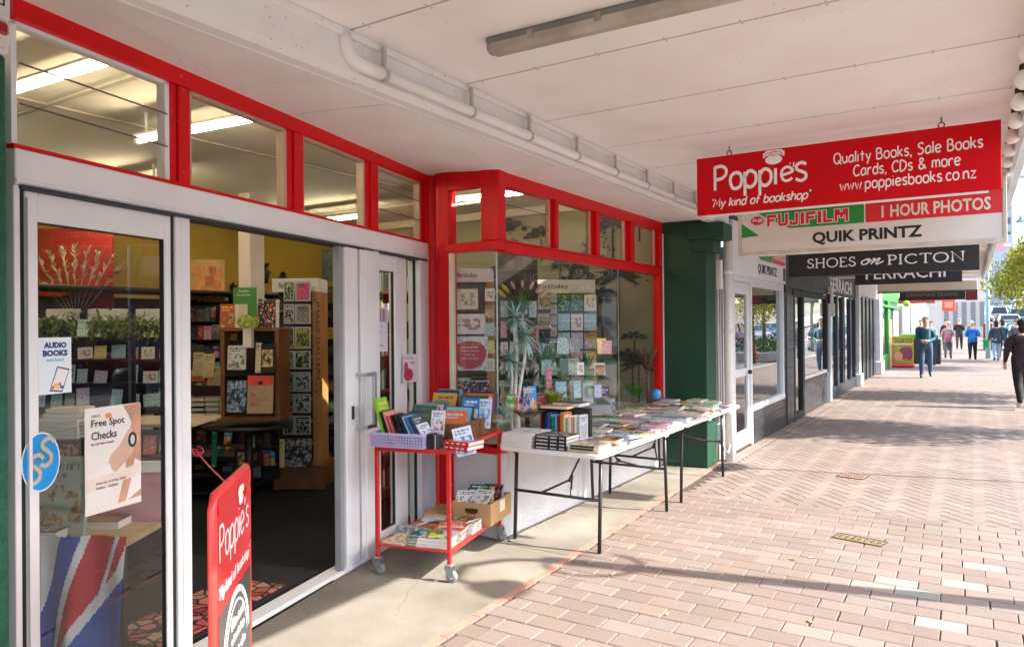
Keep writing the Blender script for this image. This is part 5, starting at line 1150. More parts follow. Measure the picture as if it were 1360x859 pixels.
# ============================================================ PEOPLE
m_skin = mat('skin', (.62, .38, .28), .5, .08, 6)
def skinned(vs, es, rad):
    """one continuous tapered body grown round the bones"""
    me = bpy.data.meshes.new('bones'); me.from_pydata([tuple(v) for v in vs], es, []); o = bpy.data.objects.new('bones', me); COL.objects.link(o)
    md = o.modifiers.new('skin', 'SKIN'); md.use_smooth_shade = True
    sk = me.skin_vertices[0].data if me.skin_vertices else None
    if sk is None:
        bm = bmesh.new(); bm.from_mesh(me); bm.verts.layers.skin.verify(); bm.to_mesh(me); bm.free(); sk = me.skin_vertices[0].data
    for i, r in enumerate(rad): sk[i].radius = r if isinstance(r, tuple) else (r, r)
    sk[0].use_root = True
    sb = o.modifiers.new('sub', 'SUBSURF'); sb.levels = 1; sb.render_levels = 1
    dg = bpy.context.evaluated_depsgraph_get(); out = bpy.data.meshes.new_from_object(o.evaluated_get(dg)); bpy.data.objects.remove(o); bpy.data.meshes.remove(me); return out
def person(lab, x, y, rz, h, top, legs, hair, hands='down', stride=.22, bulk=1.0, shoes=(.03, .03, .03), hairlen=0, tilt=0, top2=None, coat=0, group=None, extras=None, face=True):
    """faces local -Y; z up; proportions of a 1.75 m adult scaled to h"""
    z0 = hill(x, y) if y > 30 else 0
    t = thing('person', lab, 'person', (x, y, z0), rz, group); k = h/1.75; s = stride
    J = {}; V = []; E_ = []; Rd = []; T = []
    def j(n, p, r, tg, par=None):
        J[n] = len(V); V.append(Vector(p)*k); Rd.append(tuple(q*k for q in r) if isinstance(r, tuple) else r*k); T.append(tg)
        if par is not None: E_.append((J[par], J[n]))
    bk = bulk
    j('pel', (0, 0, .93), (.145*bk, .11*bk), 'L' if not coat else 'T')
    j('wai', (0, .01, 1.08), (.148*bk, .115*bk), 'T', 'pel'); j('che', (0, .0, 1.28), (.165*bk, .115*bk), 'T', 'wai'); j('sho', (0, .012, 1.385), (.115*bk, .09*bk), 'T', 'che')
    j('nec', (0, .0, 1.475), .058, 'S', 'sho'); j('hd0', (0, -.012-tilt*.03, 1.565), (.074, .084), 'S', 'nec'); j('hd1', (0, -.02-tilt*.05, 1.655), (.084, .10), 'S', 'hd0'); j('hd2', (0, -.01-tilt*.05, 1.72), (.058, .068), 'S', 'hd1')
    for sg, st in ((-1, s), (1, -s)):
        n = str(sg)
        j('hip'+n, (sg*.09, -st*.05, .88), .105*bk, 'L', 'pel'); j('kne'+n, (sg*.10, -st*.6-.03, .49), .072*min(bk, 1.15), 'L', 'hip'+n)
        lift = .05 if st < 0 else 0
        j('cal'+n, (sg*.10, -st*.85+.02, .30+lift), .066*min(bk, 1.1), 'L', 'kne'+n); j('ank'+n, (sg*.10, -st*1.1+.035, .09+lift), .052, 'L', 'cal'+n); j('toe'+n, (sg*.115, -st*1.1-.10, .035+lift*.4), (.045, .032), 'F', 'ank'+n)
        j('arm'+n, (sg*.168*bk, .012, 1.345), .064*bk, 'T', 'sho')
        if hands == 'front':
            j('elb'+n, (sg*.205*bk, .05, 1.13), .052*bk, 'T', 'arm'+n); j('wri'+n, (sg*.09, -.22, 1.06), .034, 'T', 'elb'+n); j('han'+n, (sg*.035, -.27, 1.07), .036, 'S', 'wri'+n)
        elif hands == 'bent':
            j('elb'+n, (sg*.205*bk, .04, 1.12), .054*bk, 'T', 'arm'+n); j('wri'+n, (sg*.15, -.2, 1.12), .034, 'T', 'elb'+n); j('han'+n, (sg*.13, -.27, 1.13), .036, 'S', 'wri'+n)
        else:
            sw = st*.5
            j('elb'+n, (sg*.205*bk, .03+sw*.3, 1.10), .050*bk, 'T', 'arm'+n); j('wri'+n, (sg*.215*bk, -.03+sw*.8, .90), .035, 'T', 'elb'+n); j('han'+n, (sg*.215*bk, -.05+sw*.9, .81), (.03, .042), 'S', 'wri'+n)
    me = skinned(V, E_, Rd)
    mats_ = {'T': mat('cloth_%s' % (top,), top, .85, .15, 6, .3, 90), 'L': mat('cloth_%s' % (legs,), legs, .85, .15, 6, .3, 90), 'S': m_skin, 'F': mat('shoe_%s' % (shoes,), shoes, .5)}
    order = ['T', 'L', 'S', 'F']; me.materials.clear()
    for q in order: me.materials.append(mats_[q])
    if top2: me.materials.append(mat('cloth_%s' % (top2,), top2, .85, .1, 6))
    segs = [(V[a], V[b_], T[b_]) for a, b_ in E_]
    for p in me.polygons:
        c = p.center; bd = 1e9; tg = 'T'
        for a, b_, g in segs:
            d = b_-a; u = max(0, min(1, (c-a).dot(d)/max(d.length_squared, 1e-9))); dd = (a+d*u-c).length
            if dd < bd: bd, tg = dd, g
        if coat and c.z < .93*k and c.z > (.93-coat)*k and abs(c.x) < .16*k and tg == 'L': tg = 'T'
        if tg == 'T' and c.z < .90*k and abs(c.x) < .16 and not coat: tg = 'L'
        p.material_index = order.index(tg); p.use_smooth = True
        if top2 and tg == 'T' and c.z < 1.14*k and abs(c.x) < .2: p.material_index = 4
    me.name = 'person_body'; body = bpy.data.objects.new('body', me); COL.objects.link(body); body.parent = t
    hm = mat('hair_%s' % (hair,), hair, .75, .25, 30)
    b = MB(); hy = -.012-tilt*.05
    M = Matrix.Translation((0, (hy+.012)*k, 1.675*k)) @ Matrix.Diagonal((.094*k, .112*k, .094*k, 1))
    prof = [(math.sin(PI*i/8), -math.cos(PI*i/8)) for i in range(9)]
    b.lathe([(r_, z_) for r_, z_ in prof if z_ > (-.25 if not hairlen else -.8)], 14, M=M)
    b.v = [v if not (v.y < (hy-.045)*k and v.z < 1.70*k) else Vector((v.x*.9, (hy-.035)*k, max(v.z, 1.69*k))) for v in b.v]
    if hairlen: b.ball((0, .055*k, (1.60-hairlen*.4)*k), .085*k, n=10, m=6, sc=(1, .55, 1+hairlen*2))
    part('hair', b, hm, t, True)
    b = MB(); b.tube([(0, -.116*k-tilt*.05*k, 1.665*k), (0, -.136*k-tilt*.05*k, 1.635*k)], [.008*k, .013*k], 6)
    for sg in (-1, 1): b.ball((sg*.086*k, -.01*k, 1.65*k), .02*k, n=6, m=4, sc=(.5, .9, 1.4))
    part('nose_and_ears', b, m_skin, t, True)
    if face:
        b = MB()
        for sg in (-1, 1): b.ball((sg*.03*k, -.108*k-tilt*.05*k, 1.675*k), .010*k, n=6, m=4, sc=(1.3, .5, .7))
        part('eyes', b, m_seal, t, True)
        b = MB(); b.cbox(-.022*k, .022*k, -.115*k-tilt*.05*k, -.09*k, 1.598*k, 1.606*k, .002); part('mouth', b, mat('lips', (.4, .16, .13), .5), t, True)
    # fingers: five a hand, unequal and curled
    b = MB()
    for sg in (-1, 1):
        w_, hn = V[J['wri%d' % sg]], V[J['han%d' % sg]]; d = (hn-w_).normalized(); sd = d.cross(Vector((0, 1, .2))).normalized()
        if hands != 'down': sd = Vector((0, 0, 1))
        for q in range(4):
            r0 = hn + sd*(q-1.5)*.018*k; L_ = (.062, .075, .07, .052)[q]*k; cu = Vector((-sg*.4, 0, 0))
            b.tube([r0, r0+d*L_*.55, r0+d*L_*.85+cu*L_*.5], [.0095*k, .009*k, .007*k], 5)
        tb = w_ + d*.045*k - sd*.02*k; b.tube([tb, tb+(d*.5-sd*.9)*.045*k, tb+(d*1.1-sd*.9)*.055*k], [.011*k, .010*k, .008*k], 5)
    part('fingers', b, m_skin, t, True)
    if extras: extras(t, k)
    return t
def collar(t, k):
    b = MB(); b.lathe([(.075*k, 1.455*k), (.062*k, 1.50*k), (.058*k, 1.50*k), (.07*k, 1.45*k)], 12); part('collar', b, mat('pale_collar', (.72, .68, .58), .8), t, True)
    b = MB(); b.box(.10*k, .12*k, -.128*k, -.12*k, 1.2*k, 1.36*k); part('badge', b, m_swhite, t, True)
def bag(col, side=1):
    def f(t, k):
        b = MB(); b.cbox(side*.28*k-.08, side*.28*k+.08, -.17, .12, .38*k, .74*k, .02); b.tube([(side*.28*k, -.1, .73*k), (side*.28*k, -.02, .86*k), (side*.28*k, .06, .73*k)], .008, 5); part('carried_bag', b, mat('bag_%s' % (col,), col, .7), t, True)
    return f
G_ = 'people walking on the footpath'
person('grey haired man in teal-blue jersey and jeans walking toward us, hands together', -1.12, 24.1, 0, 1.76, (.02, .12, .19), (.05, .09, .17), (.55, .53, .5), 'front', .16, 1.08, tilt=1, group=G_, extras=collar)
person('woman in dark brown jacket and black leggings at the right edge, walking away', .80, 16.45, PI+.1, 1.66, (.045, .025, .028), (.012, .012, .014), (.02, .016, .015), 'down', .26, 1.28, (.5, .5, .5), .1, coat=.1, group=G_, face=False)
person('woman in pink and grey cardigan and grey trousers, seen from behind', -.86, 36.6, PI, 1.62, (.45, .33, .33), (.13, .13, .14), (.6, .56, .5), 'bent', .14, 1.12, top2=(.6, .15, .22), coat=.1, group=G_, face=False)
person('white haired person in bright blue jacket and black trousers, seen from behind', .03, 35.8, PI, 1.60, (.02, .20, .60), (.015, .016, .02), (.72, .72, .7), 'bent', .12, 1.25, coat=.1, group=G_, face=False)
person('dark haired woman in charcoal coat and pale jeans standing by the pole', .84, 35.4, PI+.2, 1.64, (.05, .065, .075), (.30, .42, .55), (.02, .018, .016), 'down', .15, 1.15, hairlen=.1, coat=.16, group=G_, face=False)
person('person in teal and navy jacket close behind the charcoal coat', 1.12, 37.2, PI-.2, 1.68, (.04, .14, .18), (.03, .04, .06), (.03, .02, .02), 'down', .15, 1.15, hairlen=.1, coat=.1, group=G_, face=False)
person('man in black jacket and dark trousers further off, seen from behind', -.60, 49, PI, 1.78, (.02, .024, .022), (.05, .05, .055), (.3, .24, .2), 'bent', .2, 1.2, group=G_, face=False)
person('person in dark maroon top partly hidden behind the pink cardigan', -1.2, 47, PI, 1.74, (.06, .015, .02), (.04, .04, .045), (.05, .03, .02), 'down', .15, 1.15, group=G_, face=False)
person('dark haired woman in dusty rose top just behind the man in teal', -1.62, 40, 0, 1.64, (.4, .24, .22), (.05, .05, .06), (.02, .015, .014), 'down', .1, 1.0, hairlen=.12, group=G_)
person('person in black top with dark hair against the white shopfront', -2.12, 41, 0, 1.70, (.015, .015, .018), (.02, .02, .02), (.015, .012, .01), 'down', .1, 1.0, group=G_)
person('fair haired person in olive jacket beyond the bright blue jacket', .0, 50, PI, 1.66, (.18, .19, .12), (.1, .1, .1), (.6, .5, .35), 'down', .15, 1.05, group=G_, face=False)
person('person in grey hoodie beside the parked cars at the far right', 1.45, 33.5, PI, 1.68, (.12, .13, .15), (.06, .07, .1), (.2, .15, .1), 'down', .15, 1.1, group=G_, face=False)
# green shopping bag carried near the pole
b = MB(); b.cbox(.40, .62, 36.0, 36.12, .52, .88, .02); b.tube([(.44, 36.06, .87), (.51, 36.06, 1.0), (.58, 36.06, .87)], .01, 5); solo('shopping_bag', b, mat('bag_green', (.03, .5, .12), .6), 'bright green shopping bag held beside the charcoal coat', 'bag', loc=(.5, 36.06, .5))
# pavement board for ices outside the green shop
sb = thing('pavement_sign', 'yellow pavement board with an ice cream picture on a red base by the green shopfront', 'sign', (-2.0, 29.5, 0))
SX0, SX1, SYY = -2.42, -1.74, 29.4
b = MB(); b.cbox(SX0, SX1, SYY, SYY+.05, .12, 1.12, .02); part('board', b, mat('sign_yellow', (.42, .34, .03), .5, .15, 4), sb)
b = MB(); b.cbox(SX0-.03, SX1+.03, SYY-.2, SYY+.25, 0, .13, .04); part('base', b, mat('base_red', (.65, .03, .06), .4), sb)
b = MB(); b.merge(fit(strokes('Scorco', .3, .03)[0], .58, .2), FACE_Y(SX0+.05, SYY-.002, .88)); part('lettering', b, mat('sign_ink', (.05, .12, .03), .5), sb)
b = MB(); b.add([(SX0+.42+.2*math.cos(a), SYY-.003, .52+.22*math.sin(a)) for a in [2*PI*i/12 for i in range(12)]], [tuple(range(12))]); b.add([(SX0+.54+.11*math.cos(a), SYY-.005, .5+.26*math.sin(a)) for a in [2*PI*i/12 for i in range(12)]], [tuple(range(12))]); part('picture', b, mat('plum_picture', (.32, .05, .10), .5, .3, 8), sb)
b = MB(); b.add([(SX0+.2+.14*math.cos(a), SYY-.004, .40+.18*math.sin(a)) for a in [2*PI*i/12 for i in range(12)]], [tuple(range(12))]); part('picture', b, mat('peach_picture', (.7, .35, .2), .5), sb)
b = MB(); b.cbox(SX0+.01, SX1-.01, SYY-.0025, SYY-.0005, .82, .85, .0005); part('strip', b, m_swhite, sb)
bd = MB(); bd.prism([(-2.56, 29.0), (-2.46, 28.95), (-2.40, 29.25), (-2.5, 29.3)], 0.0, 1.7); solo('leaning_board', bd, mat('tan_board', (.5, .36, .18), .6), 'tall tan wooden board leaning by the yellow pavement board', 'board', loc=(-2.5, 29.1, 0))
st = thing('produce_stand', 'dark covered stand with green top beyond the yellow pavement board', 'stand', (-1.7, 32, 0))
b = MB(); b.cbox(-2.3, -1.0, 32.2, 33.0, 0.0, .95, .02); part('table', b, m_char, st); b = MB(); b.cbox(-2.4, -1.1, 32.15, 33.05, .951, 1.15, .03); part('cover', b, mat('stand_green', (.06, .32, .05), .7), st)
b = MB(); b.prism([(-1.45, .0), (-1.15, .0), (-1.05, 1.1), (-1.25, 1.1)], 31.4, 31.46, M=Matrix(((1,0,0,0),(0,0,1,0),(0,1,0,0),(0,0,0,1)))); solo('chalkboard', b, mat('chalk_blue_black', (.04, .055, .08), .6), 'dark slanting chalkboard between the yellow board and the man in teal', 'board', loc=(-1.3, 31.4, 0))
# ============================================================ BOOKS AND TABLES
ORD = ['first', 'second', 'third', 'fourth', 'fifth', 'sixth', 'seventh', 'eighth', 'ninth', 'tenth', 'eleventh', 'twelfth', 'thirteenth', 'fourteenth']
m_page = mat('page_edges', (.78, .75, .68), .85, .12, 40)
_bk = MB(); _bk.box(0, 1, 0, 1, .94, 1); _bk.box(0, 1, 0, 1, 0, .06); _bk.box(0, .025, 0, 1, .06, .94)
BOOK_COVER = _bk
_pg = MB(); _pg.box(.025, .975, .015, .985, .06, .94); PAGES = _pg.mesh('pages', m_page)
COVER_CACHE = {}
def book(M, w_, h_, t_, m, label, group, cat='book', name='book', pages=True):
    """book lying on its back cover: width x, height y, thickness z in its own frame, placed by M"""
    if m.name not in COVER_CACHE: COVER_CACHE[m.name] = BOOK_COVER.mesh('cover', m)
    o = bpy.data.objects.new(name, COVER_CACHE[m.name]); COL.objects.link(o)
    o.matrix_world = M @ Matrix.Diagonal((w_, h_, t_, 1)); tag(o, label, cat, group)
    p = bpy.data.objects.new('pages', PAGES); COL.objects.link(p); p.parent = o
    return o
_cd = MB(); _cd.box(0, 1, 0, 1, 0, 1)
CARD_CACHE = {}
def card(M, w_, h_, t_, m, label, group, cat='card', name='greeting_card', parent=None):
    if m.name not in CARD_CACHE: CARD_CACHE[m.name] = _cd.mesh('sheet', m)
    o = bpy.data.objects.new(name, CARD_CACHE[m.name]); COL.objects.link(o)
    o.matrix_world = M @ Matrix.Diagonal((w_, h_, t_, 1)); tag(o, label, cat, group); return o
T_ = Matrix.Translation
def RX(a): return Matrix.Rotation(a, 4, 'X')
def RY(a): return Matrix.Rotation(a, 4, 'Y')
def RZ(a): return Matrix.Rotation(a, 4, 'Z')
PALB = [('teal', '0f9099', 'e8e6d8', 'd07a3a'), ('red', 'cc1a26', 'f4e8d8', '2a1a1a'), ('navy', '16307a', 'e6d8b0', '7090b8'), ('green', '1f9a3c', 'f2f0e0', 'a8c860'), ('cream', 'e4dcc4', '7a2a2a', '90a080'), ('white', 'ecebe8', '2a4a8a', 'c84a4a'), ('black', '17171a', 'e8e4dc', '8a3028'), ('sky blue', '2aa4ea', 'ffffff', 'f0c040'), ('orange', 'ee6a18', 'fff4dc', '5a2418'), ('pale pink', 'ee9ab4', '7a2048', 'f0e0d8'), ('yellow', 'f0c428', '7a2a1a', '3a6a5a'), ('grey', '8a949e', 'f2f2ee', '3a4a5a'), ('olive', '6f8a30', 'ece4c0', 'b08840'), ('purple', '5a3a78', 'f0e4f4', 'd08ab0'), ('brown', '6a4226', 'ecd8b0', 'a87a44'), ('mint', '90e0bc', '2a5a5a', 'f0f0e0')]
def pal(i, style=None):
    n_, a, b_, c = PALB[i % len(PALB)]; return n_, cover(a, b_, c, i % 5, (0, 5, 1)[i % 3] if style is None else style)
m_ttop = mat('white_plastic_top', (.78, .77, .74), .45, .04, 3, .05, 60); m_tleg = mat('dark_leg_metal', (.05, .045, .045), .4, .2, 8, metal=.5)
def ftable(lab, x0, x1, y0, y1, ly0, ly1, zt=.735):
    t = thing('folding_table', lab, 'table', ((x0+x1)/2, (y0+y1)/2, 0), 0, 'folding tables outside the bookshop')
    b = MB(); r_ = .05; pts = []
    for cx, cy, a0 in ((x1-r_, y0+r_, -PI/2), (x1-r_, y1-r_, 0), (x0+r_, y1-r_, PI/2), (x0+r_, y0+r_, PI)):
        for i in range(5): a = a0+PI/2*i/4; pts.append((cx+r_*math.cos(a), cy+r_*math.sin(a)))
    b.prism(pts, zt-.032, zt); part('tabletop', b, m_ttop, t, bev=.006)
    b = MB(); b.cbox(x0+.06, x0+.09, y0+.12, y1-.12, zt-.065, zt-.0405, .003); b.cbox(x1-.09, x1-.06, y0+.12, y1-.12, zt-.065, zt-.0405, .003); part('side_rail', b, m_tleg, t)
    for (y, q) in ((ly0, 1), (ly1, -1)):
        for x in (-2.95, -2.245):
            b = MB(); b.tube([(x, y+.04*q, zt-.045), (x, y, .0)], .0145, 8); part('leg', b, m_tleg, t)
        b = MB(); b.tube([(-2.95, y+.018*q, .37), (-2.245, y+.018*q, .37)], .0115, 8); part('crossbar', b, m_tleg, t)
        b = MB(); b.tube([(-2.72, y+.02*q, .375), (-2.60, y+.22*q, .44), (-2.59, y+.5*q, zt-.06)], .009, 6); b.tube([(-2.48, y+.02*q, .375), (-2.575, y+.22*q, .44), (-2.59, y+.26*q, .47)], .008, 6); b.ball((-2.588, y+.22*q, .445), .018, n=8, m=5); part('brace', b, m_tleg, t)
ftable('near white folding table with dark legs, against the red bay sill', -2.965, -2.135, 4.49, 6.235, 4.70, 6.05)
ftable('far white folding table with dark legs, reaching the green column', -2.965, -2.135, 6.285, 8.04, 6.42, 7.74)
TZ = .7355; GB = 'books for sale on the folding tables'
# four thick white books at the near corner
for k in range(4):
    book(T_((-2.945+.004*k, 4.505+.006*(k % 2), TZ+.0245*k)) @ RZ(R(-2+k)), .255, .30, .024, cover('e8e8ec', 'c8c8d4', 'b8bcc8', 1, 3), 'thick white book, %s of four stacked at the near corner of the near table' % ['lowest', 'second', 'third', 'topmost'][k], GB)
m_bk = cover('0e0e10', 'e4e2dc', '3a4a6a', 2, 0); spb = None
for k in range(4):
    z = TZ+.0255*k
    o = book(T_((-2.665+.003*k, 4.52, z)) @ RZ(R(1.5-k)), .255, .20, .025, m_bk, 'black paperback with white spine lettering, %s of four in the near table stack' % ['lowest', 'second', 'third', 'topmost'][k], GB)
    b = MB()
    for i, (a, c) in enumerate(((.05, .42), (.50, .70), (.78, .94))):
        n_ = 9 if i == 0 else 5
        for q in range(n_): u = a+(c-a)*q/n_; b.box(u, u+(c-a)/n_*.62, -.008, -.001, .3+.05*(q % 2), .68)
    sp_ = part('spine_lettering', b, m_swhite, None, True); sp_.parent = o
    b = MB(); b.box(.0, 1.0, -.004, .0, .06, .94); s2 = part('spine', b, m_blk, None, True); s2.parent = o
for k in range(3):
    o = book(T_((-2.395+.004*k, 4.515, TZ+.018*k)) @ RZ(R(-1+k)), .245, .19, .0175, cover('e2d8c0', '2a2622', 'b8a888', 4, 2), 'cream paperback, %s of three at the pavement corner of the near table' % ['lowest', 'middle', 'topmost'][k], GB)
    b = MB(); b.box(.06, .80, -.01, .0, .15, .85) if k else b.box(.0, .98, -.006, 0, .06, .94); s2 = part('spine_label', b, m_blk if k else mat('kraft_spine', (.5, .4, .24), .6), None, True); s2.parent = o
# upright row of books near the window
names = [('maroon', '6a1620', 'e8d8c0'), ('black', '141416', 'd8d4cc'), ('navy', '1d3a66', 'e8e0cc'), ('blue', '2a5aa0', 'f0f0f0'), ('green', '0f8a5a', 'e8f4e8'), ('sky blue', '6ab0d8', 'ffffff'), ('dark red', '8a1a2a', 'f0e0d0'), ('orange', 'd87a2a', 'fff0d8'), ('cream', 'e8dcc0', '5a3a2a'), ('pale green', 'b8d0a0', '2a4a2a'), ('white', 'ecebe8', '3a3a3a'), ('salmon', 'e29a7a', '5a2a1a'), ('ivory', 'efe8d8', '8a3030'), ('light grey', 'c8ccd0', '30363c')]
x = -2.93
for i, (cn, a, c) in enumerate(names):
    th = (.028, .02, .024, .022, .034, .026, .022, .03, .028, .02, .024, .022, .03, .024)[i]; hh = (.20, .205, .19, .195, .165, .18, .175, .2, .17, .16, .175, .17, .18, .185)[i]
    # stands on its tail, spine toward the street end (-Y)
    M = T_((x+th, 5.02, TZ)) @ RZ(PI/2) @ RX(PI/2) @ T_((0, 0, 0)); book(M, .14, hh, th-.001, cover(a, c, c, i % 5, 1), '%s book standing upright, %s from the window in the near table row' % (cn, ORD[i]), GB); x += th
b = MB(); b.cbox(-2.94, -2.55, 5.19, 5.23, TZ, TZ+.225, .004); solo('bookend_box', b, mat('plain_black_box', (.02, .02, .022), .5), 'black box propping up the back of the upright book row', 'box', loc=(-2.75, 5.2, TZ))  # box in one even black
book(T_((-2.92, 5.05, TZ+.222)) @ RZ(R(3)), .24, .16, .022, cover('d88a2a', 'f4ecd8', '8a4a1a', 3, 1), 'amber book lying flat across the top of the upright row', GB)
book(T_((-2.90, 5.20, TZ+.228)) @ RZ(R(-3)), .26, .18, .03, cover('17171a', 'c8c4bc', '4a4a4a', 3, 1), 'black book lying on the box behind the upright row', GB)
# flat books over the rest of the tables
rnd = random.Random(21); ci = 0
def lvl(k, n_):
    return 'alone' if n_ == 1 else ('at the bottom' if k == 0 else ('on top' if k == n_-1 else ('second up' if k == 1 else 'third up')))
def layout(tname, ys, xs, skip=lambda i, j: False):
    global ci
    for j, y in enumerate(ys):
        for i, x in enumerate(xs):
            if skip(i, j): continue
            n_ = rnd.choice((1, 2, 2, 3, 3, 2)); z = TZ; cc = rnd.randrange(16)
            for k in range(n_):
                ci += 1; idx = cc if rnd.random() < .45 else rnd.randrange(16)
                if j in (1,) and i == 4 and k == n_-1: idx = 7
                cn, m = pal(idx, rnd.choice((0, 5, 2, 5)))
                w_ = rnd.uniform(.125, .17); h_ = w_*rnd.uniform(1.3, 1.5); t_ = rnd.uniform(.008, .024)
                if rnd.random() < .3: w_, h_ = h_, w_
                a = R(rnd.uniform(-14, 14)) if k == n_-1 else R(rnd.uniform(-6, 6))
                book(T_((x+rnd.uniform(-.012, .012), y+rnd.uniform(-.012, .012), z)) @ RZ(a) @ T_((-w_/2, -h_/2, 0)), w_, h_, t_, m,
                     '%s book lying %s, row %s of %s table, %s from window' % (cn, lvl(k, n_), ['one', 'two', 'three', 'four', 'five', 'six', 'seven'][j], tname, ORD[i]), GB)
                z += t_+.0006
layout('near', [4.87, 5.10, 5.33, 5.56, 5.79, 6.04], [-2.86, -2.70, -2.54, -2.38, -2.225], lambda i, j: (i < 3 and j in (1,)) or (i in (0, 1, 2) and j == 0))
layout('far', [6.42, 6.65, 6.88, 7.12, 7.36, 7.6, 7.84], [-2.86, -2.70, -2.54, -2.38, -2.225])
# two white tags hanging from the table edge
for i, (y, lab) in enumerate(((5.72, 'small grey price tag on the edge of the near table'), (6.9, 'small grey price tag on the edge of the far table'))):
    b = MB(); b.cbox(-2.134, -2.131, y, y+.08, .69, .73, .0008); solo('price_tag', b, mat('tag_grey', (.4, .4, .42), .6), lab, 'tag', loc=(-2.13, y, .7))
gl = MB(); gl.ball((-2.9, 7.52, .86), .06, n=14, m=9); solo('globe', gl, mat('globe_blue', (.05, .35, .65), .3, .3, 12), 'small bright blue globe at the window side of the far table', 'globe', loc=(-2.9, 7.52, .80))

# ============================================================ RED TROLLEY
TA = math.atan2(.117, .498); TR = T_((-3.305, 3.573, 0)) @ RZ(TA)
tr = thing('book_trolley', 'red metal two shelf trolley on castors, loaded with books and baskets', 'trolley', (-3.305, 3.573, 0), TA)
m_rf = mat('red_frame_paint', (.60, .02, .02), .35, .12, 8, .1, 40, coat=.2); W0, L0 = .512, .935; ZT, ZB = .835, .20
for (x, y) in ((0, 0), (W0, 0), (0, L0), (W0, L0)):
    b = MB(); b.cbox(x-.0125, x+.0125, y-.0125, y+.0125, .115, ZT, .003); part('leg', b, m_rf, tr, True)
    cs_ = part('castor', MB().cbox(x-.024, x+.024, y-.024, y+.024, .10, .118, .004), mat('castor_grey', (.3, .31, .32), .35, metal=.6), tr, True)
    b = MB(); b.prism([(-.03, .10), (.03, .10), (.035, .04), (-.005, .035)], -.021, -.017, M=T_((x, y, 0)) @ RX(PI/2) @ Matrix.Diagonal((1, 1, 1, 1))); b.prism([(-.03, .10), (.03, .10), (.035, .04), (-.005, .035)], .017, .021, M=T_((x, y, 0)) @ RX(PI/2)); part('fork', b, mat('castor_grey', (.3, .31, .32), .35, metal=.6), cs_, True)
    b = MB(); b.lathe([(.012, -.015), (.034, -.015), (.037, -.011), (.037, .011), (.034, .015), (.012, .015)], 18, M=T_((x+.015, y, .038)) @ RX(PI/2)); part('wheel', b, mat('grey_rubber', (.22, .22, .23), .6), cs_, True)
    b = MB(); b.lathe([(0, -.018), (.014, -.017), (.014, .017), (0, .018)], 10, M=T_((x+.015, y, .038)) @ RX(PI/2)); part('hub', b, mat('castor_hub', (.6, .6, .6), .3), cs_, True)
for z in (ZT, ZB):
    b = MB(); b.cbox(-.0125, W0+.0125, -.014, .011, z-.026 if z == ZT else z-.012, z+.002, .003); b.cbox(-.0125, W0+.0125, L0-.011, L0+.014, z-.026, z+.002, .003); b.cbox(-.014, .011, .0115, L0-.0115, z-.026, z+.0015, .003); b.cbox(W0-.011, W0+.014, .0115, L0-.0115, z-.026, z+.0015, .003); part('rail', b, m_rf, tr, True)
    b = MB(); b.box(.0115, W0-.0115, .0115, L0-.0115, z-.012, z+.0022) ; part('shelf', b, mat('plywood_shelf', (.50, .34, .2), .6, .2, 6), tr, True)
ZT += .0025; ZB += .003
TM = TR; GT = 'stock on the red trolley'
# lilac plastic basket with open lattice
bk_ = thing('plastic_basket', 'lilac plastic lattice basket of leaning books at the near end of the red trolley', 'basket', (0, 0, 0)); bk_.matrix_world = TM @ T_((-.03, -.03, ZT)) @ RZ(R(-2)); XF[bk_.name] = Matrix()
m_lil = mat('lilac_plastic', (.50, .44, .72), .4, .05, 4); bw, bd_, bh = .385, .21, .095
b = MB(); b.box(.004, bw-.004, .004, bd_-.004, 0, .004)
def lattice(b, A, B_, z0, z1, n, rows):
    A, B_ = Vector(A), Vector(B_); d = (B_-A); L_ = d.length; d.normalize(); nn = Vector((-d.y, d.x, 0))*.003; Zv = Vector((0, 0, 1))
    def bar(u0, u1, za, zb): 
        p = [A+d*u0-nn+Zv*za, A+d*u1-nn+Zv*za, A+d*u1+nn+Zv*za, A+d*u0+nn+Zv*za, A+d*u0-nn+Zv*zb, A+d*u1-nn+Zv*zb, A+d*u1+nn+Zv*zb, A+d*u0+nn+Zv*zb]
        b.add(p, [(0,3,2,1),(4,5,6,7),(0,1,5,4),(1,2,6,5),(2,3,7,6),(3,0,4,7)])
    for r_ in range(rows+1): z = z0+(z1-z0)*r_/rows; bar(0, L_, z-.004, z+.004)
    for i in range(n+1): u = L_*i/n; bar(max(0, u-.0042), min(L_, u+.0042), z0+.004, z1-.004)
for A, B_, n_ in (((0, 0), (bw, 0), 19), ((bw, 0), (bw, bd_), 10), ((0, bd_), (bw, bd_), 19), ((0, 0), (0, bd_), 10)): lattice(b, (*A, 0), (*B_, 0), .006, bh-.016, n_, 4)
part('basket_wall', b, m_lil, bk_, True, kind='stuff')
b = MB(); b.cbox(-.006, bw+.006, -.008, .004, bh-.016, bh, .002); b.cbox(-.006, bw+.006, bd_-.004, bd_+.008, bh-.016, bh, .002); b.cbox(-.008, .004, .0045, bd_-.0045, bh-.016, bh, .002); b.cbox(bw-.004, bw+.008, .0045, bd_-.0045, bh-.016, bh, .002); part('rim', b, m_lil, bk_, True)
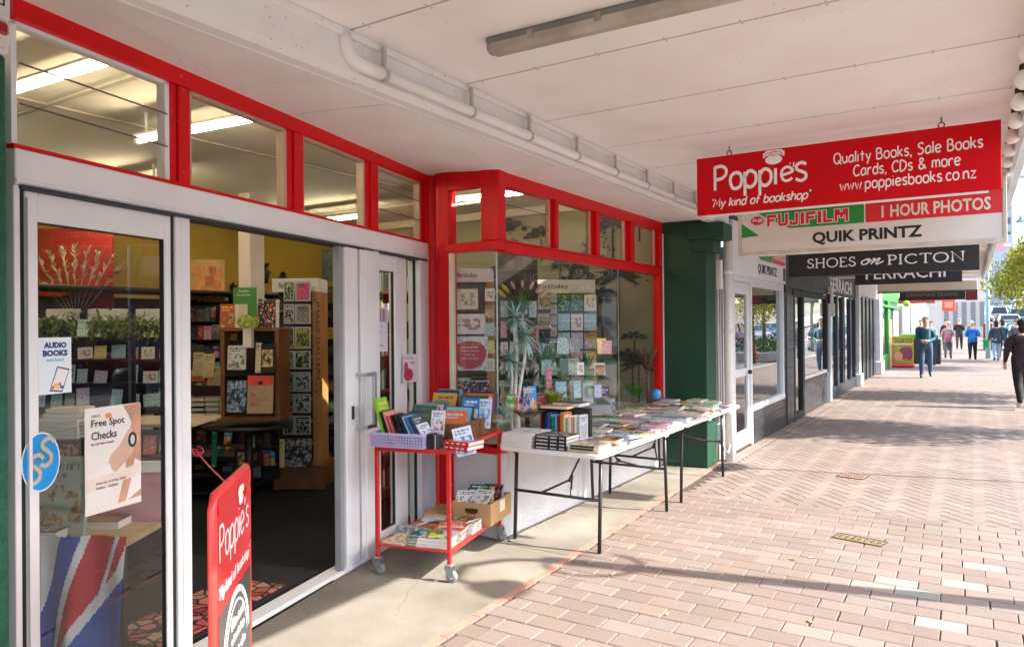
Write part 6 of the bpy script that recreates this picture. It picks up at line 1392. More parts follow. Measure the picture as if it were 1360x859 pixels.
lean = [('lime edged yellow', '86c83a', 'f0d060', 'f0d060', .30, .02), ('dark striped', '26262a', 'd8d0c0', '8aa05a', .22, .016), ('salmon pink', 'e08a86', 'f4dcd0', 'e4b0a8', .22, .012), ('coral', 'e0685a', 'f4e0d0', 'b03a3a', .20, .015), ('black', '151518', 'd8d4cc', '4a4a50', .2, .016), ('charcoal', '2a2c32', 'e0ded8', '6a7a8a', .195, .014), ('navy blue', '182c52', 'c8d4e8', '4a6aa0', .20, .02), ('pale grey', 'b8bcc0', '4a5a6a', '7a8a9a', .2, .01), ('bright blue and lime', '2a86c8', 'd8e04a', 'c8d83a', .20, .014), ('slate', '3a4652', 'd8dce0', '8a98a8', .2, .016), ('white and blue', 'dfe2e8', '2a4a7a', '7a9ac0', .15, .012)]
x = .015
for i, (cn, a, c, d_, hh, th) in enumerate(lean):
    an = R(-14 - 2.2*i)  # leaning to the left
    M = TM @ T_((x, .035, ZT+.006)) @ RY(-R(16+1.6*i)) @ T_((th, 0, 0)) @ RZ(PI/2) @ RX(PI/2)
    book(M, .15, hh, th, cover(a, c, d_, i % 5, 0 if i != 1 else 1), '%s book leaning in the lilac basket, %s from the left' % (cn, ORD[i]), GT); x += th+.0165
# black and grey card holder
b = MB(); b.cbox(.365, .408, -.012, .06, 0, .095, .003); b.v = [TM @ T_((0, 0, ZT)) @ v for v in b.v]; o = solo('card_box', b, m_blk, 'small black card box standing beside the lilac basket', 'box', loc=tuple(TM @ Vector((.385, .02, ZT))))
b = MB(); b.cbox(.4095, .452, -.014, .05, 0, .09, .003); b.v = [TM @ T_((0, 0, ZT)) @ v for v in b.v]; o = solo('card_box', b, cover('2f3632', 'c8ccc4', '5a625c', 2, 1), 'small dark grey printed box in front of the red books', 'box', loc=tuple(TM @ Vector((.43, .02, ZT))))
for k in range(2):
    o = book(TM @ T_((.462, .03+.01*k, ZT+.026*k)) @ RZ(R(-16+2*k)), .20, .17, .0255, cover('c8222a', 'f4ece0', '2a1a1a', 2, 0), 'red and white puzzle book, %s of two flat on the trolley corner' % ['lower', 'upper'][k], GT)
    b = MB(); b.box(0, .985, -.012, 0, .05, .95); s2 = part('spine', b, mat('spine_red', (.62, .02, .03), .4), None, True); s2.parent = o
    b = MB(); [b.box(u, u+.12, -.018, -.012, .35, .65) for u in (.08, .3, .52, .74)]; s3 = part('spine_lettering', b, m_swhite, None, True); s3.parent = o
# wicker baskets
m_wick = mat('wicker', (.20, .085, .03), .7, .35, 30, .6, 90)
def wicker(lab, x0, y0, w_, d_, h_):
    t = thing('wicker_basket', lab, 'basket', (0, 0, 0)); t.matrix_world = TM @ T_((x0, y0, ZT)); XF[t.name] = Matrix(); b = MB()
    nr = int(h_/.0085)
    for r_ in range(nr):
        z = .005+r_*.0085; n_ = 44; pts = []
        for i in range(n_+1):
            u = i/n_*4; sgm = int(u) % 4; f = u-int(u)
            px, py = ((f*w_, 0), (w_, f*d_), (w_-f*w_, d_), (0, d_-f*d_))[sgm]; o_ = .003*(1 if (i+r_) % 2 else -1)
            px += o_ if sgm in (1, 3) else 0; py += o_ if sgm in (0, 2) else 0; pts.append((px, py, z))
        b.tube(pts, .0048, 5, cap=False)
    part('weave', b, m_wick, t, True, kind='stuff'); b = MB(); b.box(0, w_, 0, d_, 0, .004); part('base', b, m_wick, t, True)
    b = MB(); b.tube([(0, 0, h_), (w_, 0, h_), (w_, d_, h_), (0, d_, h_), (0, 0, h_)], .007, 6); part('rim', b, m_wick, t, True); return t
wicker('brown wicker basket of paperbacks at the pavement side of the red trolley', .27, .24, .235, .30, .125)
wicker('brown wicker basket of thin books at the far side of the red trolley', .02, .26, .22, .42, .10)
wicker('brown wicker basket behind the others at the back of the red trolley', .27, .58, .235, .30, .12)
rnd = random.Random(5)
bcols = ['2a6aa8', '1f3a6a', 'e8e6e0', 'b83a3a', '3a8a5a', 'd8a83a', '7ab8d8', '8a4a7a', 'd8683a', '4a8a9a', 'c8ccd4', '2f5a34', 'e0b8c0', '5a6a7a', '3a2a4a', 'c04a6a']
cnm = ['blue', 'navy', 'white', 'brick red', 'green', 'mustard', 'pale blue', 'plum', 'orange', 'teal', 'light grey', 'dark green', 'blush', 'slate', 'aubergine', 'rose']
def files(x0, y0, n_, dy, h_, w_, lean_, place, zoff=.008, step=.0, seed=0):
    for i in range(n_):
        k = rnd.randrange(16); th = min(dy*.8, rnd.uniform(.008, .014)); hh = h_*rnd.uniform(.9, 1.12)
        M = TM @ T_((x0+step*i+rnd.uniform(0, .02), y0+dy*i, ZT+zoff)) @ RX(PI/2-R(lean_+rnd.uniform(-3, 3))); M = M @ T_((0, 0, -th))
        book(M, w_*rnd.uniform(.85, 1), hh, th, cover(bcols[k], bcols[(k+2) % 16] if k != 2 else '2a4a8a', bcols[(k+5) % 16], i % 5, rnd.choice((5, 1, 0))), '%s thin book filed %s, %s from the front' % (cnm[k], place, ORD[i]), GT)
files(.285, .27, 9, .030, .20, .19, 24, 'in the pavement side wicker basket')
files(.03, .29, 12, .033, .215, .19, 26, 'in the far side wicker basket')
files(.285, .61, 8, .034, .27, .20, 22, 'in the back wicker basket')
files(.03, .70, 6, .034, .28, .22, 20, 'behind the far side basket')
for i, (x, y, hh, w_, cn, cc, ln_) in enumerate(((.36, .56, .22, .13, 'bright blue leaflet with white panels', ('1f7ec8', 'f0f6fc', 'e8f0f8'), 10), (.43, .64, .21, .12, 'pale blue and white booklet', ('d8e4f0', '2a7ec0', 'a8c8e8'), 14), (.285, .205, .17, .10, 'white leaflet with violet and orange print', ('eceaf0', '5a4aa0', 'd08a4a'), 12))):
    book(TM @ T_((x, y, ZT+.05)) @ RX(PI/2-R(ln_)) @ T_((0, 0, -.006)), w_, hh, .006, cover(*cc, i, 0), cn+' standing up in the wicker baskets', GT)
book(TM @ T_((.565, .02, ZT-.05)) @ RZ(R(18)) @ RX(R(62)) @ RZ(R(14)), .125, .19, .007, cover('dfe6f2', '3a5a9a', '3a8ad0', 1, 0), 'white booklet with blue drawing leaning off the trolley corner', GT, name='booklet')
# lower shelf
low = [(.02, .02, .17, .24, .012, 'e4d8c0', 'c04030', 'b88a5a', 'cream comic with red print', 8), (.20, .02, .15, .25, .014, '2a8a86', 'e8f0ea', '6ab8a8', 'teal paperback', 6), (.05, .28, .20, .28, .010, 'd8dce0', '4a5a6a', 'a8b0b8', 'silver grey magazine', 12), (.26, .30, .13, .22, .03, '17171a', 'd8a848', '6a4a2a', 'black book with a gold picture', 4), (.03, .57, .18, .24, .012, '2f4a3a', 'e0e4dc', '7a9a7a', 'forest green magazine', 9)]
for i, (x, y, w_, h_, th, a, c, d_, lab, an) in enumerate(low):
    for k in range(2 if i in (1, 2) else 1): book(TM @ T_((x+.004*k, y+.006*k, ZB+k*(th+.001))) @ RZ(R(-an)), w_, h_, th, cover(a, c, d_, i+k, 0), lab+(' lying on its twin' if k else ' flat')+' on the lower trolley shelf', GT)
for k in range(3): book(TM @ T_((.275+.004*k, .0+.005*k, ZB+k*.019)) @ RZ(R(4-k)), .22, .16, .018, cover('ece6e2', '2f7a5a', '3a9a6a', 2, 0) if k == 2 else cover('e8d8dc', 'b07a8a', 'c8a0ac', 2, 1), 'pale pink edged book, %s of three at the near edge of the lower shelf' % ['lowest', 'middle', 'topmost'][k], GT)
for k in range(2): book(TM @ T_((.30, .19, ZB+k*.033)) @ RZ(R(10-4*k)), .21, .17, .032, cover('3ab0d8', 'f0e0a0', 'd05a3a', 3, 0) if k == 0 else cover('d8404a', 'f8f0d8', '3ab0d8', 3, 0), ['sky blue', 'red and blue'][k]+' thick picture book, %s of two under the basket shelf' % ['lower', 'upper'][k], GT)
for k in range(4): book(TM @ T_((.33+.003*k, .38, ZB+k*.017)) @ RZ(R(-4+2*k)), .19, .16, .016, cover('ece8e0', '3a4a2a', '8a9a4a', 4, 2), 'white spined book with olive cover, %s of four on the lower shelf' % ['lowest', 'second', 'third', 'topmost'][k], GT)
for i, (x, y, w_, h_, z, an, cn, cc, st) in enumerate(((.03, .16, .14, .20, .013, 22, 'dark striped magazine', ('2a3038', 'd8d8d0', '8a98a8'), 2), (.12, .34, .15, .21, .022, -18, 'black and orange magazine', ('1a1a1c', 'e8a050', 'b8502a'), 5), (.16, .12, .13, .19, .03, -8, 'sea green paperback', ('1f8a80', 'f0f4e8', '0f5a60'), 5), (.07, .50, .16, .22, .024, 10, 'blue and white catalogue', ('2a5aa0', 'f4f4f4', 'c8d4e8'), 5), (.36, .02, .10, .14, .06, 30, 'small green and yellow booklet', ('2f8a4a', 'f0e050', 'e8c830'), 5), (.33, .22, .15, .11, .072, 12, 'orange and red comic', ('e8742a', 'fff0d0', 'b82a20'), 2), (.36, .40, .12, .13, .07, -14, 'brown and gold paperback', ('4a3420', 'e8c878', '8a6a3a'), 5))):
    book(TM @ T_((x, y, ZB+z)) @ RZ(R(an)), w_, h_, .009, cover(*cc, i % 5, st), cn+' lying askew on top of the lower shelf stock', GT)
cbx = thing('cardboard_box', 'open cardboard box with a handle hole on the trolley lower shelf', 'box', (0, 0, 0)); cbx.matrix_world = TM @ T_((.27, .60, ZB+.0)) @ RZ(R(-2)); XF[cbx.name] = Matrix(); m_cbd = mat('cardboard', (.50, .30, .13), .8, .1, 5, .1, 60)
b = MB(); w_, d_, h_ = .30, .40, .155
b.box(0, w_, 0, d_, 0, .004); b.box(0, .004, .0, d_, .004, h_); b.box(w_-.004, w_, 0, d_, .004, h_); b.box(.004, w_-.004, d_-.004, d_, .004, h_)
# front with an oval handle hole
b.box(.004, w_-.004, 0, .004, .004, .075); b.box(.004, w_-.004, 0, .004, .115, h_); b.box(.004, .10, 0, .004, .075, .115); b.box(.2, w_-.004, 0, .004, .075, .115); b.box(.1, .112, .0005, .0035, .075, .085); b.box(.188, .2, .0005, .0035, .075, .085)
part('carton', b, m_cbd, cbx, True); b = MB(); b.box(w_+.0005, w_+.0015, .17, .27, .06, .14); part('carton_label', b, cover('e8e0d0', '8a6a4a', 'b89a6a', 2, 1), cbx, True)
GBX = 'leaflets in the cardboard box'
for i, (x, y, an, ln_, cc, cn) in enumerate(((.0, .03, 10, 52, ('e6e6e8', '4a4a4a', 'b0b4b8'), 'white folded'), (.03, .09, -6, 50, ('0f5a4a', 'e8f0ea', '1f6a5a'), 'dark green'), (.06, .13, 8, 45, ('136050', 'e8f0ea', '2f8a6a'), 'second dark green'), (.10, .05, -14, 55, ('e0e0e2', '4a6a5a', '8aa090'), 'white and green'), (.12, .10, 16, 60, ('e0b088', '6a3a2a', 'c06a3a'), 'peach'), (.13, .20, 4, 62, ('2a2a2e', 'c8a070', '5a4a3a'), 'black and tan'))):
    card(TM @ T_((.27+x, .60+y, ZB+.10+.008*i)) @ RZ(R(an)) @ RX(R(90-ln_)), .15, .16, .003, cover(*cc, i, 0), cn+' leaflet sticking out of the cardboard box on the trolley', GBX, 'leaflet', 'leaflet')
# brown box lid further back on the shelf
b = MB(); b.cbox(.03, .24, .60, .90, 0, .05, .003); b.v = [TM @ T_((0, 0, ZB)) @ v for v in b.v]; solo('flat_box', b, m_cbd, 'flat cardboard lid behind the books on the lower trolley shelf', 'box', loc=tuple(TM @ Vector((.13, .75, ZB))))

# ============================================================ POSTERS ON THE GLASS
def poster(lab, s0, s1, z0, z1, y=-.0, m=None, tilt=0, name='poster', base='e9eef2'):
    t = thing(name, lab, 'poster', (0, 0, 0)); M = EM @ T_((s0, y, z0)) @ RY(tilt); t.matrix_world = M; XF[t.name] = Matrix()
    b = MB(); b.box(0, s1-s0, -.0006, .0002, 0, z1-z0); part('sheet', b, m or mat('paper_'+base, base, .5, .02, 3), t, True); return t
def ptext(t, name, txt, x, z, w_, h_, m, f=typed, lay=1, **kw):
    me = f(txt, .1, **kw); me = me[0] if isinstance(me, tuple) else me; me = fit(me, w_, h_)
    for v in me.vertices: v.co.z *= .25
    b = MB(); b.merge(me, FACE_Y(x, -.0009-.0004*lay, z)); return part(name, b, m, t, True)
def pshape(t, name, pts, m, lay=1):
    b = MB(); b.add([(x, -.0008-.0003*lay, z) for x, z in pts], [tuple(range(len(pts)))]); return part(name, b, m, t, True)
circ = lambda cx, cz, rx, rz, n=16: [(cx+rx*math.cos(2*PI*i/n), cz+rz*math.sin(2*PI*i/n)) for i in range(n)]
m_ink = mat('ink_navy', (.02, .06, .2), .5); m_inkc = mat('ink_cyan', (.05, .4, .6), .5)
t = poster('white Audio Books poster with a phone drawing on the left door glass', -1.120, -.979, 1.366, 1.588, y=-.0068, base='e4f0f6')
ptext(t, 'title', 'AUDIO', .022, .180, .098, .024, m_ink, bold=.006); ptext(t, 'title', 'BOOKS', .018, .148, .106, .025, m_ink, bold=.006); ptext(t, 'caption', 'sold here!', .034, .128, .072, .012, m_inkc, bold=.002)
pshape(t, 'phone_outline', [(.045, .012), (.10, .004), (.133, .095), (.078, .108)], m_ink, 1); pshape(t, 'phone_screen', [(.050, .018), (.098, .010), (.128, .09), (.081, .102)], m_swhite, 2)
for (a, c) in (((.05, .02), (.8, .2, .1)), ((.07, .018), (.9, .65, .1)), ((.088, .02), (.1, .1, .3)), ((.062, .03), (.85, .5, .1)), ((.08, .032), (.7, .15, .2))): pshape(t, 'book_icon', [(a[0], a[1]), (a[0]+.014, a[1]-.002), (a[0]+.017, a[1]+.01), (a[0]+.003, a[1]+.012)], mat('icon_%s' % (c,), c, .5), 3)
m_ptan = mat('poster_tan', (.70, .58, .46), .5, .05, 4); m_pskin = mat('poster_skin', (.55, .30, .19), .5, .2, 8); m_pskin2 = mat('poster_forearm', (.66, .42, .31), .5, .1, 8)
t = poster('Free Spot Checks poster with a hand holding a skin lens, on the left door', -.915, -.631, .845, 1.29, base='e6e0da', tilt=R(0))
W_, H_ = .284, .445
pshape(t, 'back_shape', [(.19, .44), (.283, .444), (.283, .03), (.16, .02), (.20, .16), (.21, .30), (.235, .36), (.215, .40)], m_pskin, 1)
pshape(t, 'hand_shape', [(.11, .19), (.15, .155), (.235, .22), (.25, .26), (.275, .275), (.27, .30), (.225, .285), (.24, .34), (.215, .33), (.17, .27), (.125, .235)], m_pskin2, 2)
pshape(t, 'sleeve_shape', [(.004, .16), (.12, .20), (.14, .14), (.10, .02), (.004, .02)], mat('poster_sleeve', (.80, .78, .76), .6, .05, 6), 3)
pshape(t, 'sleeve_shape', [(.20, .02), (.282, .06), (.283, .18), (.25, .20), (.225, .10)], mat('poster_sleeve', (.80, .78, .76), .6), 3)
pshape(t, 'lens_rim', circ(.238, .285, .024, .034), m_seal, 4); pshape(t, 'lens_glass', circ(.238, .285, .012, .022), mat('lens_pale', (.6, .65, .7), .2), 5)
ptext(t, 'title', 'Free Spot', .03, .355, .165, .040, m_seal, bold=.001, lay=5); ptext(t, 'title', 'Checks', .03, .31, .125, .034, m_seal, bold=.001, lay=5); ptext(t, 'caption', 'By NZ Skin Health', .03, .285, .11, .012, m_char, lay=5)
pshape(t, 'caption_band', [(.004, .095), (.282, .125), (.282, .175), (.004, .145)][::1], mat('caption_band', (.78, .68, .60), .6), 4)
ptext(t, 'caption', 'Saturday 3rd May 2025', .05, .118, .15, .012, m_char, lay=6); ptext(t, 'caption', '9.00am - 10.00am', .05, .100, .11, .011, m_char, lay=6)
pshape(t, 'logo', circ(.115, .405, .016, .012), mat('logo_orange', (.8, .25, .08), .5), 2); ptext(t, 'logo_text', 'CHECK', .03, .405, .045, .010, m_char, lay=2)
# round sticker with two S shaped roads
t = thing('sticker', 'round bright blue sticker with two S shaped roads on the left door stile', 'sticker', (0, 0, 0)); t.matrix_world = EM @ T_((-1.112, -.0072, 1.108)); XF[t.name] = Matrix()
pshape(t, 'white_border', circ(0, 0, .080, .115, 28), m_swhite, 0); pshape(t, 'disc', circ(0, 0, .075, .109, 28), mat('sticker_blue', (.0, .30, .78), .35), 1)
for (dx, dz) in ((-.022, -.03), (.025, .028)):
    path = _smooth([(.028, .040), (.012, .058), (-.014, .052), (-.022, .03), (-.004, .012), (.014, -.008), (.010, -.034), (-.012, -.046), (-.03, -.034)], 5)
    for (r_, m, lay) in ((.0115, mat('sticker_green', (.35, .6, .15), .5), .0030), (.0092, mat('road_grey', (.45, .48, .5), .6), .0042)):
        b = MB(); b.tube([(p.x+dx, p.y+dz, 0) for p in path], r_, 8)
        for v in b.v: v.z *= .0006/r_
        b.v = [RX(PI/2) @ v + Vector((0, -lay, 0)) for v in b.v]; part('road', b, m, t, True)
    b = MB()
    for i in range(1, len(path)-2, 4): p, q = path[i], path[i+1]; b.tube([(p.x+dx, -.0052, p.y+dz), (q.x+dx, -.0052, q.y+dz)], .0009, 4)
    part('lane_marks', b, m_swhite, t, True)
t = poster('white notice with a red and blue picture at its top, on the sliding door', 1.463, 1.655, 1.435, 1.76, y=.0205, base='dedbe6')
pshape(t, 'picture', [(.01, .22), (.18, .22), (.18, .315), (.01, .315)], cover('c8b8b8', 'a03038', '6a90b8', 2, 2), 1)
ptext(t, 'text_line', 'books cards', .02, .18, .10, .016, mat('ink_mauve', (.45, .25, .35), .5)); ptext(t, 'text_line', 'and more', .02, .14, .08, .014, mat('ink_mauve', (.45, .25, .35), .5)); ptext(t, 'text_line', 'gifts', .03, .03, .10, .03, mat('ink_mauve', (.45, .25, .35), .5))
t = poster('white and red market poster low on the glass beside the door', 1.85, 2.105, 1.185, 1.405, y=-.0, base='e6dfe6', tilt=R(2))
pshape(t, 'swirl', circ(.09, .06, .08, .05), mat('poster_crimson', (.5, .05, .12), .5, .3, 20), 1); pshape(t, 'swirl', circ(.05, .11, .035, .05), mat('poster_crimson', (.5, .05, .12), .5), 2); ptext(t, 'title', 'market', .02, .185, .15, .018, mat('poster_crimson', (.5, .05, .12), .5)); ptext(t, 'caption', 'open', .12, .14, .08, .02, mat('poster_crimson', (.5, .05, .12), .5))
# ============================================================ PAVEMENT BOARD AND MATS
A_, B2 = Vector((-2.135, 1.515, 0)), Vector((-2.518, 1.948, 0)); dv = (B2-A_); bl_ = dv.length; ba_ = math.atan2(dv.y, dv.x)
ab = thing('pavement_sign', 'tall red pavement sign reading Poppies, tied to the door post by a red ribbon', 'sign', tuple(A_), ba_)
c_ = .035; HB = 1.055
b = MB(); prof = [(0, .03), (bl_, .03), (bl_, HB-.02), (bl_-.015, HB), (c_, HB-.0), (0, HB-c_)]
MXZ = Matrix(((1,0,0,0),(0,0,1,0),(0,1,0,0),(0,0,0,1)))
def ring(z0, z1):   # panel with a handle slot near the top
    b = MB(); th = (-.014, .014); s0, s1, h0, h1 = bl_*.60, bl_*.86, HB-.095, HB-.065
    for (x0, x1, a, c) in ((.012, bl_-.012, .03, h0), (.012, s0, h0, h1), (s1, bl_-.012, h0, h1), (.03, bl_-.012, h1, HB)): b.box(x0, x1, *th, a, c)
    return b
m_sgr = mat('board_red', (.66, .012, .016), .3, .05, 3)
part('panel', ring(0, 0), m_sgr, ab, True)
b = MB(); b.tube([(.0, 0, .03), (.0, 0, HB-.04), (.03, 0, HB), (bl_-.02, 0, HB+.0), (bl_, 0, HB-.02), (bl_, 0, .03)], .016, 8); part('frame', b, mat('board_edge', (.75, .05, .04), .3), ab, True)
b = MB(); b.cbox(-.02, bl_+.02, -.18, .18, 0, .03, .008); part('foot', b, m_seal, ab, True)
def bt(me, x, z, lay=0, rot=0): return (me, T_((x, -.0155-.0008*lay, z)) @ RX(PI/2) @ RZ(rot))
b = MB(); me, _ = strokes("Poppie's", .17, .0125, track=.08); b.merge(*bt(fit(me, bl_-.075, .165), .03, .79)); me, _ = strokes("'My kind of bookshop'", .07, .005, track=.09, slant=.22); b.merge(*bt(fit(me, bl_-.06, .055), .03, .69)); part('lettering', b, m_swhite, ab, True)
b = MB(); poppy(b, bl_*.66, .985, .10, -.0165); part('emblem', b, m_swhite, ab, True)
b = MB(); b.box(.02, bl_-.02, -.0158, -.0145, .05, .655); part('photo_panel', b, mat('board_photo', (.05, .05, .052), .4, .3, 6), ab, True)
b = MB()
for rr in (.225, .19): b.tube([(bl_*.5+rr*math.cos(a), -.0165, .40+rr*1.1*math.sin(a)) for a in [PI*(.05+.95*i/22) for i in range(23)]], .014 if rr > .2 else .004, 6)
for v in b.v: v.y = -.0165+(v.y+.0165)*.08
part('cup_drawing', b, mat('chalk_white', (.7, .7, .7), .7), ab, True)
for i, (tx, x, z, h_) in enumerate((("I'm not", .2, .53, .04), ("a bookshop", .2, .47, .035), ("but do", .22, .41, .03), ("love books", .2, .35, .035))):
    b = MB(); me = typed(tx, .1, shear=.3); b.merge(*bt(fit(me, .22, h_), x, z, 2)); part('chalk_lettering', b, mat('chalk_white', (.7, .7, .7), .7), ab, True)
# ribbon to the door post
b = MB(); p0 = Vector((-2.40, 1.83, .975)); p1 = EW(-.36, -.07, 1.02)
b.tube([p0, p0.lerp(p1, .3)+Vector((0, 0, -.012)), p0.lerp(p1, .7)+Vector((0, 0, -.01)), p1], .0035, 6)
for k in range(3): b.tube([p1+Vector((.012*math.cos(a)*(1+.5*k)+.006*k, .012*math.cos(a)-.004*k, -.004+.010*math.sin(a)*(1+.6*k)+.008*k)) for a in [2*PI*i/12*.85+k*1.3 for i in range(13)]], .0028, 5)
solo('ribbon', b, mat('red_ribbon', (.6, .01, .06), .4, .1, 10), 'red ribbon tying the pavement sign to the silver door post', 'ribbon', loc=tuple(p1))
# door mats
mt = thing('door_mat', 'black door mat with a border lying just inside the open doorway', 'mat', tuple(EW(.3, .6, .012)))
b = MB(); b.cbox(-.33, .93, .14, 1.35, .012, .024, .004); b.v = [EM @ v for v in b.v]; part('pile', b, mat('mat_black', (.018, .018, .019), .95, .2, 30, .6, 200), mt)
def cobble():
    m = bpy.data.materials.new('patterned_mat'); m.use_nodes = True; n, l = m.node_tree.nodes, m.node_tree.links; b = n['Principled BSDF']
    ge = N(n, 'ShaderNodeNewGeometry'); v1 = N(n, 'ShaderNodeTexVoronoi'); v1.inputs['Scale'].default_value = 13; v2 = N(n, 'ShaderNodeTexVoronoi'); v2.feature = 'DISTANCE_TO_EDGE'; v2.inputs['Scale'].default_value = 13
    l.new(ge.outputs['Position'], v1.inputs['Vector']); l.new(ge.outputs['Position'], v2.inputs['Vector'])
    sp = N(n, 'ShaderNodeSeparateColor'); l.new(v1.outputs['Color'], sp.inputs[0]); rp = n.new('ShaderNodeValToRGB'); rp.color_ramp.interpolation = 'CONSTANT'; e = rp.color_ramp.elements
    e[0].color = (.5, .10, .08, 1); e[1].color = (.42, .26, .14, 1); e[1].position = .35; k = e.new(.6); k.color = (.55, .18, .14, 1); k = e.new(.8); k.color = (.35, .05, .05, 1)
    l.new(sp.outputs[0], rp.inputs[0]); g_ = mth(n, l, 'LESS_THAN', v2.outputs['Distance'], .09); c = mixc(n, l, g_, rp.outputs[0], (.02, .015, .015)); l.new(c, b.inputs['Base Color']); b.inputs['Roughness'].default_value = .9; return m
b = MB(); b.cbox(-.31, .62, .17, .60, .0245, .032, .003); b.v = [EM @ v for v in b.v]; mt2 = solo('door_mat', b, cobble(), 'red and tan pebble patterned mat on top of the black mat', 'mat', loc=tuple(EW(.15, .4, .024)))

# ============================================================ INSIDE THE SHOP
FZ = R(32.2)
def facing(px, py, d, turn=0): return T_(PX(px, py, d)) @ RZ(FZ+turn) @ RX(PI/2)
def m_w(d, px): return px*d/969
def flat(name, lab, cat, x0, y0, x1, y1, d, m, th=.01, group=None, tilt=0, turn=0):
    """a picture, card or board standing up at d metres, corners given where the photograph shows them"""
    M = facing(x0, y1, d, turn) @ RX(R(-tilt)); return card(M, m_w(d, x1-x0), m_w(d, y1-y0), th, m, lab, group, cat, name)
CS = [('cream sprig', 'e8e2d4', 'b08a5a', '9aa07a', 3), ('white floral', 'ece8e4', '8a5a6a', 'c09a8a', 3), ('pink', 'e8b0b8', 'a03050', 'f4e0e0', 3), ('sage', 'a8b89a', '3a4a3a', 'e8ecd8', 0), ('sky blue', 'b0d4e4', '3a6a9a', 'e8f4f8', 4), ('kraft', 'c89a68', '4a3020', 'e8d8b8', 0), ('dark green', '12483a', 'b8d87a', '5aa04a', 4), ('teal drawing', 'd0e0e0', '1f6f7f', '4a9aa8', 4), ('lilac', 'c8c0dc', '5a4a8a', 'e8e4f0', 3), ('yellow', 'e8d070', '8a5a1a', 'f4ecc0', 3), ('coral', 'e0806a', 'f8e8dc', 'a03a2a', 3), ('mint', 'b8dcc8', '2f6a5a', 'f0f4ec', 0)]
def cardmat(i): n_, a, b_, c, s_ = CS[i % 12]; return n_, cover(a, b_, c, i % 7, s_, .45)
def tower(name, lab, cat, x0, x1, ytop, ybot, d, header, m_side, postside, hm, shelves, turn=0, hlabel=None, depth=.4, zbase=None, back=None):
    """card stand: header box, back board, post and shelf ledges"""
    p = PX(x0, ybot, d); t = thing(name, lab, cat, (0, 0, 0)); M = T_((p.x, p.y, p.z)) @ RZ(FZ+turn); t.matrix_world = M; XF[t.name] = Matrix()
    W_ = m_w(d, x1-x0); H_ = m_w(d, ybot-ytop); k = d/969
    hh = 18*k
    b = MB(); b.cbox(0, W_, 0, depth, H_-hh, H_, .004); hp_ = part('header_box', b, hm, t, True)
    if header:
        b = MB(); b.merge(fit(typed(header, .1), W_*.45 if len(header) < 12 else W_*.72, hh*.45), FACE_Y(W_*.24 if hlabel else W_*.15, -.0015, H_-hh*.75)); part('header_lettering', b, m_char, hp_, True)
    b = MB(); b.box(.01, W_-.01, depth*.5, depth*.5+.015, 0, H_-hh-.001); part('back_board', b, back or m_dwood, t, True)
    pw = 9*k
    for sd_ in postside:
        xx = 0 if sd_ == 'L' else W_-pw; b = MB(); b.cbox(xx, xx+pw, .0, depth, 0, H_-hh-.001, .003); part('post', b, m_side, t, True)
    for yy in shelves:
        z = (ybot-yy)*k; b = MB(); b.cbox(pw*.2, W_-pw*.2, .02, depth*.5, z-.012, z, .002); part('ledge', b, m_side, t, True)
    return t, M, k
m_hdr = mat('cream_header', (.68, .64, .54), .5, .05, 4)
# --- birthday card stand behind the return window
t, M, k = tower('card_stand', 'pine card stand with a Birthday header behind the corner window return', 'card stand', 592, 656, 357, 578, 6.05, 'Birthday', m_tim, 'R', mat('pale_header', (.74, .72, .68), .5, .04, 4), (413, 450, 500, 546), hlabel=1, back=mat('grey_backboard', (.42, .42, .44), .7, .1, 4))
gb = 'cards on the Birthday stand behind the return window'
for i, (a, c, e, f, ci_) in enumerate(((607, 384, 635, 411, 0), (592, 386, 600, 411, 1), (598, 417, 645, 444, 1), (596, 502, 625, 541, 11), (626, 505, 650, 543, 7))):
    cn, m = cardmat(ci_); flat('greeting_card', '%s card on the corner window stand, %s' % (cn, ['in the top row', 'cut off by the window frame', 'wide, in the second row', 'below the red poster, left', 'below the red poster, right'][i]), 'card', a, c, e, f, 6.0, m, .004, gb)
for i, (yy, ci_) in enumerate(((383, 1), (406, 5), (429, 7), (452, 9), (476, 0))):
    cn, m = cardmat(ci_); flat('greeting_card', 'small %s card clipped to the pine post, %s from the top' % (cn, ORD[i]), 'card', 644, yy, 657, yy+17, 5.98, m, .004, gb)
pz = flat('poster', 'white poster with a red apple shape on the corner window stand', 'poster', 600, 447, 648, 492, 5.95, cover('e4e4e8', '9aa0a8', 'c0c4cc', 3, 4), .003)
b = MB(); q = PX(624, 469, 5.94); RM = T_(q) @ RZ(FZ); b.add([RM @ Vector((.135*math.cos(a)*(1-.12*math.sin(a)), -.004, .115*math.sin(a)+.015*math.cos(2*a))) for a in [2*PI*i/24 for i in range(24)]], [tuple(range(24))]); ap = part('apple_shape', b, mat('apple_red', (.50, .07, .09), .5), None); ap.parent = pz; ap.matrix_parent_inverse = pz.matrix_world.inverted()
b = MB(); [b.merge(fit(typed(tx, .1), w_, .016), RM @ T_((-w_/2, -.006, z)) @ RX(PI/2)) for tx, w_, z in (('BOOKSHOP DAY', .14, .04), ('Poppies Books', .15, .01), ('join us', .08, -.02), ('10am to 4pm', .14, -.05))]; ap2 = part('lettering', b, m_swhite, None); ap2.parent = pz; ap2.matrix_parent_inverse = pz.matrix_world.inverted()
flat('gift_wrap', 'coral and navy flowered gift wrap board low behind the return window', 'gift wrap', 606, 507, 650, 546, 5.92, cover('1f2f52', 'e8c8b0', 'e0685a', 4, 4), .006)
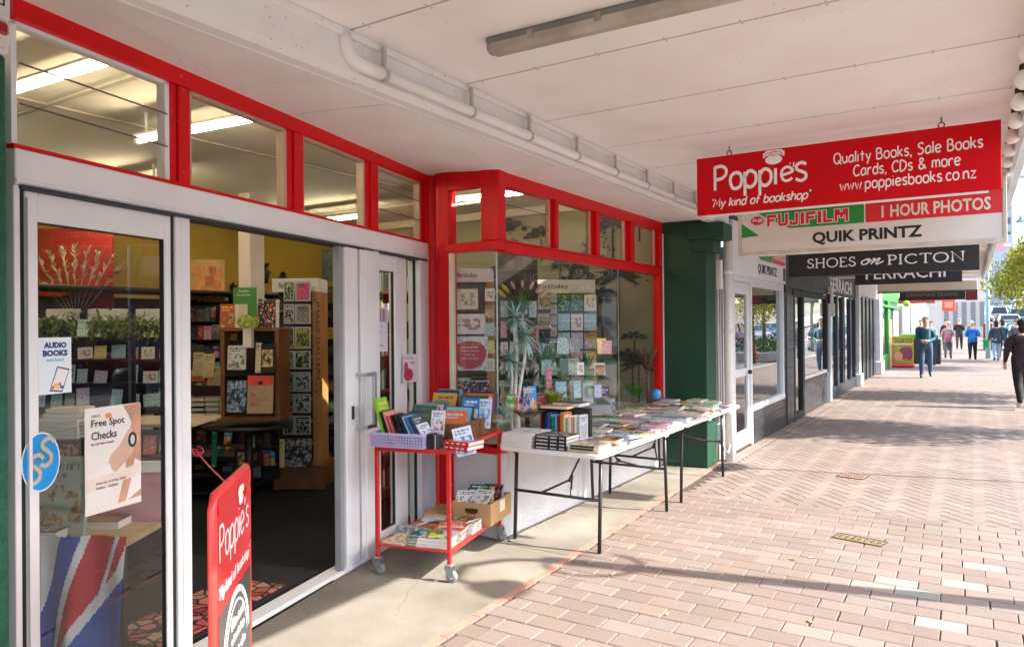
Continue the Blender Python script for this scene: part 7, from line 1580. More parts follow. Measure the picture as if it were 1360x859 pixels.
# --- second card stand further back
t, M, k = tower('card_stand', 'cream headed card stand with dark bottles cards at its side, behind the display window', 'card stand', 702, 792, 372, 532, 8.2, 'Birthday', m_tim, 'R', m_hdr, (416, 441, 466, 490), back=m_char)
gb = 'cards on the stand deep in the display window'
rows = [(391, 413, (6, 6, 0)), (417, 439, (4, 1, 4)), (442, 464, (7, 8, 5)), (468, 489, (6, 2, 9)), (493, 511, (8, 10, 3)), (514, 531, (5, 7, 1))]
for r_, (ya, yb, cs3) in enumerate(rows):
    for c_i, ci_ in enumerate(cs3):
        a = 741+17.5*c_i; cn, m = cardmat(ci_); flat('greeting_card', '%s card on the deep card stand, row %s from the top, %s of three' % (cn, ['one', 'two', 'three', 'four', 'five', 'six'][r_], ['left', 'middle', 'right'][c_i]), 'card', a, ya, a+16, yb, 8.1, m, .004, gb)
for r_ in range(2):
    for c_i in range(3):
        a = 706+8.5*c_i; flat('greeting_card', 'narrow tan bottle card on the deep stand side, %s row, %s' % (['upper', 'lower'][r_], ['left', 'middle', 'right'][c_i]), 'card', a, 391+26*r_, a+7.5, 411+26*r_, 8.1, cover('c8a878', '1a1410', '2a2018', r_*3+c_i, 3), .004, gb)
for r_ in range(5): flat('greeting_card', 'small sepia card on the deep stand middle post, %s from the top' % ORD[r_], 'card', 731, 389+15*r_, 740, 402+15*r_, 8.08, cover('b8a88a', '6a4a3a', '8a7a5a', r_, 4), .004, gb)
# --- display floor, plinths and goods in the corner window
b = MB(); b.box(-4.15, BX-.14, 4.78, 8.06, .0, .66); b.box(-4.15, BX-.10, 4.72, 8.06, .6605, .70); part('display_platform', b, mat('display_board', (.6, .58, .56), .7, .06, 3), shop)
rnd = random.Random(31)
def vase_leaf(b, base, d, L_, w_, curl=.3, n_=4):
    side = d.cross(Vector((0, 0, 1))); side = side.normalized() if side.length > .01 else Vector((1, 0, 0)); pts = []
    for i in range(n_+1):
        u = i/n_; c = base+d*L_*u+Vector((0, 0, -curl*L_*u*u)); w2 = w_*math.sin(PI*min(.98, .12+u*.88)); pts += [c-side*w2, c+side*w2]
    b.add(pts, [(2*i, 2*i+1, 2*i+3, 2*i+2) for i in range(n_)])
m_silv = mat('silver_leaf', (.36, .54, .50), .5, .25, 12); m_stem = mat('pale_stem', (.62, .62, .56), .7, .15, 20)
for i, (px, py, lab) in enumerate(((684, 422, 'taller silver-leaved artificial yucca on a pale stem in the corner window'), (698, 446, 'shorter silver-leaved artificial yucca leaning right in the corner window'), (678, 478, 'low silver-leaved yucca branch in the corner window'))):
    d = 5.75; q = PX(px, py, d); base = PX(690-4*i, 585, d); base.z = .70; t = thing('yucca', lab, 'plant', tuple(base), 0, 'silver yuccas in the corner window')
    b = MB(); b.tube([base, base.lerp(q, .4)+Vector((-.02, 0, 0)), base.lerp(q, .8)+Vector((.01, 0, 0)), q], [.022, .014, .012, .010], 8); part('stem', b, m_stem, t)
    b = MB()
    for k2 in range(64):
        dd = Vector((rnd.gauss(0, 1), rnd.gauss(0, 1), rnd.gauss(.25, .8))).normalized(); vase_leaf(b, q, dd, rnd.uniform(.11, .19), .012, .25)
    part('leaves', b, m_silv, t, kind='stuff')
# tulip bouquet lamp shape: fan of pale petals over green leaves
q = PX(694, 396, 6.3); t = thing('bouquet', 'fan shaped tulip bouquet with pale pink petals and green leaves in the corner window', 'bouquet', tuple(q)); RM = T_(q) @ RZ(FZ)
for i in range(7):
    a = PI*(.08+.84*i/6); b = MB(); c = Vector((math.cos(a)*.19, 0, .02+math.sin(a)*.10))
    dx_, dz_ = math.cos(a)*.75, .66; b.add([RM @ (c+Vector((dx_*.058*math.cos(u)-dz_*.021*math.sin(u), -.008*math.sin(2*u)-.004*i, dz_*.058*math.cos(u)+dx_*.021*math.sin(u)))) for u in [2*PI*j/9 for j in range(9)]], [tuple(range(9))]); part('petal', b, mat('petal_pink', (.72, .5, .48), .5, .15, 8) if i < 5 else mat('petal_yellow', (.7, .55, .06), .5), t)
b = MB()
for i in range(26): a = PI*(.15+.7*i/25); vase_leaf(b, RM @ Vector((0, .0, -.14)), (RM.to_3x3() @ Vector((math.cos(a)*.75, -.05*(i % 3), .9))).normalized(), rnd.uniform(.16, .26), .020, .15)
part('leaves', b, leafmat('tulip_leaf', (.05, .3, .03), (.12, .42, .04), (.5, .45, .04)), t, kind='stuff')
b = MB(); b.tube([RM @ Vector((0, 0, -.14)), RM @ Vector((.03, 0, -.75))], .01, 6); part('stem', b, m_stem, t)
# grey pot with bushy plant, flowers
def pot_plant(lab, px, py, d, r_, h_, potm, leafm, n_, spread, hgt, fl=None, fn=0, name='pot_plant'):
    q = PX(px, py, d); q.z = max(q.z, .701) if d < 7.4 else q.z; t = thing(name, lab, 'plant', tuple(q))
    if potm: b = MB(); b.lathe([(r_*.8, 0), (r_, h_*.1), (r_, h_), (r_*.9, h_), (r_*.88, h_*.9), (0, h_*.9)], 18, M=T_(q)); part('pot', b, potm, t)
    b = MB()
    for i in range(n_):
        a = rnd.random()*6.3; base = q+Vector((math.cos(a), math.sin(a), 0))*r_*.6*rnd.random()+Vector((0, 0, h_*.9)); vase_leaf(b, base, Vector((math.cos(a)*spread, math.sin(a)*spread, 1)).normalized(), hgt*rnd.uniform(.5, 1.1), .012, .35, 3)
    part('leaves', b, leafm, t, kind='stuff')
    if fl:
        for i in range(fn):
            a = rnd.random()*6.3; c = q+Vector((math.cos(a)*spread*hgt*.8, math.sin(a)*spread*hgt*.8, h_+hgt*rnd.uniform(.5, 1.0))); b = MB()
            for k2 in range(6): u = k2*PI/3; vase_leaf(b, c, Vector((math.cos(u), math.sin(u), .5)).normalized(), .035, .011, .3, 3)
            part('flower', b, fl, t)
m_pinkf = mat('flower_pink', (.65, .18, .26), .5, .2, 10); m_leafm = mat('leaf_mid', (.04, .22, .04), .5); m_leafy = mat('leaf_yellow', (.35, .36, .04), .5, .3, 10)
pot_plant('round grey pot with a bushy green plant in the corner window', 712, 545, 6.3, .085, .16, mat('grey_pot', (.42, .43, .45), .6, .1, 8), m_leafm, 70, .8, .16)
pot_plant('square based planting with olive grass beside the grey pot', 735, 545, 6.1, .07, .06, m_char, m_leafy, 50, .5, .2)
pot_plant('pink gladiolus like artificial flowers low in the corner window', 672, 560, 5.55, .05, .04, None, m_silv, 30, .6, .2, m_pinkf, 7)
pot_plant('clump of purple-pink heather flowers behind the white book stack', 700, 558, 5.5, .10, .03, None, mat('heather_stem', (.14, .13, .09), .7, .4, 10), 90, 1.0, .13, m_pinkf, 10)
pot_plant('low silver succulents along the window foot near the white books', 665, 566, 5.35, .06, .02, None, m_silv, 50, 1.4, .1)
pot_plant('yellow and white flower bunch in front of the deep card stand', 755, 500, 7.3, .08, .05, None, m_leafy, 30, 1, .2, mat('flower_yellow', (.75, .5, .04), .5, .2, 10), 9)
pot_plant('bunch of deep pink roses at the right of the card stand', 806, 490, 7.4, .08, .05, None, m_leafm, 30, .9, .2, mat('flower_deep_pink', (.6, .05, .12), .5, .2, 10), 10)
pot_plant('pink spiked flowers near the right end of the display window', 845, 528, 7.8, .08, .03, None, m_leafm, 40, .6, .2, m_pinkf, 8)
# hedge of pale succulents along the window foot
b = MB()
for i in range(260):
    u = rnd.random(); base = Vector((-3.12-rnd.random()*.12, 6.2+u*1.75, .702)); vase_leaf(b, base, Vector((rnd.uniform(-.8, .8), rnd.uniform(-.8, .8), 1)).normalized(), rnd.uniform(.05, .12), .008, .4, 3)
solo('succulent_border', b, mat('succulent_pale', (.36, .50, .44), .5, .25, 12), 'row of pale green artificial succulents along the foot of the display window', 'plants', loc=(-3.18, 7, .7), kind='stuff')
# glass shelf and small goods in the window
b = MB(); M0 = T_(PX(664, 470, 6.6)) @ RZ(FZ); b.cbox(0, 1.05, 0, .25, 0, .012, .002); b.v = [M0 @ v for v in b.v]; shf = solo('glass_shelf', b, glass('shelf_glass', (.75, .88, .84), 1.5, 1.2), 'clear glass shelf across the corner window display', 'shelf', loc=tuple(PX(664, 470, 6.6)))
gi = 'books and boxes standing in the display window'
for i, (a, c, e, f, d, cc, lab) in enumerate(((700, 437, 712, 463, 6.7, ('b02a34', 'f0e0d8', '30405a'), 'dark red book'), (712, 462, 720, 482, 6.6, ('b8a8d0', '5a3a7a', 'e8e0f0'), 'lilac booklet on the glass shelf'), (704, 468, 712, 484, 6.6, ('2a7ac0', 'f0f4f8', '1a4a8a'), 'bright blue box on the glass shelf'), (712, 432, 716, 462, 6.65, ('d8a0b8', '7a2a5a', 'f0d8e0'), 'tall pink bookmark strip'), (716, 460, 723, 490, 6.5, ('c8a0cc', '5a2a6a', 'e8d8ec'), 'mauve activity book'), (709, 484, 716, 512, 6.3, ('e8e0e4', 'c04a5a', 'e0a0a8'), 'white and pink card leaning'), (723, 478, 738, 490, 6.6, ('8ac8c8', '2a5a6a', 'e0f0f0'), 'aqua folded card'), (725, 490, 733, 515, 6.2, ('d06a80', 'f8e8ec', '8a2a4a'), 'rose striped gift tag card'), (740, 492, 756, 515, 6.9, ('e8a09a', '8a2a2a', 'f0d8d0'), 'salmon and grey card'), (757, 505, 772, 522, 7.0, ('cfc4dc', '5a4a7a', 'e0d8ea'), 'pale lilac box of cards'), (774, 508, 788, 535, 6.4, ('e8e6ec', '8a8a9a', 'd0d0dc'), 'white folded price card at the window foot'), (690, 433, 697, 460, 6.9, ('22242a', 'd8d8d8', '5a5a60'), 'black and white striped book'), (676, 468, 684, 486, 6.5, ('2a7aa8', 'e8f0f4', 'd0a040'), 'blue boxed puzzle at the left of the shelf'), (684, 470, 690, 484, 6.5, ('c84a3a', 'f0e8d8', '3a8a6a'), 'orange boxed game'), (757, 450, 770, 470, 6.9, ('e8e4dc', '8a3a4a', 'c0a0a8'), 'cream card with red heart print'))):
    flat('display_book', lab+' standing in the corner window display', 'book' if 'card' not in lab else 'card', a, c, e, f, d, cover(*cc, i % 5, (0, 3, 4)[i % 3], .4), .012, gi, tilt=6)
b = MB(); M0 = T_(PX(742, 530, 6.9)) @ RZ(FZ); b.cbox(0, .5, 0, .3, -.16, 0, .004); b.v = [M0 @ v for v in b.v]; solo('display_plinth', b, mat('plinth_lilac_white', (.42, .41, .44), .6, .05, 4), 'low white display plinth in the middle of the corner window', 'plinth', loc=tuple(PX(742, 530, 6.9)))

# --- doorway: image gallery tower
t, M, k = tower('card_tower', 'tall image gallery card tower with an orange lettered post, inside the doorway', 'card stand', 363, 425, 370, 618, 7.2, 'New Zealand', m_tim, 'R', m_hdr, (412, 442, 474, 502, 530, 560, 590, 615), depth=.35)
b = MB(); me = typed('IMAGE GALLERY', .1); me = fit(me, 105*k, .035); b.merge(me, T_(((425-363-2.2)*k, -.003, (618-402)*k)) @ RX(PI/2) @ RZ(-PI/2) @ T_((0, -.01, 0))); part('post_lettering', b, m_seal, t, True)
b = MB()
for zz in (400, 522): z = (618-zz)*k; b.add([Vector(((425-363-4.5)*k+x_, -.003, z+z_)) for x_, z_ in ((-.022, .02), (0, -.01), (.022, .02), (.022, .03), (0, .003), (-.022, .03))], [(0, 1, 4, 5), (1, 2, 3, 4)])
part('arrow', b, m_seal, t, True)
b = MB(); M0 = T_(PX(368, 650, 7.2)) @ RZ(FZ); b.cbox(-.03, .47, -.02, .45, 0, .24, .005); b.v = [M0 @ v for v in b.v]; solo('tower_base', b, m_wood, 'brown box base under the image gallery card tower', 'stand base', loc=tuple(PX(368, 650, 7.2)))
pics = [('14241c', 'c8d8a0', '3a5a3a', 'dark fern'), ('c8406a', '1a1216', 'e06a90', 'pink with a black bird'), ('2a2a2a', 'd8d8d0', '5a5a52', 'grey feather'), ('3a6a8a', '1a1612', 'd0a050', 'blue brown-bird'), ('101812', '8aa04a', '2a3a2a', 'dark leaf'), ('1f5a2a', 'e8c060', '0f3a1a', 'green with a small yellow bird'), ('1a241f', 'b8c8b0', '4a5a4a', 'dark bush'), ('16241c', 'c0ccb0', '3a5040', 'green bird'), ('18201e', 'a8c0b0', '3a4a48', 'shadowy bird'), ('1a3038', 'd0e0e0', '4a7a8a', 'blue heron'), ('141a1a', 'a0b0b0', '3a4444', 'dark wing'), ('1a2420', 'c8d4c8', '50605a', 'white spray'), ('141a16', '98a890', '2a3a30', 'dark pattern'), ('10181a', 'b8c4bc', '38484a', 'owl'), ('1a1416', 'd8a0b0', '5a2a3a', 'dark floral')]
rr = [(374, 400), (404, 430), (434, 463), (466, 490), (494, 520), (523, 548), (552, 577)]
n_ = 0
for r_, (ya, yb) in enumerate(rr):
    for c_i in range(2):
        a_, bb_, cc_, nm = pics[n_ % 15]; x0_ = (377, 392)[c_i] if r_ < 3 else (376, 391)[c_i]; x1_ = (391, 413)[c_i]
        M0 = facing(x0_, yb, 7.1); o = card(M0, m_w(7.1, x1_-x0_), m_w(7.1, yb-ya), .004, mat('card_border', (.42, .42, .44), .5, .04, 4), '%s card on the gallery tower, row %s, %s column' % (nm, ['one', 'two', 'three', 'four', 'five', 'six', 'seven'][r_], ['left', 'right'][c_i]), 'cards on the image gallery tower')
        pc = bpy.data.objects.new('picture', CARD_CACHE.setdefault('pic%d' % n_, _cd.mesh('picture', cover(a_, bb_, cc_, n_, 2, .35)))); COL.objects.link(pc); pc.parent = o; pc.matrix_local = T_((.1, .08, 1.0)) @ Matrix.Diagonal((.8, .84, .4, 1)); n_ += 1
# --- round table with the wooden spinner
t = thing('round_table', 'dark round table under the wooden book display in the doorway', 'table', tuple(PX(330, 640, 6.3))); q = PX(330, 563, 6.3); b = MB(); b.lathe([(0, -.02), (.36, -.02), (.38, 0), (0, 0)], 24, M=T_(q)); part('tabletop', b, m_dwood, t); b = MB(); b.tube([(q.x, q.y, .012), (q.x, q.y, q.z-.02)], .035, 10); part('pedestal', b, m_dwood, t)
sd_ = thing('book_display', 'open brown wooden display box of books on the round table in the doorway', 'display', (0, 0, 0)); D = 6.1; kx = D/969; M0 = T_(PX(293, 553, D)) @ RZ(FZ); sd_.matrix_world = M0; XF[sd_.name] = Matrix(); SW, SH = 78*kx, 113*kx
for nm, bx in (('side', (0, .035, 0, .3, 0, SH)), ('side', (SW-.035, SW, 0, .3, 0, SH)), ('top_board', (-.01, SW+.01, -.01, .31, SH, SH+.03)), ('base_board', (-.02, SW+.02, -.04, .31, -.035, 0)), ('back_board', (.036, SW-.036, .15, .165, 0, SH))):
    b = MB(); b.cbox(*bx, .003); part(nm, b, m_wood if nm != 'back_board' else m_dwood, sd_, True)
b = MB(); b.cbox(.036, SW-.036, .02, .149, SH*.47, SH*.47+.015, .002); part('shelf', b, m_dwood, sd_, True)
GD = 'books on the wooden display in the doorway'
for (a, c, e, f, cc, sty, lab) in ((303, 459, 327, 491, ('c8c4bc', '2a2a2a', '8a8a88'), 0, 'pale grey book with a black splash, upper shelf'), (340, 455, 347, 495, ('c8b898', '5a4a3a', 'a89878'), 1, 'thin tan book edge, upper shelf'), (345, 457, 366, 495, ('141416', 'e8c030', 'c8a888'), 3, 'black book with a figure holding a yellow sheet'), (302, 505, 327, 548, ('1c2a3a', 'a8b8c8', '4a6070'), 2, 'dark blue wave patterned book, lower shelf')):
    flat('book', lab+' of the doorway display', 'book', a, c, e, f, 6.0, cover(*cc, 2, sty), .02, GD, tilt=6)
M0 = facing(329, 549, 6.0) @ RX(R(-6)); o = card(M0, m_w(6, 34), m_w(6, 50), .022, mat('brown_cover', (.36, .25, .14), .6, .15, 8), 'brown Mr Wards Map book with a red band, lower shelf of doorway display', GD, 'book', 'book')
def kid(o, nm, bx, m):
    b = MB(); b.box(*bx); c = part(nm, b, m, None, True); c.parent = o; return c
kid(o, 'red_band', (.0, 1.0, .74, 1.0, 1.0, 1.12), mat('band_red', (.62, .05, .04), .5)); kid(o, 'band_silhouette', (.42, .60, .76, .86, 1.12, 1.2), m_seal)
b = MB()
for tx, w_, z in (('MR', .22, .44), ('WARD\'S', .62, .31), ('MAP', .36, .18)): b.merge(fit(typed(tx, .1, bold=.002), w_, .10), T_((.14, z, 1.1)))
c = part('title', b, mat('title_rust', (.45, .08, .05), .5), None, True); c.parent = o
for (a, c, e, f, d, cc, sty, lab) in ((293, 404, 312, 440, 6.2, ('b8562a', 'e8c060', '2a4a5a'), 0, 'comic style orange book on top of the doorway display'), (343, 397, 368, 440, 6.15, ('121216', 'e0d8c8', 'c05a50'), 4, 'black book dotted with small emblems on the doorway display'), (367, 398, 371, 440, 6.12, ('c8c4bc', '5a5a5a', '9a9a94'), 1, 'pale book edge beside the black emblem book'), (300, 443, 315, 452, 6.25, ('d0a040', '4a2a1a', 'a06a2a'), 1, 'ochre book edge under the comic style book')):
    flat('book', lab, 'book', a, c, e, f, d, cover(*cc, 3, sty), .02, GD, tilt=4)
gsn = thing('shelf_sign', 'green card sign with small lettering standing on the doorway display', 'sign', (0, 0, 0)); M0 = T_(PX(310, 440, 6.2)) @ RZ(FZ); gsn.matrix_world = M0; XF[gsn.name] = Matrix(); k6 = 6.2/969
b = MB(); b.box(0, 31*k6, 0, .006, 36*k6, 58*k6); b.box(19*k6, 31*k6, 0, .006, 0, 36*k6); part('card', b, mat('card_green', (.05, .22, .04), .5, .05, 4), gsn, True); b = MB(); b.box(0, 8*k6, .0, .006, 0, 36*k6); part('cream_leg', b, m_cream, gsn, True)
b = MB(); b.merge(fit(typed('Readers', .1), 13*k6, .02), T_((8*k6, -.002, 52*k6)) @ RX(PI/2)); b.merge(fit(typed('favourites', .1), 18*k6, .02), T_((5*k6, -.002, 47*k6)) @ RX(PI/2)); part('lettering', b, m_cream, gsn, True)
q = PX(330, 452, 5.95); t = thing('flower_vase', 'yellow-green hydrangea in a small pale square vase on the display', 'vase', tuple(q)); b = MB(); b.cbox(-.035, .035, -.035, .035, -.06, .10, .006); b.v = [T_(q) @ RZ(FZ) @ v for v in b.v]; part('vase', b, mat('vase_cream', (.6, .56, .48), .4), t)
b = MB(); c0 = q+Vector((0, 0, .15))
for i in range(170):
    dd = Vector((rnd.gauss(0, 1), rnd.gauss(0, 1), rnd.gauss(0, .8))).normalized(); p_ = c0+Vector((dd.x*.085, dd.y*.085, dd.z*.06)); rm = dd.to_track_quat('Z', 'Y').to_matrix(); s_ = .014
    b.add([p_+rm@Vector(v) for v in ((-s_, 0, 0), (0, -s_, .004), (s_, 0, 0), (0, s_, .004))], [(0, 1, 2, 3)])
part('blossom', b, leafmat('hydrangea', (.30, .42, .04), (.45, .55, .08), (.6, .65, .2)), t, kind='stuff')
# under the spinner
for (a, c, e, f, d, cc, sty, lab) in ((313, 595, 337, 622, 6.3, ('141416', 'e8c030', 'c8a888'), 3, 'second copy of the black book with the yellow sheet, low under the round table'), (380, 582, 414, 620, 6.9, ('1a1a1c', 'a8a8a8', '4a4a4a'), 2, 'dark framed picture card leaning by the card tower'), (372, 583, 378, 620, 6.6, ('c8bc8a', '6a7a3a', 'a0a85a'), 1, 'cream and green book edge by the card tower'), (282, 560, 288, 620, 6.6, ('2a7a5a', 'd0e8e0', '6ab0a0'), 1, 'thin green book standing left of the round table')):
    flat('book', lab, 'book', a, c, e, f, d, cover(*cc, 2, sty), .02, 'stock low down inside the doorway', tilt=3)
# --- left part of the doorway
cv = flat('painting', 'canvas of large orange tulips leaning high at the left of the doorway', 'painting', 254, 345, 297, 402, 8.6, mat('canvas_tan', (.55, .33, .10), .6, .2, 4), .03, turn=R(8)); 
b = MB(); tulips = [(.18, .72, .13, .2), (.42, .78, .12, .19), (.66, .74, .13, .2), (.86, .66, .10, .2), (.3, .48, .15, .22), (.56, .50, .17, .24), (.80, .40, .13, .22), (.16, .30, .14, .2), (.42, .2, .14, .18), (.70, .14, .12, .14)]
for i, (cx, cz, rx, rz) in enumerate(tulips):
    c = MB()
    for pi_, (ox, sc_) in enumerate(((-.45, .8), (.45, .8), (0, 1))): c.add([(cx+ox*rx+rx*.55*sc_*math.cos(u), cz+rz*.55*(math.sin(u)), 1.02+.03*i*.1+.02*pi_) for u in [2*PI*j/10 for j in range(10)]], [tuple(range(10))])
    p_ = part('tulip_shape', c, mat('tulip_%d' % (i % 3), ((.66, .22, .05), (.72, .30, .08), (.55, .15, .04))[i % 3], .6, .3, 6), None, True); p_.parent = cv
pt = flat('painting', 'tall dark canvas hanging at the right of the doorway', 'painting', 429, 333, 452, 374, 8.8, cover('0e1410', '3a4a2a', '2a3a1a', 2, 2), .03, turn=R(-12))
flat('picture_light', 'narrow glowing brass strip below the dark canvas', 'shelf light', 428, 384, 452, 386, 8.6, mat('warm_strip', (1, .75, .45), .4, 0, emit=1.6), .01)
bc = thing('bookcase', 'dark bookcase at the right side of the doorway', 'bookcase', (0, 0, 0)); M0 = T_(PX(422, 640, 8.4)) @ RZ(FZ); bc.matrix_world = M0; XF[bc.name] = Matrix(); k8 = 8.4/969
b = MB(); b.box(0, 90*k8, .32, .34, 0, 255*k8); b.box(0, .02, 0, .32, 0, 255*k8); b.box(90*k8-.02, 90*k8, 0, .32, 0, 255*k8); part('carcass', b, m_dwood, bc, True)
shz = [0, 35, 70, 105, 140, 175, 210, 254]
for z in shz: b = MB(); b.cbox(.021, 90*k8-.021, 0, .319, z*k8, z*k8+.018, .002); part('shelf', b, mat('shelf_edge', (.20, .15, .10), .6, .1, 5), bc, True)
rnd = random.Random(77); GC = 'book spines on the dark bookcases'
SM = [cover(a, b_, c, 1, 1) for _, a, b_, c in PALB]
def spines(M, x0, x1, z, hmax, acc, n_=40, dep=.18):
    """rows of spines a few pixels wide: joined into one object per bookcase"""
    x = x0; i = 0
    while x < x1 and i < n_:
        th = rnd.uniform(.018, .042); hh = hmax*rnd.uniform(.7, .98); j = rnd.choice((4, 5, 11, 14, 6, 2, 1, 3, 0, 12, 4, 6))
        if rnd.random() < .88: acc.box(x, x+th-.002, .03, .03+dep, z, z+hh, j, M)
        x += th; i += 1
def spines_done(acc, lab): solo('books', acc, SM, lab, 'books', kind='stuff')
ac = MB()
for si, nm in ((1, 'second lowest'), (2, 'third'), (3, 'fourth'), (4, 'fifth'), (5, 'sixth'), (6, 'top')): spines(M0, .03, .36 if si != 3 else .5, shz[si]*k8+.019, 28*k8, ac, 9)
spines_done(ac, 'rows of book spines on the dark bookcase at the right of the doorway')
# table of boxed books at the left of the doorway
tb = thing('display_table', 'low table heaped with old tan books at the left of the doorway', 'table', (0, 0, 0)); M1 = T_(PX(230, 560, 7.6)) @ RZ(FZ); tb.matrix_world = M1; XF[tb.name] = Matrix(); k7 = 7.6/969
b = MB(); b.cbox(0, .62, 0, .6, -.03, 0, .004); part('tabletop', b, m_dwood, tb, True)
for x in (.03, .57): b = MB(); b.cbox(x-.02, x+.02, .05, .09, -.62, -.031, .003); part('leg', b, m_dwood, tb, True)
for r_ in range(5):
    for c_i in range(4):
        o = book(M1 @ T_((.02+.15*c_i, .03, .001+.052*r_)) @ RZ(R(rnd.uniform(-5, 5))), .14, .2, rnd.uniform(.03, .05), cover(('b8a078', 'a88c60', 'c4ac84', '9c8050')[(r_+c_i) % 4], '5a4024', '8a6a40', c_i, 1), 'old tan book, %s from below, pile %s, on the doorway table' % (ORD[r_], ['one', 'two', 'three', 'four'][c_i]), 'old books heaped on the doorway table')
for i, (a, c, e, f, cc) in enumerate(((256, 468, 270, 500, ('b8a27a', '6a3a2a', '8a7a5a')), (270, 470, 284, 502, ('c0aa80', '8a3a30', '9a8a60')), (276, 488, 296, 512, ('a89878', '4a3a2a', '7a6a50')), (252, 492, 272, 506, ('b85a30', 'e8c8a0', '7a3a20')))): flat('book', '%s cover standing on the heaped table, %s from the left' % (['tan', 'beige', 'brown', 'rust'][i], ORD[i]), 'book', a, c, e, f, 7.5, cover(*cc, i, 1), .015, 'covers standing on the doorway table', tilt=10)
bc2 = thing('bookcase', 'dark bookcase deep at the left edge of the doorway', 'bookcase', (0, 0, 0)); M2 = T_(PX(238, 560, 8.9)) @ RZ(FZ); bc2.matrix_world = M2; XF[bc2.name] = Matrix()
b = MB(); b.box(0, .62, .3, .32, -.9, 1.45); part('carcass', b, m_dwood, bc2, True)
ac = MB()
for i, z in enumerate((.55, .9, 1.22, 1.44)): b = MB(); b.cbox(0, .62, 0, .299, z, z+.018, .002); part('shelf', b, mat('shelf_edge', (.20, .15, .10), .6), bc2, True); spines(M2, .02, .55, z+.02, .22, ac, 8) if i < 3 else None
spines_done(ac, 'rows of book spines on the deep bookcase at the left of the doorway')
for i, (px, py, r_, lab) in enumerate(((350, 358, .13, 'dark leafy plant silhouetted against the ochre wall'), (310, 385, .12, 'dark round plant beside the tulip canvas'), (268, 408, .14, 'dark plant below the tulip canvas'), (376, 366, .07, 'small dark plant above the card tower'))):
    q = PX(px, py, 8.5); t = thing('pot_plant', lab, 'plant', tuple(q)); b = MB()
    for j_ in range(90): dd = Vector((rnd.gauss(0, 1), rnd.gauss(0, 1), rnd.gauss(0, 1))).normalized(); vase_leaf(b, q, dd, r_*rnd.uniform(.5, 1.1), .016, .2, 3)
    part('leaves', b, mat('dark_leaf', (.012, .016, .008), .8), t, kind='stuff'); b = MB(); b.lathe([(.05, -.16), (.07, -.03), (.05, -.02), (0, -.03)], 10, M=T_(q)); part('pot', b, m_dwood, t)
# counters that carry the plants and stock along the back
b = MB(); b.cbox(-7.9, -7.2, 2.6, 7.6, 2.0, 2.04, .01); solo('wall_shelf', b, m_dwood, 'high dark shelf carrying the silhouetted plants', 'shelf', loc=(-7.5, 5, 1.95))
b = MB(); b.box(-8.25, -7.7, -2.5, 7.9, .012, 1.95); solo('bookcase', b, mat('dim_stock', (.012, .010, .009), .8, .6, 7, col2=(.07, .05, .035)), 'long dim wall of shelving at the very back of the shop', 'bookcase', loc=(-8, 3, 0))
# --- behind the left door glass
red = flat('painting', 'big red canvas with pale dried grasses behind the left door glass', 'painting', 40, 304, 152, 432, 7.6, mat('canvas_red', (.50, .03, .012), .6, .15, 3), .03)
b = MB(); q = PX(100, 428, 7.2); RM = T_(q) @ RZ(FZ); t = thing('dried_grass', 'pale pampas stems in a jar before the red canvas', 'plant', tuple(q))
for i in range(9):
    a = R(-40+10*i); base = RM @ Vector((.0, 0, 0)); dd = RM.to_3x3() @ Vector((math.sin(a), 0, math.cos(a))); tip = base+dd*.72; b.tube([base, base.lerp(tip, .5), tip], .004, 4)
    for j_ in range(26): vase_leaf(b, base.lerp(tip, .55+.45*rnd.random()), (dd+Vector((rnd.gauss(0, .35), rnd.gauss(0, .35), rnd.gauss(0, .3)))).normalized(), .12, .014, .3, 2)
part('stems', b, mat('pampas', (.75, .55, .38), .8, .2, 10), t, kind='stuff')
b = MB(); b.lathe([(.06, -.2), (.09, -.1), (.05, .02), (0, .02)], 12, M=T_(q)); part('jar', b, mat('jar_tan', (.4, .34, .22), .5, .2, 8), t)
b = MB(); b.cbox(-7.15, -7.0, 1.5, 1.65, .012, 2.98, .01); part('pillar', b, mat('beige_paint', (.72, .62, .5), .6), shop)
m_ivy = leafmat('ivy', (.06, .10, .02), (.16, .22, .03), (.35, .38, .06))
for i, (x0_, x1_, y0_, y1_, lab) in enumerate(((52, 98, 418, 448, 'trailing ivy along the shelf top, left half of the door glass'), (118, 218, 412, 450, 'trailing ivy along the shelf top, right half of the door glass'))):
    b = MB()
    for j_ in range(520): p_ = PX(rnd.uniform(x0_, x1_), rnd.gauss((y0_+y1_)/2, 7), rnd.uniform(5.25, 5.5)); vase_leaf(b, p_, Vector((rnd.gauss(0, 1), rnd.gauss(0, 1), rnd.gauss(-.3, 1))).normalized(), .045, .014, .3, 2)
    solo('ivy', b, m_ivy, lab, 'plant', loc=tuple(PX((x0_+x1_)/2, y0_, 5.4)), kind='stuff')
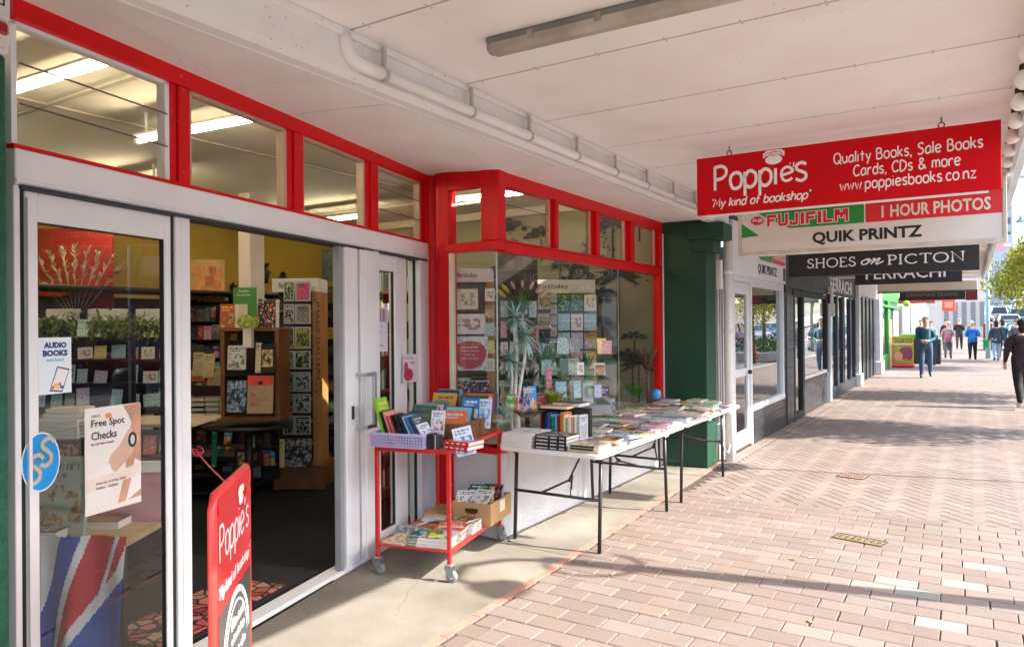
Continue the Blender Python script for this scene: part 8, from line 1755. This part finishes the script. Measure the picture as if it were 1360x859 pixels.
# dark racks with cards behind the door glass
GR = 'cards on the dark racks behind the left door glass'
for ri, (x0_, x1_, d, lab) in enumerate(((98, 162, 5.6, 'dark card rack in the middle of the left door glass'), (164, 226, 6.0, 'dark card rack at the right of the left door glass'), (44, 96, 5.9, 'dark card rack at the left of the left door glass'))):
    t = thing('card_rack', lab, 'card stand', (0, 0, 0)); M0 = T_(PX(x0_, 640, d)) @ RZ(FZ); t.matrix_world = M0; XF[t.name] = Matrix(); kk = d/969; W_ = (x1_-x0_)*kk
    b = MB(); b.box(0, W_, .2, .22, 0, 225*kk); part('back_board', b, mat('rack_dark', (.014, .011, .012), .6), t, True)
    b = MB(); b.cbox(W_*.15, W_*.85, .1, .22, 214*kk, 230*kk, .004); part('header', b, m_hdr, t, True)
    for z in (32, 66, 96, 128, 160, 190): b = MB(); b.cbox(0, W_, .02, .199, z*kk, z*kk+.015, .002); part('ledge', b, m_dwood, t, True)
    for r_, z in enumerate((32, 66, 96, 128, 160, 190)):
        for c_i in range(3):
            if rnd.random() < .12: continue
            cn, m = cardmat(rnd.choice((0, 1, 5, 9, 11, 3, 7, 8, 10, 2, 4))); hh = rnd.uniform(15, 26)*kk; M3 = M0 @ T_((W_*(.03+.32*c_i+rnd.uniform(-.02, .03)), .03+.02*c_i, z*kk+.016)) @ RZ(R(rnd.uniform(-14, 14))) @ RX(PI/2) @ RX(R(-8)) @ RZ(R(rnd.uniform(-4, 4))); card(M3, W_*rnd.uniform(.22, .32), hh, .004, m, '%s card, %s ledge up, %s, on %s rack behind door glass' % (cn, ORD[r_], ['left', 'middle', 'right'][c_i], ['middle', 'right', 'left'][ri]), GR)
# window table with stacked stock and the union flag cloth
wt = thing('display_table', 'display table by the left door glass, its front draped with a union flag', 'table', (0, 0, 0)); D = 3.62; M0 = T_(PX(20, 722, D)) @ RZ(FZ); wt.matrix_world = M0; XF[wt.name] = Matrix(); kk = D/969; TW = 150*kk
b = MB(); b.cbox(0, TW-.02, .02, .62, -.03, 0, .004); part('tabletop', b, mat('table_tan', (.42, .3, .16), .6, .2, 5), wt, True)
zf = PX(20, 722, D).z
for x in (.04, TW-.07): b = MB(); b.cbox(x-.02, x+.02, .05, .09, -zf+.013, -.031, .003); b.cbox(x-.02, x+.02, .55, .59, -zf+.013, -.031, .003); part('leg', b, m_dwood, wt, True)
fc = thing('flag_cloth', 'union flag cloth hanging in folds over the front of the display table', 'cloth', (0, 0, 0)); MF = T_(PX(24, 712, D-.03)) @ RZ(FZ); fc.matrix_world = MF; XF[fc.name] = Matrix()
FW_, FH_ = 145*kk, .62
def flagcol(u, v):      # u across 0..1, v up 0..1 of the visible part of the flag
    t = u-.3*v
    if v < 1.15*(u-.34)-.10: return 1
    if v < 1.15*(u-.34)+.04: return 0
    if t < .10: return 0
    if t < .28: return 1
    if t < .35: return 0
    if t < .60: return 2
    return 0 if t < .64 else (2 if t < .72 else 0)
b = [MB(), MB(), MB()]; NU, NV = 96, 64
def fold(u, v):
    x = u*FW_*(1-.12*(1-v)*math.sin(u*3)); y = -.05*(1-v)-.045*math.sin(u*13+v*1.8)*(1-v*.6)-.012*math.sin(u*33+1)*(1-v); z = -FH_*(1-v)-.05*math.sin(u*5)*(1-v)
    return Vector((x, y, z))
for i in range(NU):
    for j_ in range(NV):
        u, v = (i+.5)/NU, (j_+.5)/NV; cidx = flagcol(u, v)
        b[cidx].add([fold(i/NU, j_/NV), fold((i+1)/NU, j_/NV), fold((i+1)/NU, (j_+1)/NV), fold(i/NU, (j_+1)/NV)], [(0, 1, 2, 3)], 0, True)
for bb_, nm, m in zip(b, ('white_cloth', 'blue_cloth', 'red_cloth'), (mat('flag_white', (.86, .88, .92), .8, .04, 6), mat('flag_blue', (.01, .09, .50), .8, .08, 6), mat('flag_red', (.62, .01, .04), .8, .08, 6))): part(nm, bb_, m, fc, True)
GW = 'stock on the display table behind the left door glass'
for k2 in range(2): book(T_(PX(18+46*k2, 720, D)) @ RZ(FZ), .215, .22, .052, cover('26303a', 'c8c8c8', '6a7a8a', k2, 0), 'thick grey backed book with cream pages, %s, on the window table' % ['left', 'right'][k2], GW) if k2 == 0 else book(T_(PX(110, 706, D+.25)) @ RZ(FZ), .19, .2, .055, cover('8a6a4a', 'e8d8b8', 'b08a5a', 1, 1), 'thick cream paged book lying behind the Spot Checks poster', GW)
flat('book', 'tall pale green book of a harbour village standing by the round sticker', 'book', 34, 608, 114, 716, D+.12, cover('9ab0a4', '5a4a38', 'b8a070', 2, 0), .03, GW, tilt=8)
flat('book', 'black book with a portrait, behind the harbour village book', 'book', 76, 584, 112, 612, D+.3, cover('1c1a1c', 'c09a84', '8a5a4a', 4, 3), .02, GW, tilt=5); flat('book', 'white book with a red mark, behind the round sticker', 'book', 48, 588, 77, 612, D+.32, cover('d8d4c8', 'a85040', 'c8b8a0', 2, 3), .02, GW, tilt=5)
for r_ in range(5): book(T_(PX(47, 583, D+.5)+Vector((0, 0, .022*r_))) @ RZ(FZ), .24, .16, .02, cover('d4d8da', '3a4a5a', '8a98a4', r_, 1), 'slim silver magazine, %s from below in the pile left of the poster' % ORD[r_], GW)
for r_ in range(4): book(T_(PX(94, 581, D+.52)+Vector((0, 0, .022*r_))) @ RZ(FZ), .08, .16, .02, cover('3a6a9a', 'e8f0f4', '1a3a6a', r_, 1), 'blue spined booklet, %s from below in the short pile left of the poster' % ORD[r_], GW)
b = MB(); M4 = T_(PX(44, 594, D+.45)) @ RZ(FZ); b.cbox(0, .36, 0, .25, -.02, 0, .003); b.v = [M4 @ v for v in b.v]; solo('display_shelf', b, m_dwood, 'dark riser shelf under the silver magazines', 'shelf', loc=tuple(PX(44, 594, D+.45)))
b = MB(); M4 = T_(PX(46, 564, D+.52)) @ RZ(FZ); b.cbox(0, .9, 0, .4, -.02, 0, .003); b.v = [M4 @ v for v in b.v]; solo('display_shelf', b, mat('table_tan', (.42, .3, .16), .6), 'tan upper shelf above the silver magazines', 'shelf', loc=tuple(PX(46, 564, D+.5)))
for r_ in range(3): book(T_(PX(52+4*r_, 562, D+.55)+Vector((0, 0, .028*r_))) @ RZ(FZ), .2, .16, .026, cover('c8b088', '5a4030', '8a7050', r_, 1), 'tan book, %s from below on the upper shelf left of the poster' % ORD[r_], GW)
pk = flat('folder', 'pink display board behind the Spot Checks poster', 'board', 130, 626, 219, 700, D+.4, mat('board_pink', (.58, .30, .36), .7, .08, 3), .01); flat('shelf_board', 'white edge strip above the pink board', 'board', 130, 612, 219, 627, D+.38, m_swhite, .01)
# shelving by the narrow sidelight at the right of the doors
bc3 = thing('bookcase', 'brown bookcase seen through the narrow sidelight by the red post', 'bookcase', (0, 0, 0)); D = 6.6; M0 = T_(PX(500, 690, D)) @ RZ(FZ); bc3.matrix_world = M0; XF[bc3.name] = Matrix(); kk = D/969
b = MB(); b.box(0, 75*kk, .3, .32, 0, 320*kk); b.box(0, .02, 0, .3, 0, 320*kk); part('carcass', b, m_wood, bc3, True)
ac = MB()
for i, z in enumerate((40, 85, 130, 170, 215, 260, 300)): b = MB(); b.cbox(.021, 75*kk, 0, .299, z*kk, z*kk+.018, .002); part('shelf', b, m_wood, bc3, True); spines(M0, .03, 70*kk, z*kk+.02, 30*kk, ac, 13)
spines_done(ac, 'rows of book spines on the brown bookcase behind the narrow sidelight')
# more of the crowded corner window: stems, fronds, paper flowers
rnd = random.Random(91)
for i, (px, py, d, h_, lab, lm, fm) in enumerate(((722, 470, 6.5, .5, 'tall thin green stems with rosy buds between the shelf and the card stand', m_leafm, m_pinkf), (745, 505, 6.6, .3, 'bunch of small yellow everlastings on the display plinth', m_leafy, mat('flower_yellow', (.75, .5, .04), .5)), (775, 480, 7.5, .35, 'white daisy bunch in front of the card stand', m_leafm, mat('flower_white', (.75, .73, .7), .5)), (700, 500, 6.1, .3, 'dark foliage spray left of the grey pot', mat('dark_leaf', (.012, .016, .008), .8), None), (790, 520, 7.2, .25, 'grey-green foliage at the foot of the card stand', m_silv, None), (815, 512, 7.6, .3, 'pale grasses at the right of the display window', mat('grass_pale', (.4, .42, .3), .6), None), (860, 470, 7.9, .45, 'hanging strands of dried red-brown vine at the right jamb', mat('vine_brown', (.14, .07, .05), .8, .3, 12), None))):
    q = PX(px, py, d); t = thing('flower_bunch', lab, 'flowers', tuple(q)); base = q-Vector((0, 0, h_*.5)); b = MB()
    for j_ in range(60):
        a = rnd.random()*6.3; dd = Vector((math.cos(a)*rnd.uniform(.1, .6), math.sin(a)*rnd.uniform(.1, .6), 1)).normalized(); vase_leaf(b, base+dd*h_*rnd.uniform(0, .5), dd, h_*rnd.uniform(.3, .6), .010, .3, 3)
    part('leaves', b, lm, t, kind='stuff')
    b = MB(); b.tube([base-Vector((0, 0, min(.3, max(.02, base.z-.72)))), base+Vector((0, 0, .05))], .02, 8); part('stem', b, lm, t)
    if fm:
        for j_ in range(9):
            c = base+Vector((rnd.uniform(-.3, .3)*h_, rnd.uniform(-.3, .3)*h_, h_*rnd.uniform(.6, 1.05))); b = MB()
            for k2 in range(7): u = k2*PI/3.5; vase_leaf(b, c, Vector((math.cos(u), math.sin(u), .5)).normalized(), .035, .012, .3, 3)
            part('flower', b, fm, t)
gi2 = 'small stock filling the corner window'
for i in range(26):
    px, d = rnd.uniform(668, 735), rnd.uniform(6.4, 7.0); py = rnd.choice((486, 505, 525)); w_ = rnd.uniform(9, 15); h_ = rnd.uniform(13, 24); cn, m = pal(rnd.randrange(16), rnd.choice((5, 3, 0)))
    flat('display_book', '%s book or card, %s of the small stock left of the card stand' % (cn, ['first', 'second', 'third', 'fourth', 'fifth', 'sixth', 'seventh', 'eighth', 'ninth', 'tenth', 'eleventh', 'twelfth', 'thirteenth', 'fourteenth', 'fifteenth', 'sixteenth', 'seventeenth', 'eighteenth', 'nineteenth', 'twentieth', 'twenty-first', 'twenty-second', 'twenty-third', 'twenty-fourth', 'twenty-fifth', 'twenty-sixth'][i]), 'book', px, py-h_, px+w_, py, d, m, .012, gi2, tilt=6)
for i, py in enumerate((486, 505, 525)):
    b = MB(); M0 = T_(PX(664, py, 7.05)) @ RZ(FZ); b.cbox(0, .55, -.6, .02, -.012, 0, .002); b.v = [M0 @ v for v in b.v]; solo('display_shelf', b, mat('display_board', (.6, .58, .56), .7), 'pale display shelf left of the card stand, %s' % ['top one', 'middle one', 'lowest one'][i], 'shelf', loc=tuple(PX(664, py, 7.0)))
# doorway stock, its shade put into darkened cover colours: low stacks, crates and hanging things
rnd = random.Random(123); GL2 = 'stock packed low inside the doorway'
OR2 = ORD + ['fifteenth', 'sixteenth', 'seventeenth', 'eighteenth', 'nineteenth', 'twentieth', 'twenty-first', 'twenty-second', 'twenty-third', 'twenty-fourth']
for i in range(24):
    px, py, d = rnd.uniform(256, 350), rnd.choice((590, 612, 634)), rnd.uniform(6.9, 7.4); w_, h_ = rnd.uniform(9, 15), rnd.uniform(13, 20)
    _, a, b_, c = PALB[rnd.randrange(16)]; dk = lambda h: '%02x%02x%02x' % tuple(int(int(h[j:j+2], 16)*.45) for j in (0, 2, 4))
    flat('book', 'dim book or card low in the doorway, %s of the stock darkened for shade' % OR2[i], 'book', px, py-h_, px+w_, py, d, cover(dk(a), dk(b_), dk(c), i % 5, (5, 3, 1)[i % 3]), .015, GL2, tilt=8, turn=R(rnd.uniform(-20, 20)))
for i, py in enumerate((590, 612, 634)):
    b = MB(); M0 = T_(PX(250, py, 7.5)) @ RZ(FZ); b.cbox(0, .85, -.7, .02, -.014, 0, .003); b.v = [M0 @ v for v in b.v]; solo('floor_shelf', b, m_dwood, 'dark low shelf inside the doorway, %s' % ['upper', 'middle', 'lower'][i], 'shelf', loc=tuple(PX(250, py, 7.5)))
b = MB(); M0 = T_(PX(248, 655, 7.8)) @ RZ(FZ); b.box(0, 1.5, 0, .03, 0, 1.15); b.v = [M0 @ v for v in b.v]; solo('bookcase', b, m_dwood, 'dark back of the low shelving inside the doorway', 'bookcase', loc=tuple(PX(248, 655, 7.8)))
# upper part of the corner window: more stock on the middle shelves
gi3 = 'cards and books in the middle of the corner window'
for i in range(24):
    px, d = rnd.uniform(715, 800), rnd.uniform(6.2, 6.7); py = rnd.choice((470, 498, 528)) ; w_ = rnd.uniform(9, 15); h_ = rnd.uniform(13, 23)
    if 741 < px < 792 and py < 490: px -= 45
    cn, m = cardmat(rnd.randrange(12)); flat('greeting_card', '%s card, %s of those scattered mid corner window' % (cn, OR2[i]), 'card', px, py-h_, px+w_, py, d, m, .006, gi3, tilt=8, turn=R(rnd.uniform(-25, 25)))
for i, (py, x1_) in enumerate(((470, 740), (498, 800), (528, 800))):
    b = MB(); M0 = T_(PX(705, py, 6.75)) @ RZ(FZ); b.cbox(0, m_w(6.75, x1_-705), -.6, .0, -.01, 0, .002); b.v = [M0 @ v for v in b.v]; solo('glass_shelf', b, glass('shelf_glass', (.75, .88, .84), 1.5, 1.2), 'clear shelf in the middle of the corner window, %s' % ['highest', 'middle', 'lowest'][i], 'shelf', loc=tuple(PX(705, py, 6.75)))

# dark backing added behind the yuccas to darken that part of the window
b = MB(); M0 = T_(PX(662, 560, 7.6)) @ RZ(FZ); b.box(0, .42, 0, .04, 0, 1.75); b.v = [M0 @ v for v in b.v]; solo('bookcase', b, mat('dark_back_mottled', (.012, .012, .012), .8, .6, 9, col2=(.10, .075, .06)), 'added dark backing unit behind the yuccas in the corner window', 'bookcase', loc=tuple(PX(662, 560, 7.6)))
gi4 = 'cards on the dark unit behind the yuccas'
for r_ in range(5):
    for c_i in range(4):
        px, py = 665+12.5*c_i, 400+27*r_; cn, m = cardmat(rnd.randrange(12)); flat('greeting_card', '%s card on the dark unit behind the yuccas, row %s, %s' % (cn, ORD[r_], ORD[c_i]), 'card', px, py, px+rnd.uniform(8, 11), py+rnd.uniform(15, 22), 7.5, m, .005, gi4)
# brightly coloured boxed toys and books at the window front
gi5 = 'bright boxed goods at the front of the corner window'
for i in range(20):
    px = 672+6.8*i+rnd.uniform(-3, 3); cn, m = pal((i*5+3) % 16, (5, 0, 5, 2)[i % 4]); flat('display_book', '%s boxed item at the front of the corner window, %s from the left' % (cn, OR2[i]), 'box', px, 545-rnd.uniform(16, 34), px+rnd.uniform(8, 13), 549-.04*i, 5.6+.09*i, m, .03, gi5, tilt=5, turn=R(rnd.uniform(-15, 15)))

# tall dark racks crowding the view through the doorway
gi6 = 'cards on the tall dark racks inside the doorway'
for ri, (x0_, x1_, ya, d, lab) in enumerate(((250, 292, 405, 8.2, 'tall dark rack at the left of the doorway'), (330, 366, 452, 6.9, 'dark rack between the wooden display and the gallery tower'), (424, 446, 380, 7.9, 'slim dark rack right of the gallery tower'))):
    kk = d/969; M0 = T_(PX(x0_, 640, d)) @ RZ(FZ); t = thing('card_rack', lab, 'card stand', (0, 0, 0)); t.matrix_world = M0; XF[t.name] = Matrix()
    b = MB(); b.box(0, (x1_-x0_)*kk, .1, .13, 0, (640-ya)*kk); part('back_board', b, mat('rack_dark', (.014, .011, .012), .6), t, True)
    rows_ = list(range(ya+22, 640, 24))
    for r_, y_ in enumerate(rows_):
        b = MB(); b.cbox(0, (x1_-x0_)*kk, 0, .099, (640-y_)*kk-.012, (640-y_)*kk, .002); part('ledge', b, m_dwood, t, True); x_ = x0_+1; q_ = 0
        while x_ < x1_-5:
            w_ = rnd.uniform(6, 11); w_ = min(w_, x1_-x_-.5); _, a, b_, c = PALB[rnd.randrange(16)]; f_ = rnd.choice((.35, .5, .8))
            dk = lambda h: '%02x%02x%02x' % tuple(int(int(h[j:j+2], 16)*f_) for j in (0, 2, 4))  # card colours darkened by varying amounts to stand for shade indoors
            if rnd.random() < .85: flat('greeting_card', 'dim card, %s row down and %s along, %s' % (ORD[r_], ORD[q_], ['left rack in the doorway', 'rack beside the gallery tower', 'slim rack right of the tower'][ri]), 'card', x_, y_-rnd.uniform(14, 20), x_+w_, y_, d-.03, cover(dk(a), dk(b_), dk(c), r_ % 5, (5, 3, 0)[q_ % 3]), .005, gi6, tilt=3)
            x_ += w_+1; q_ += 1
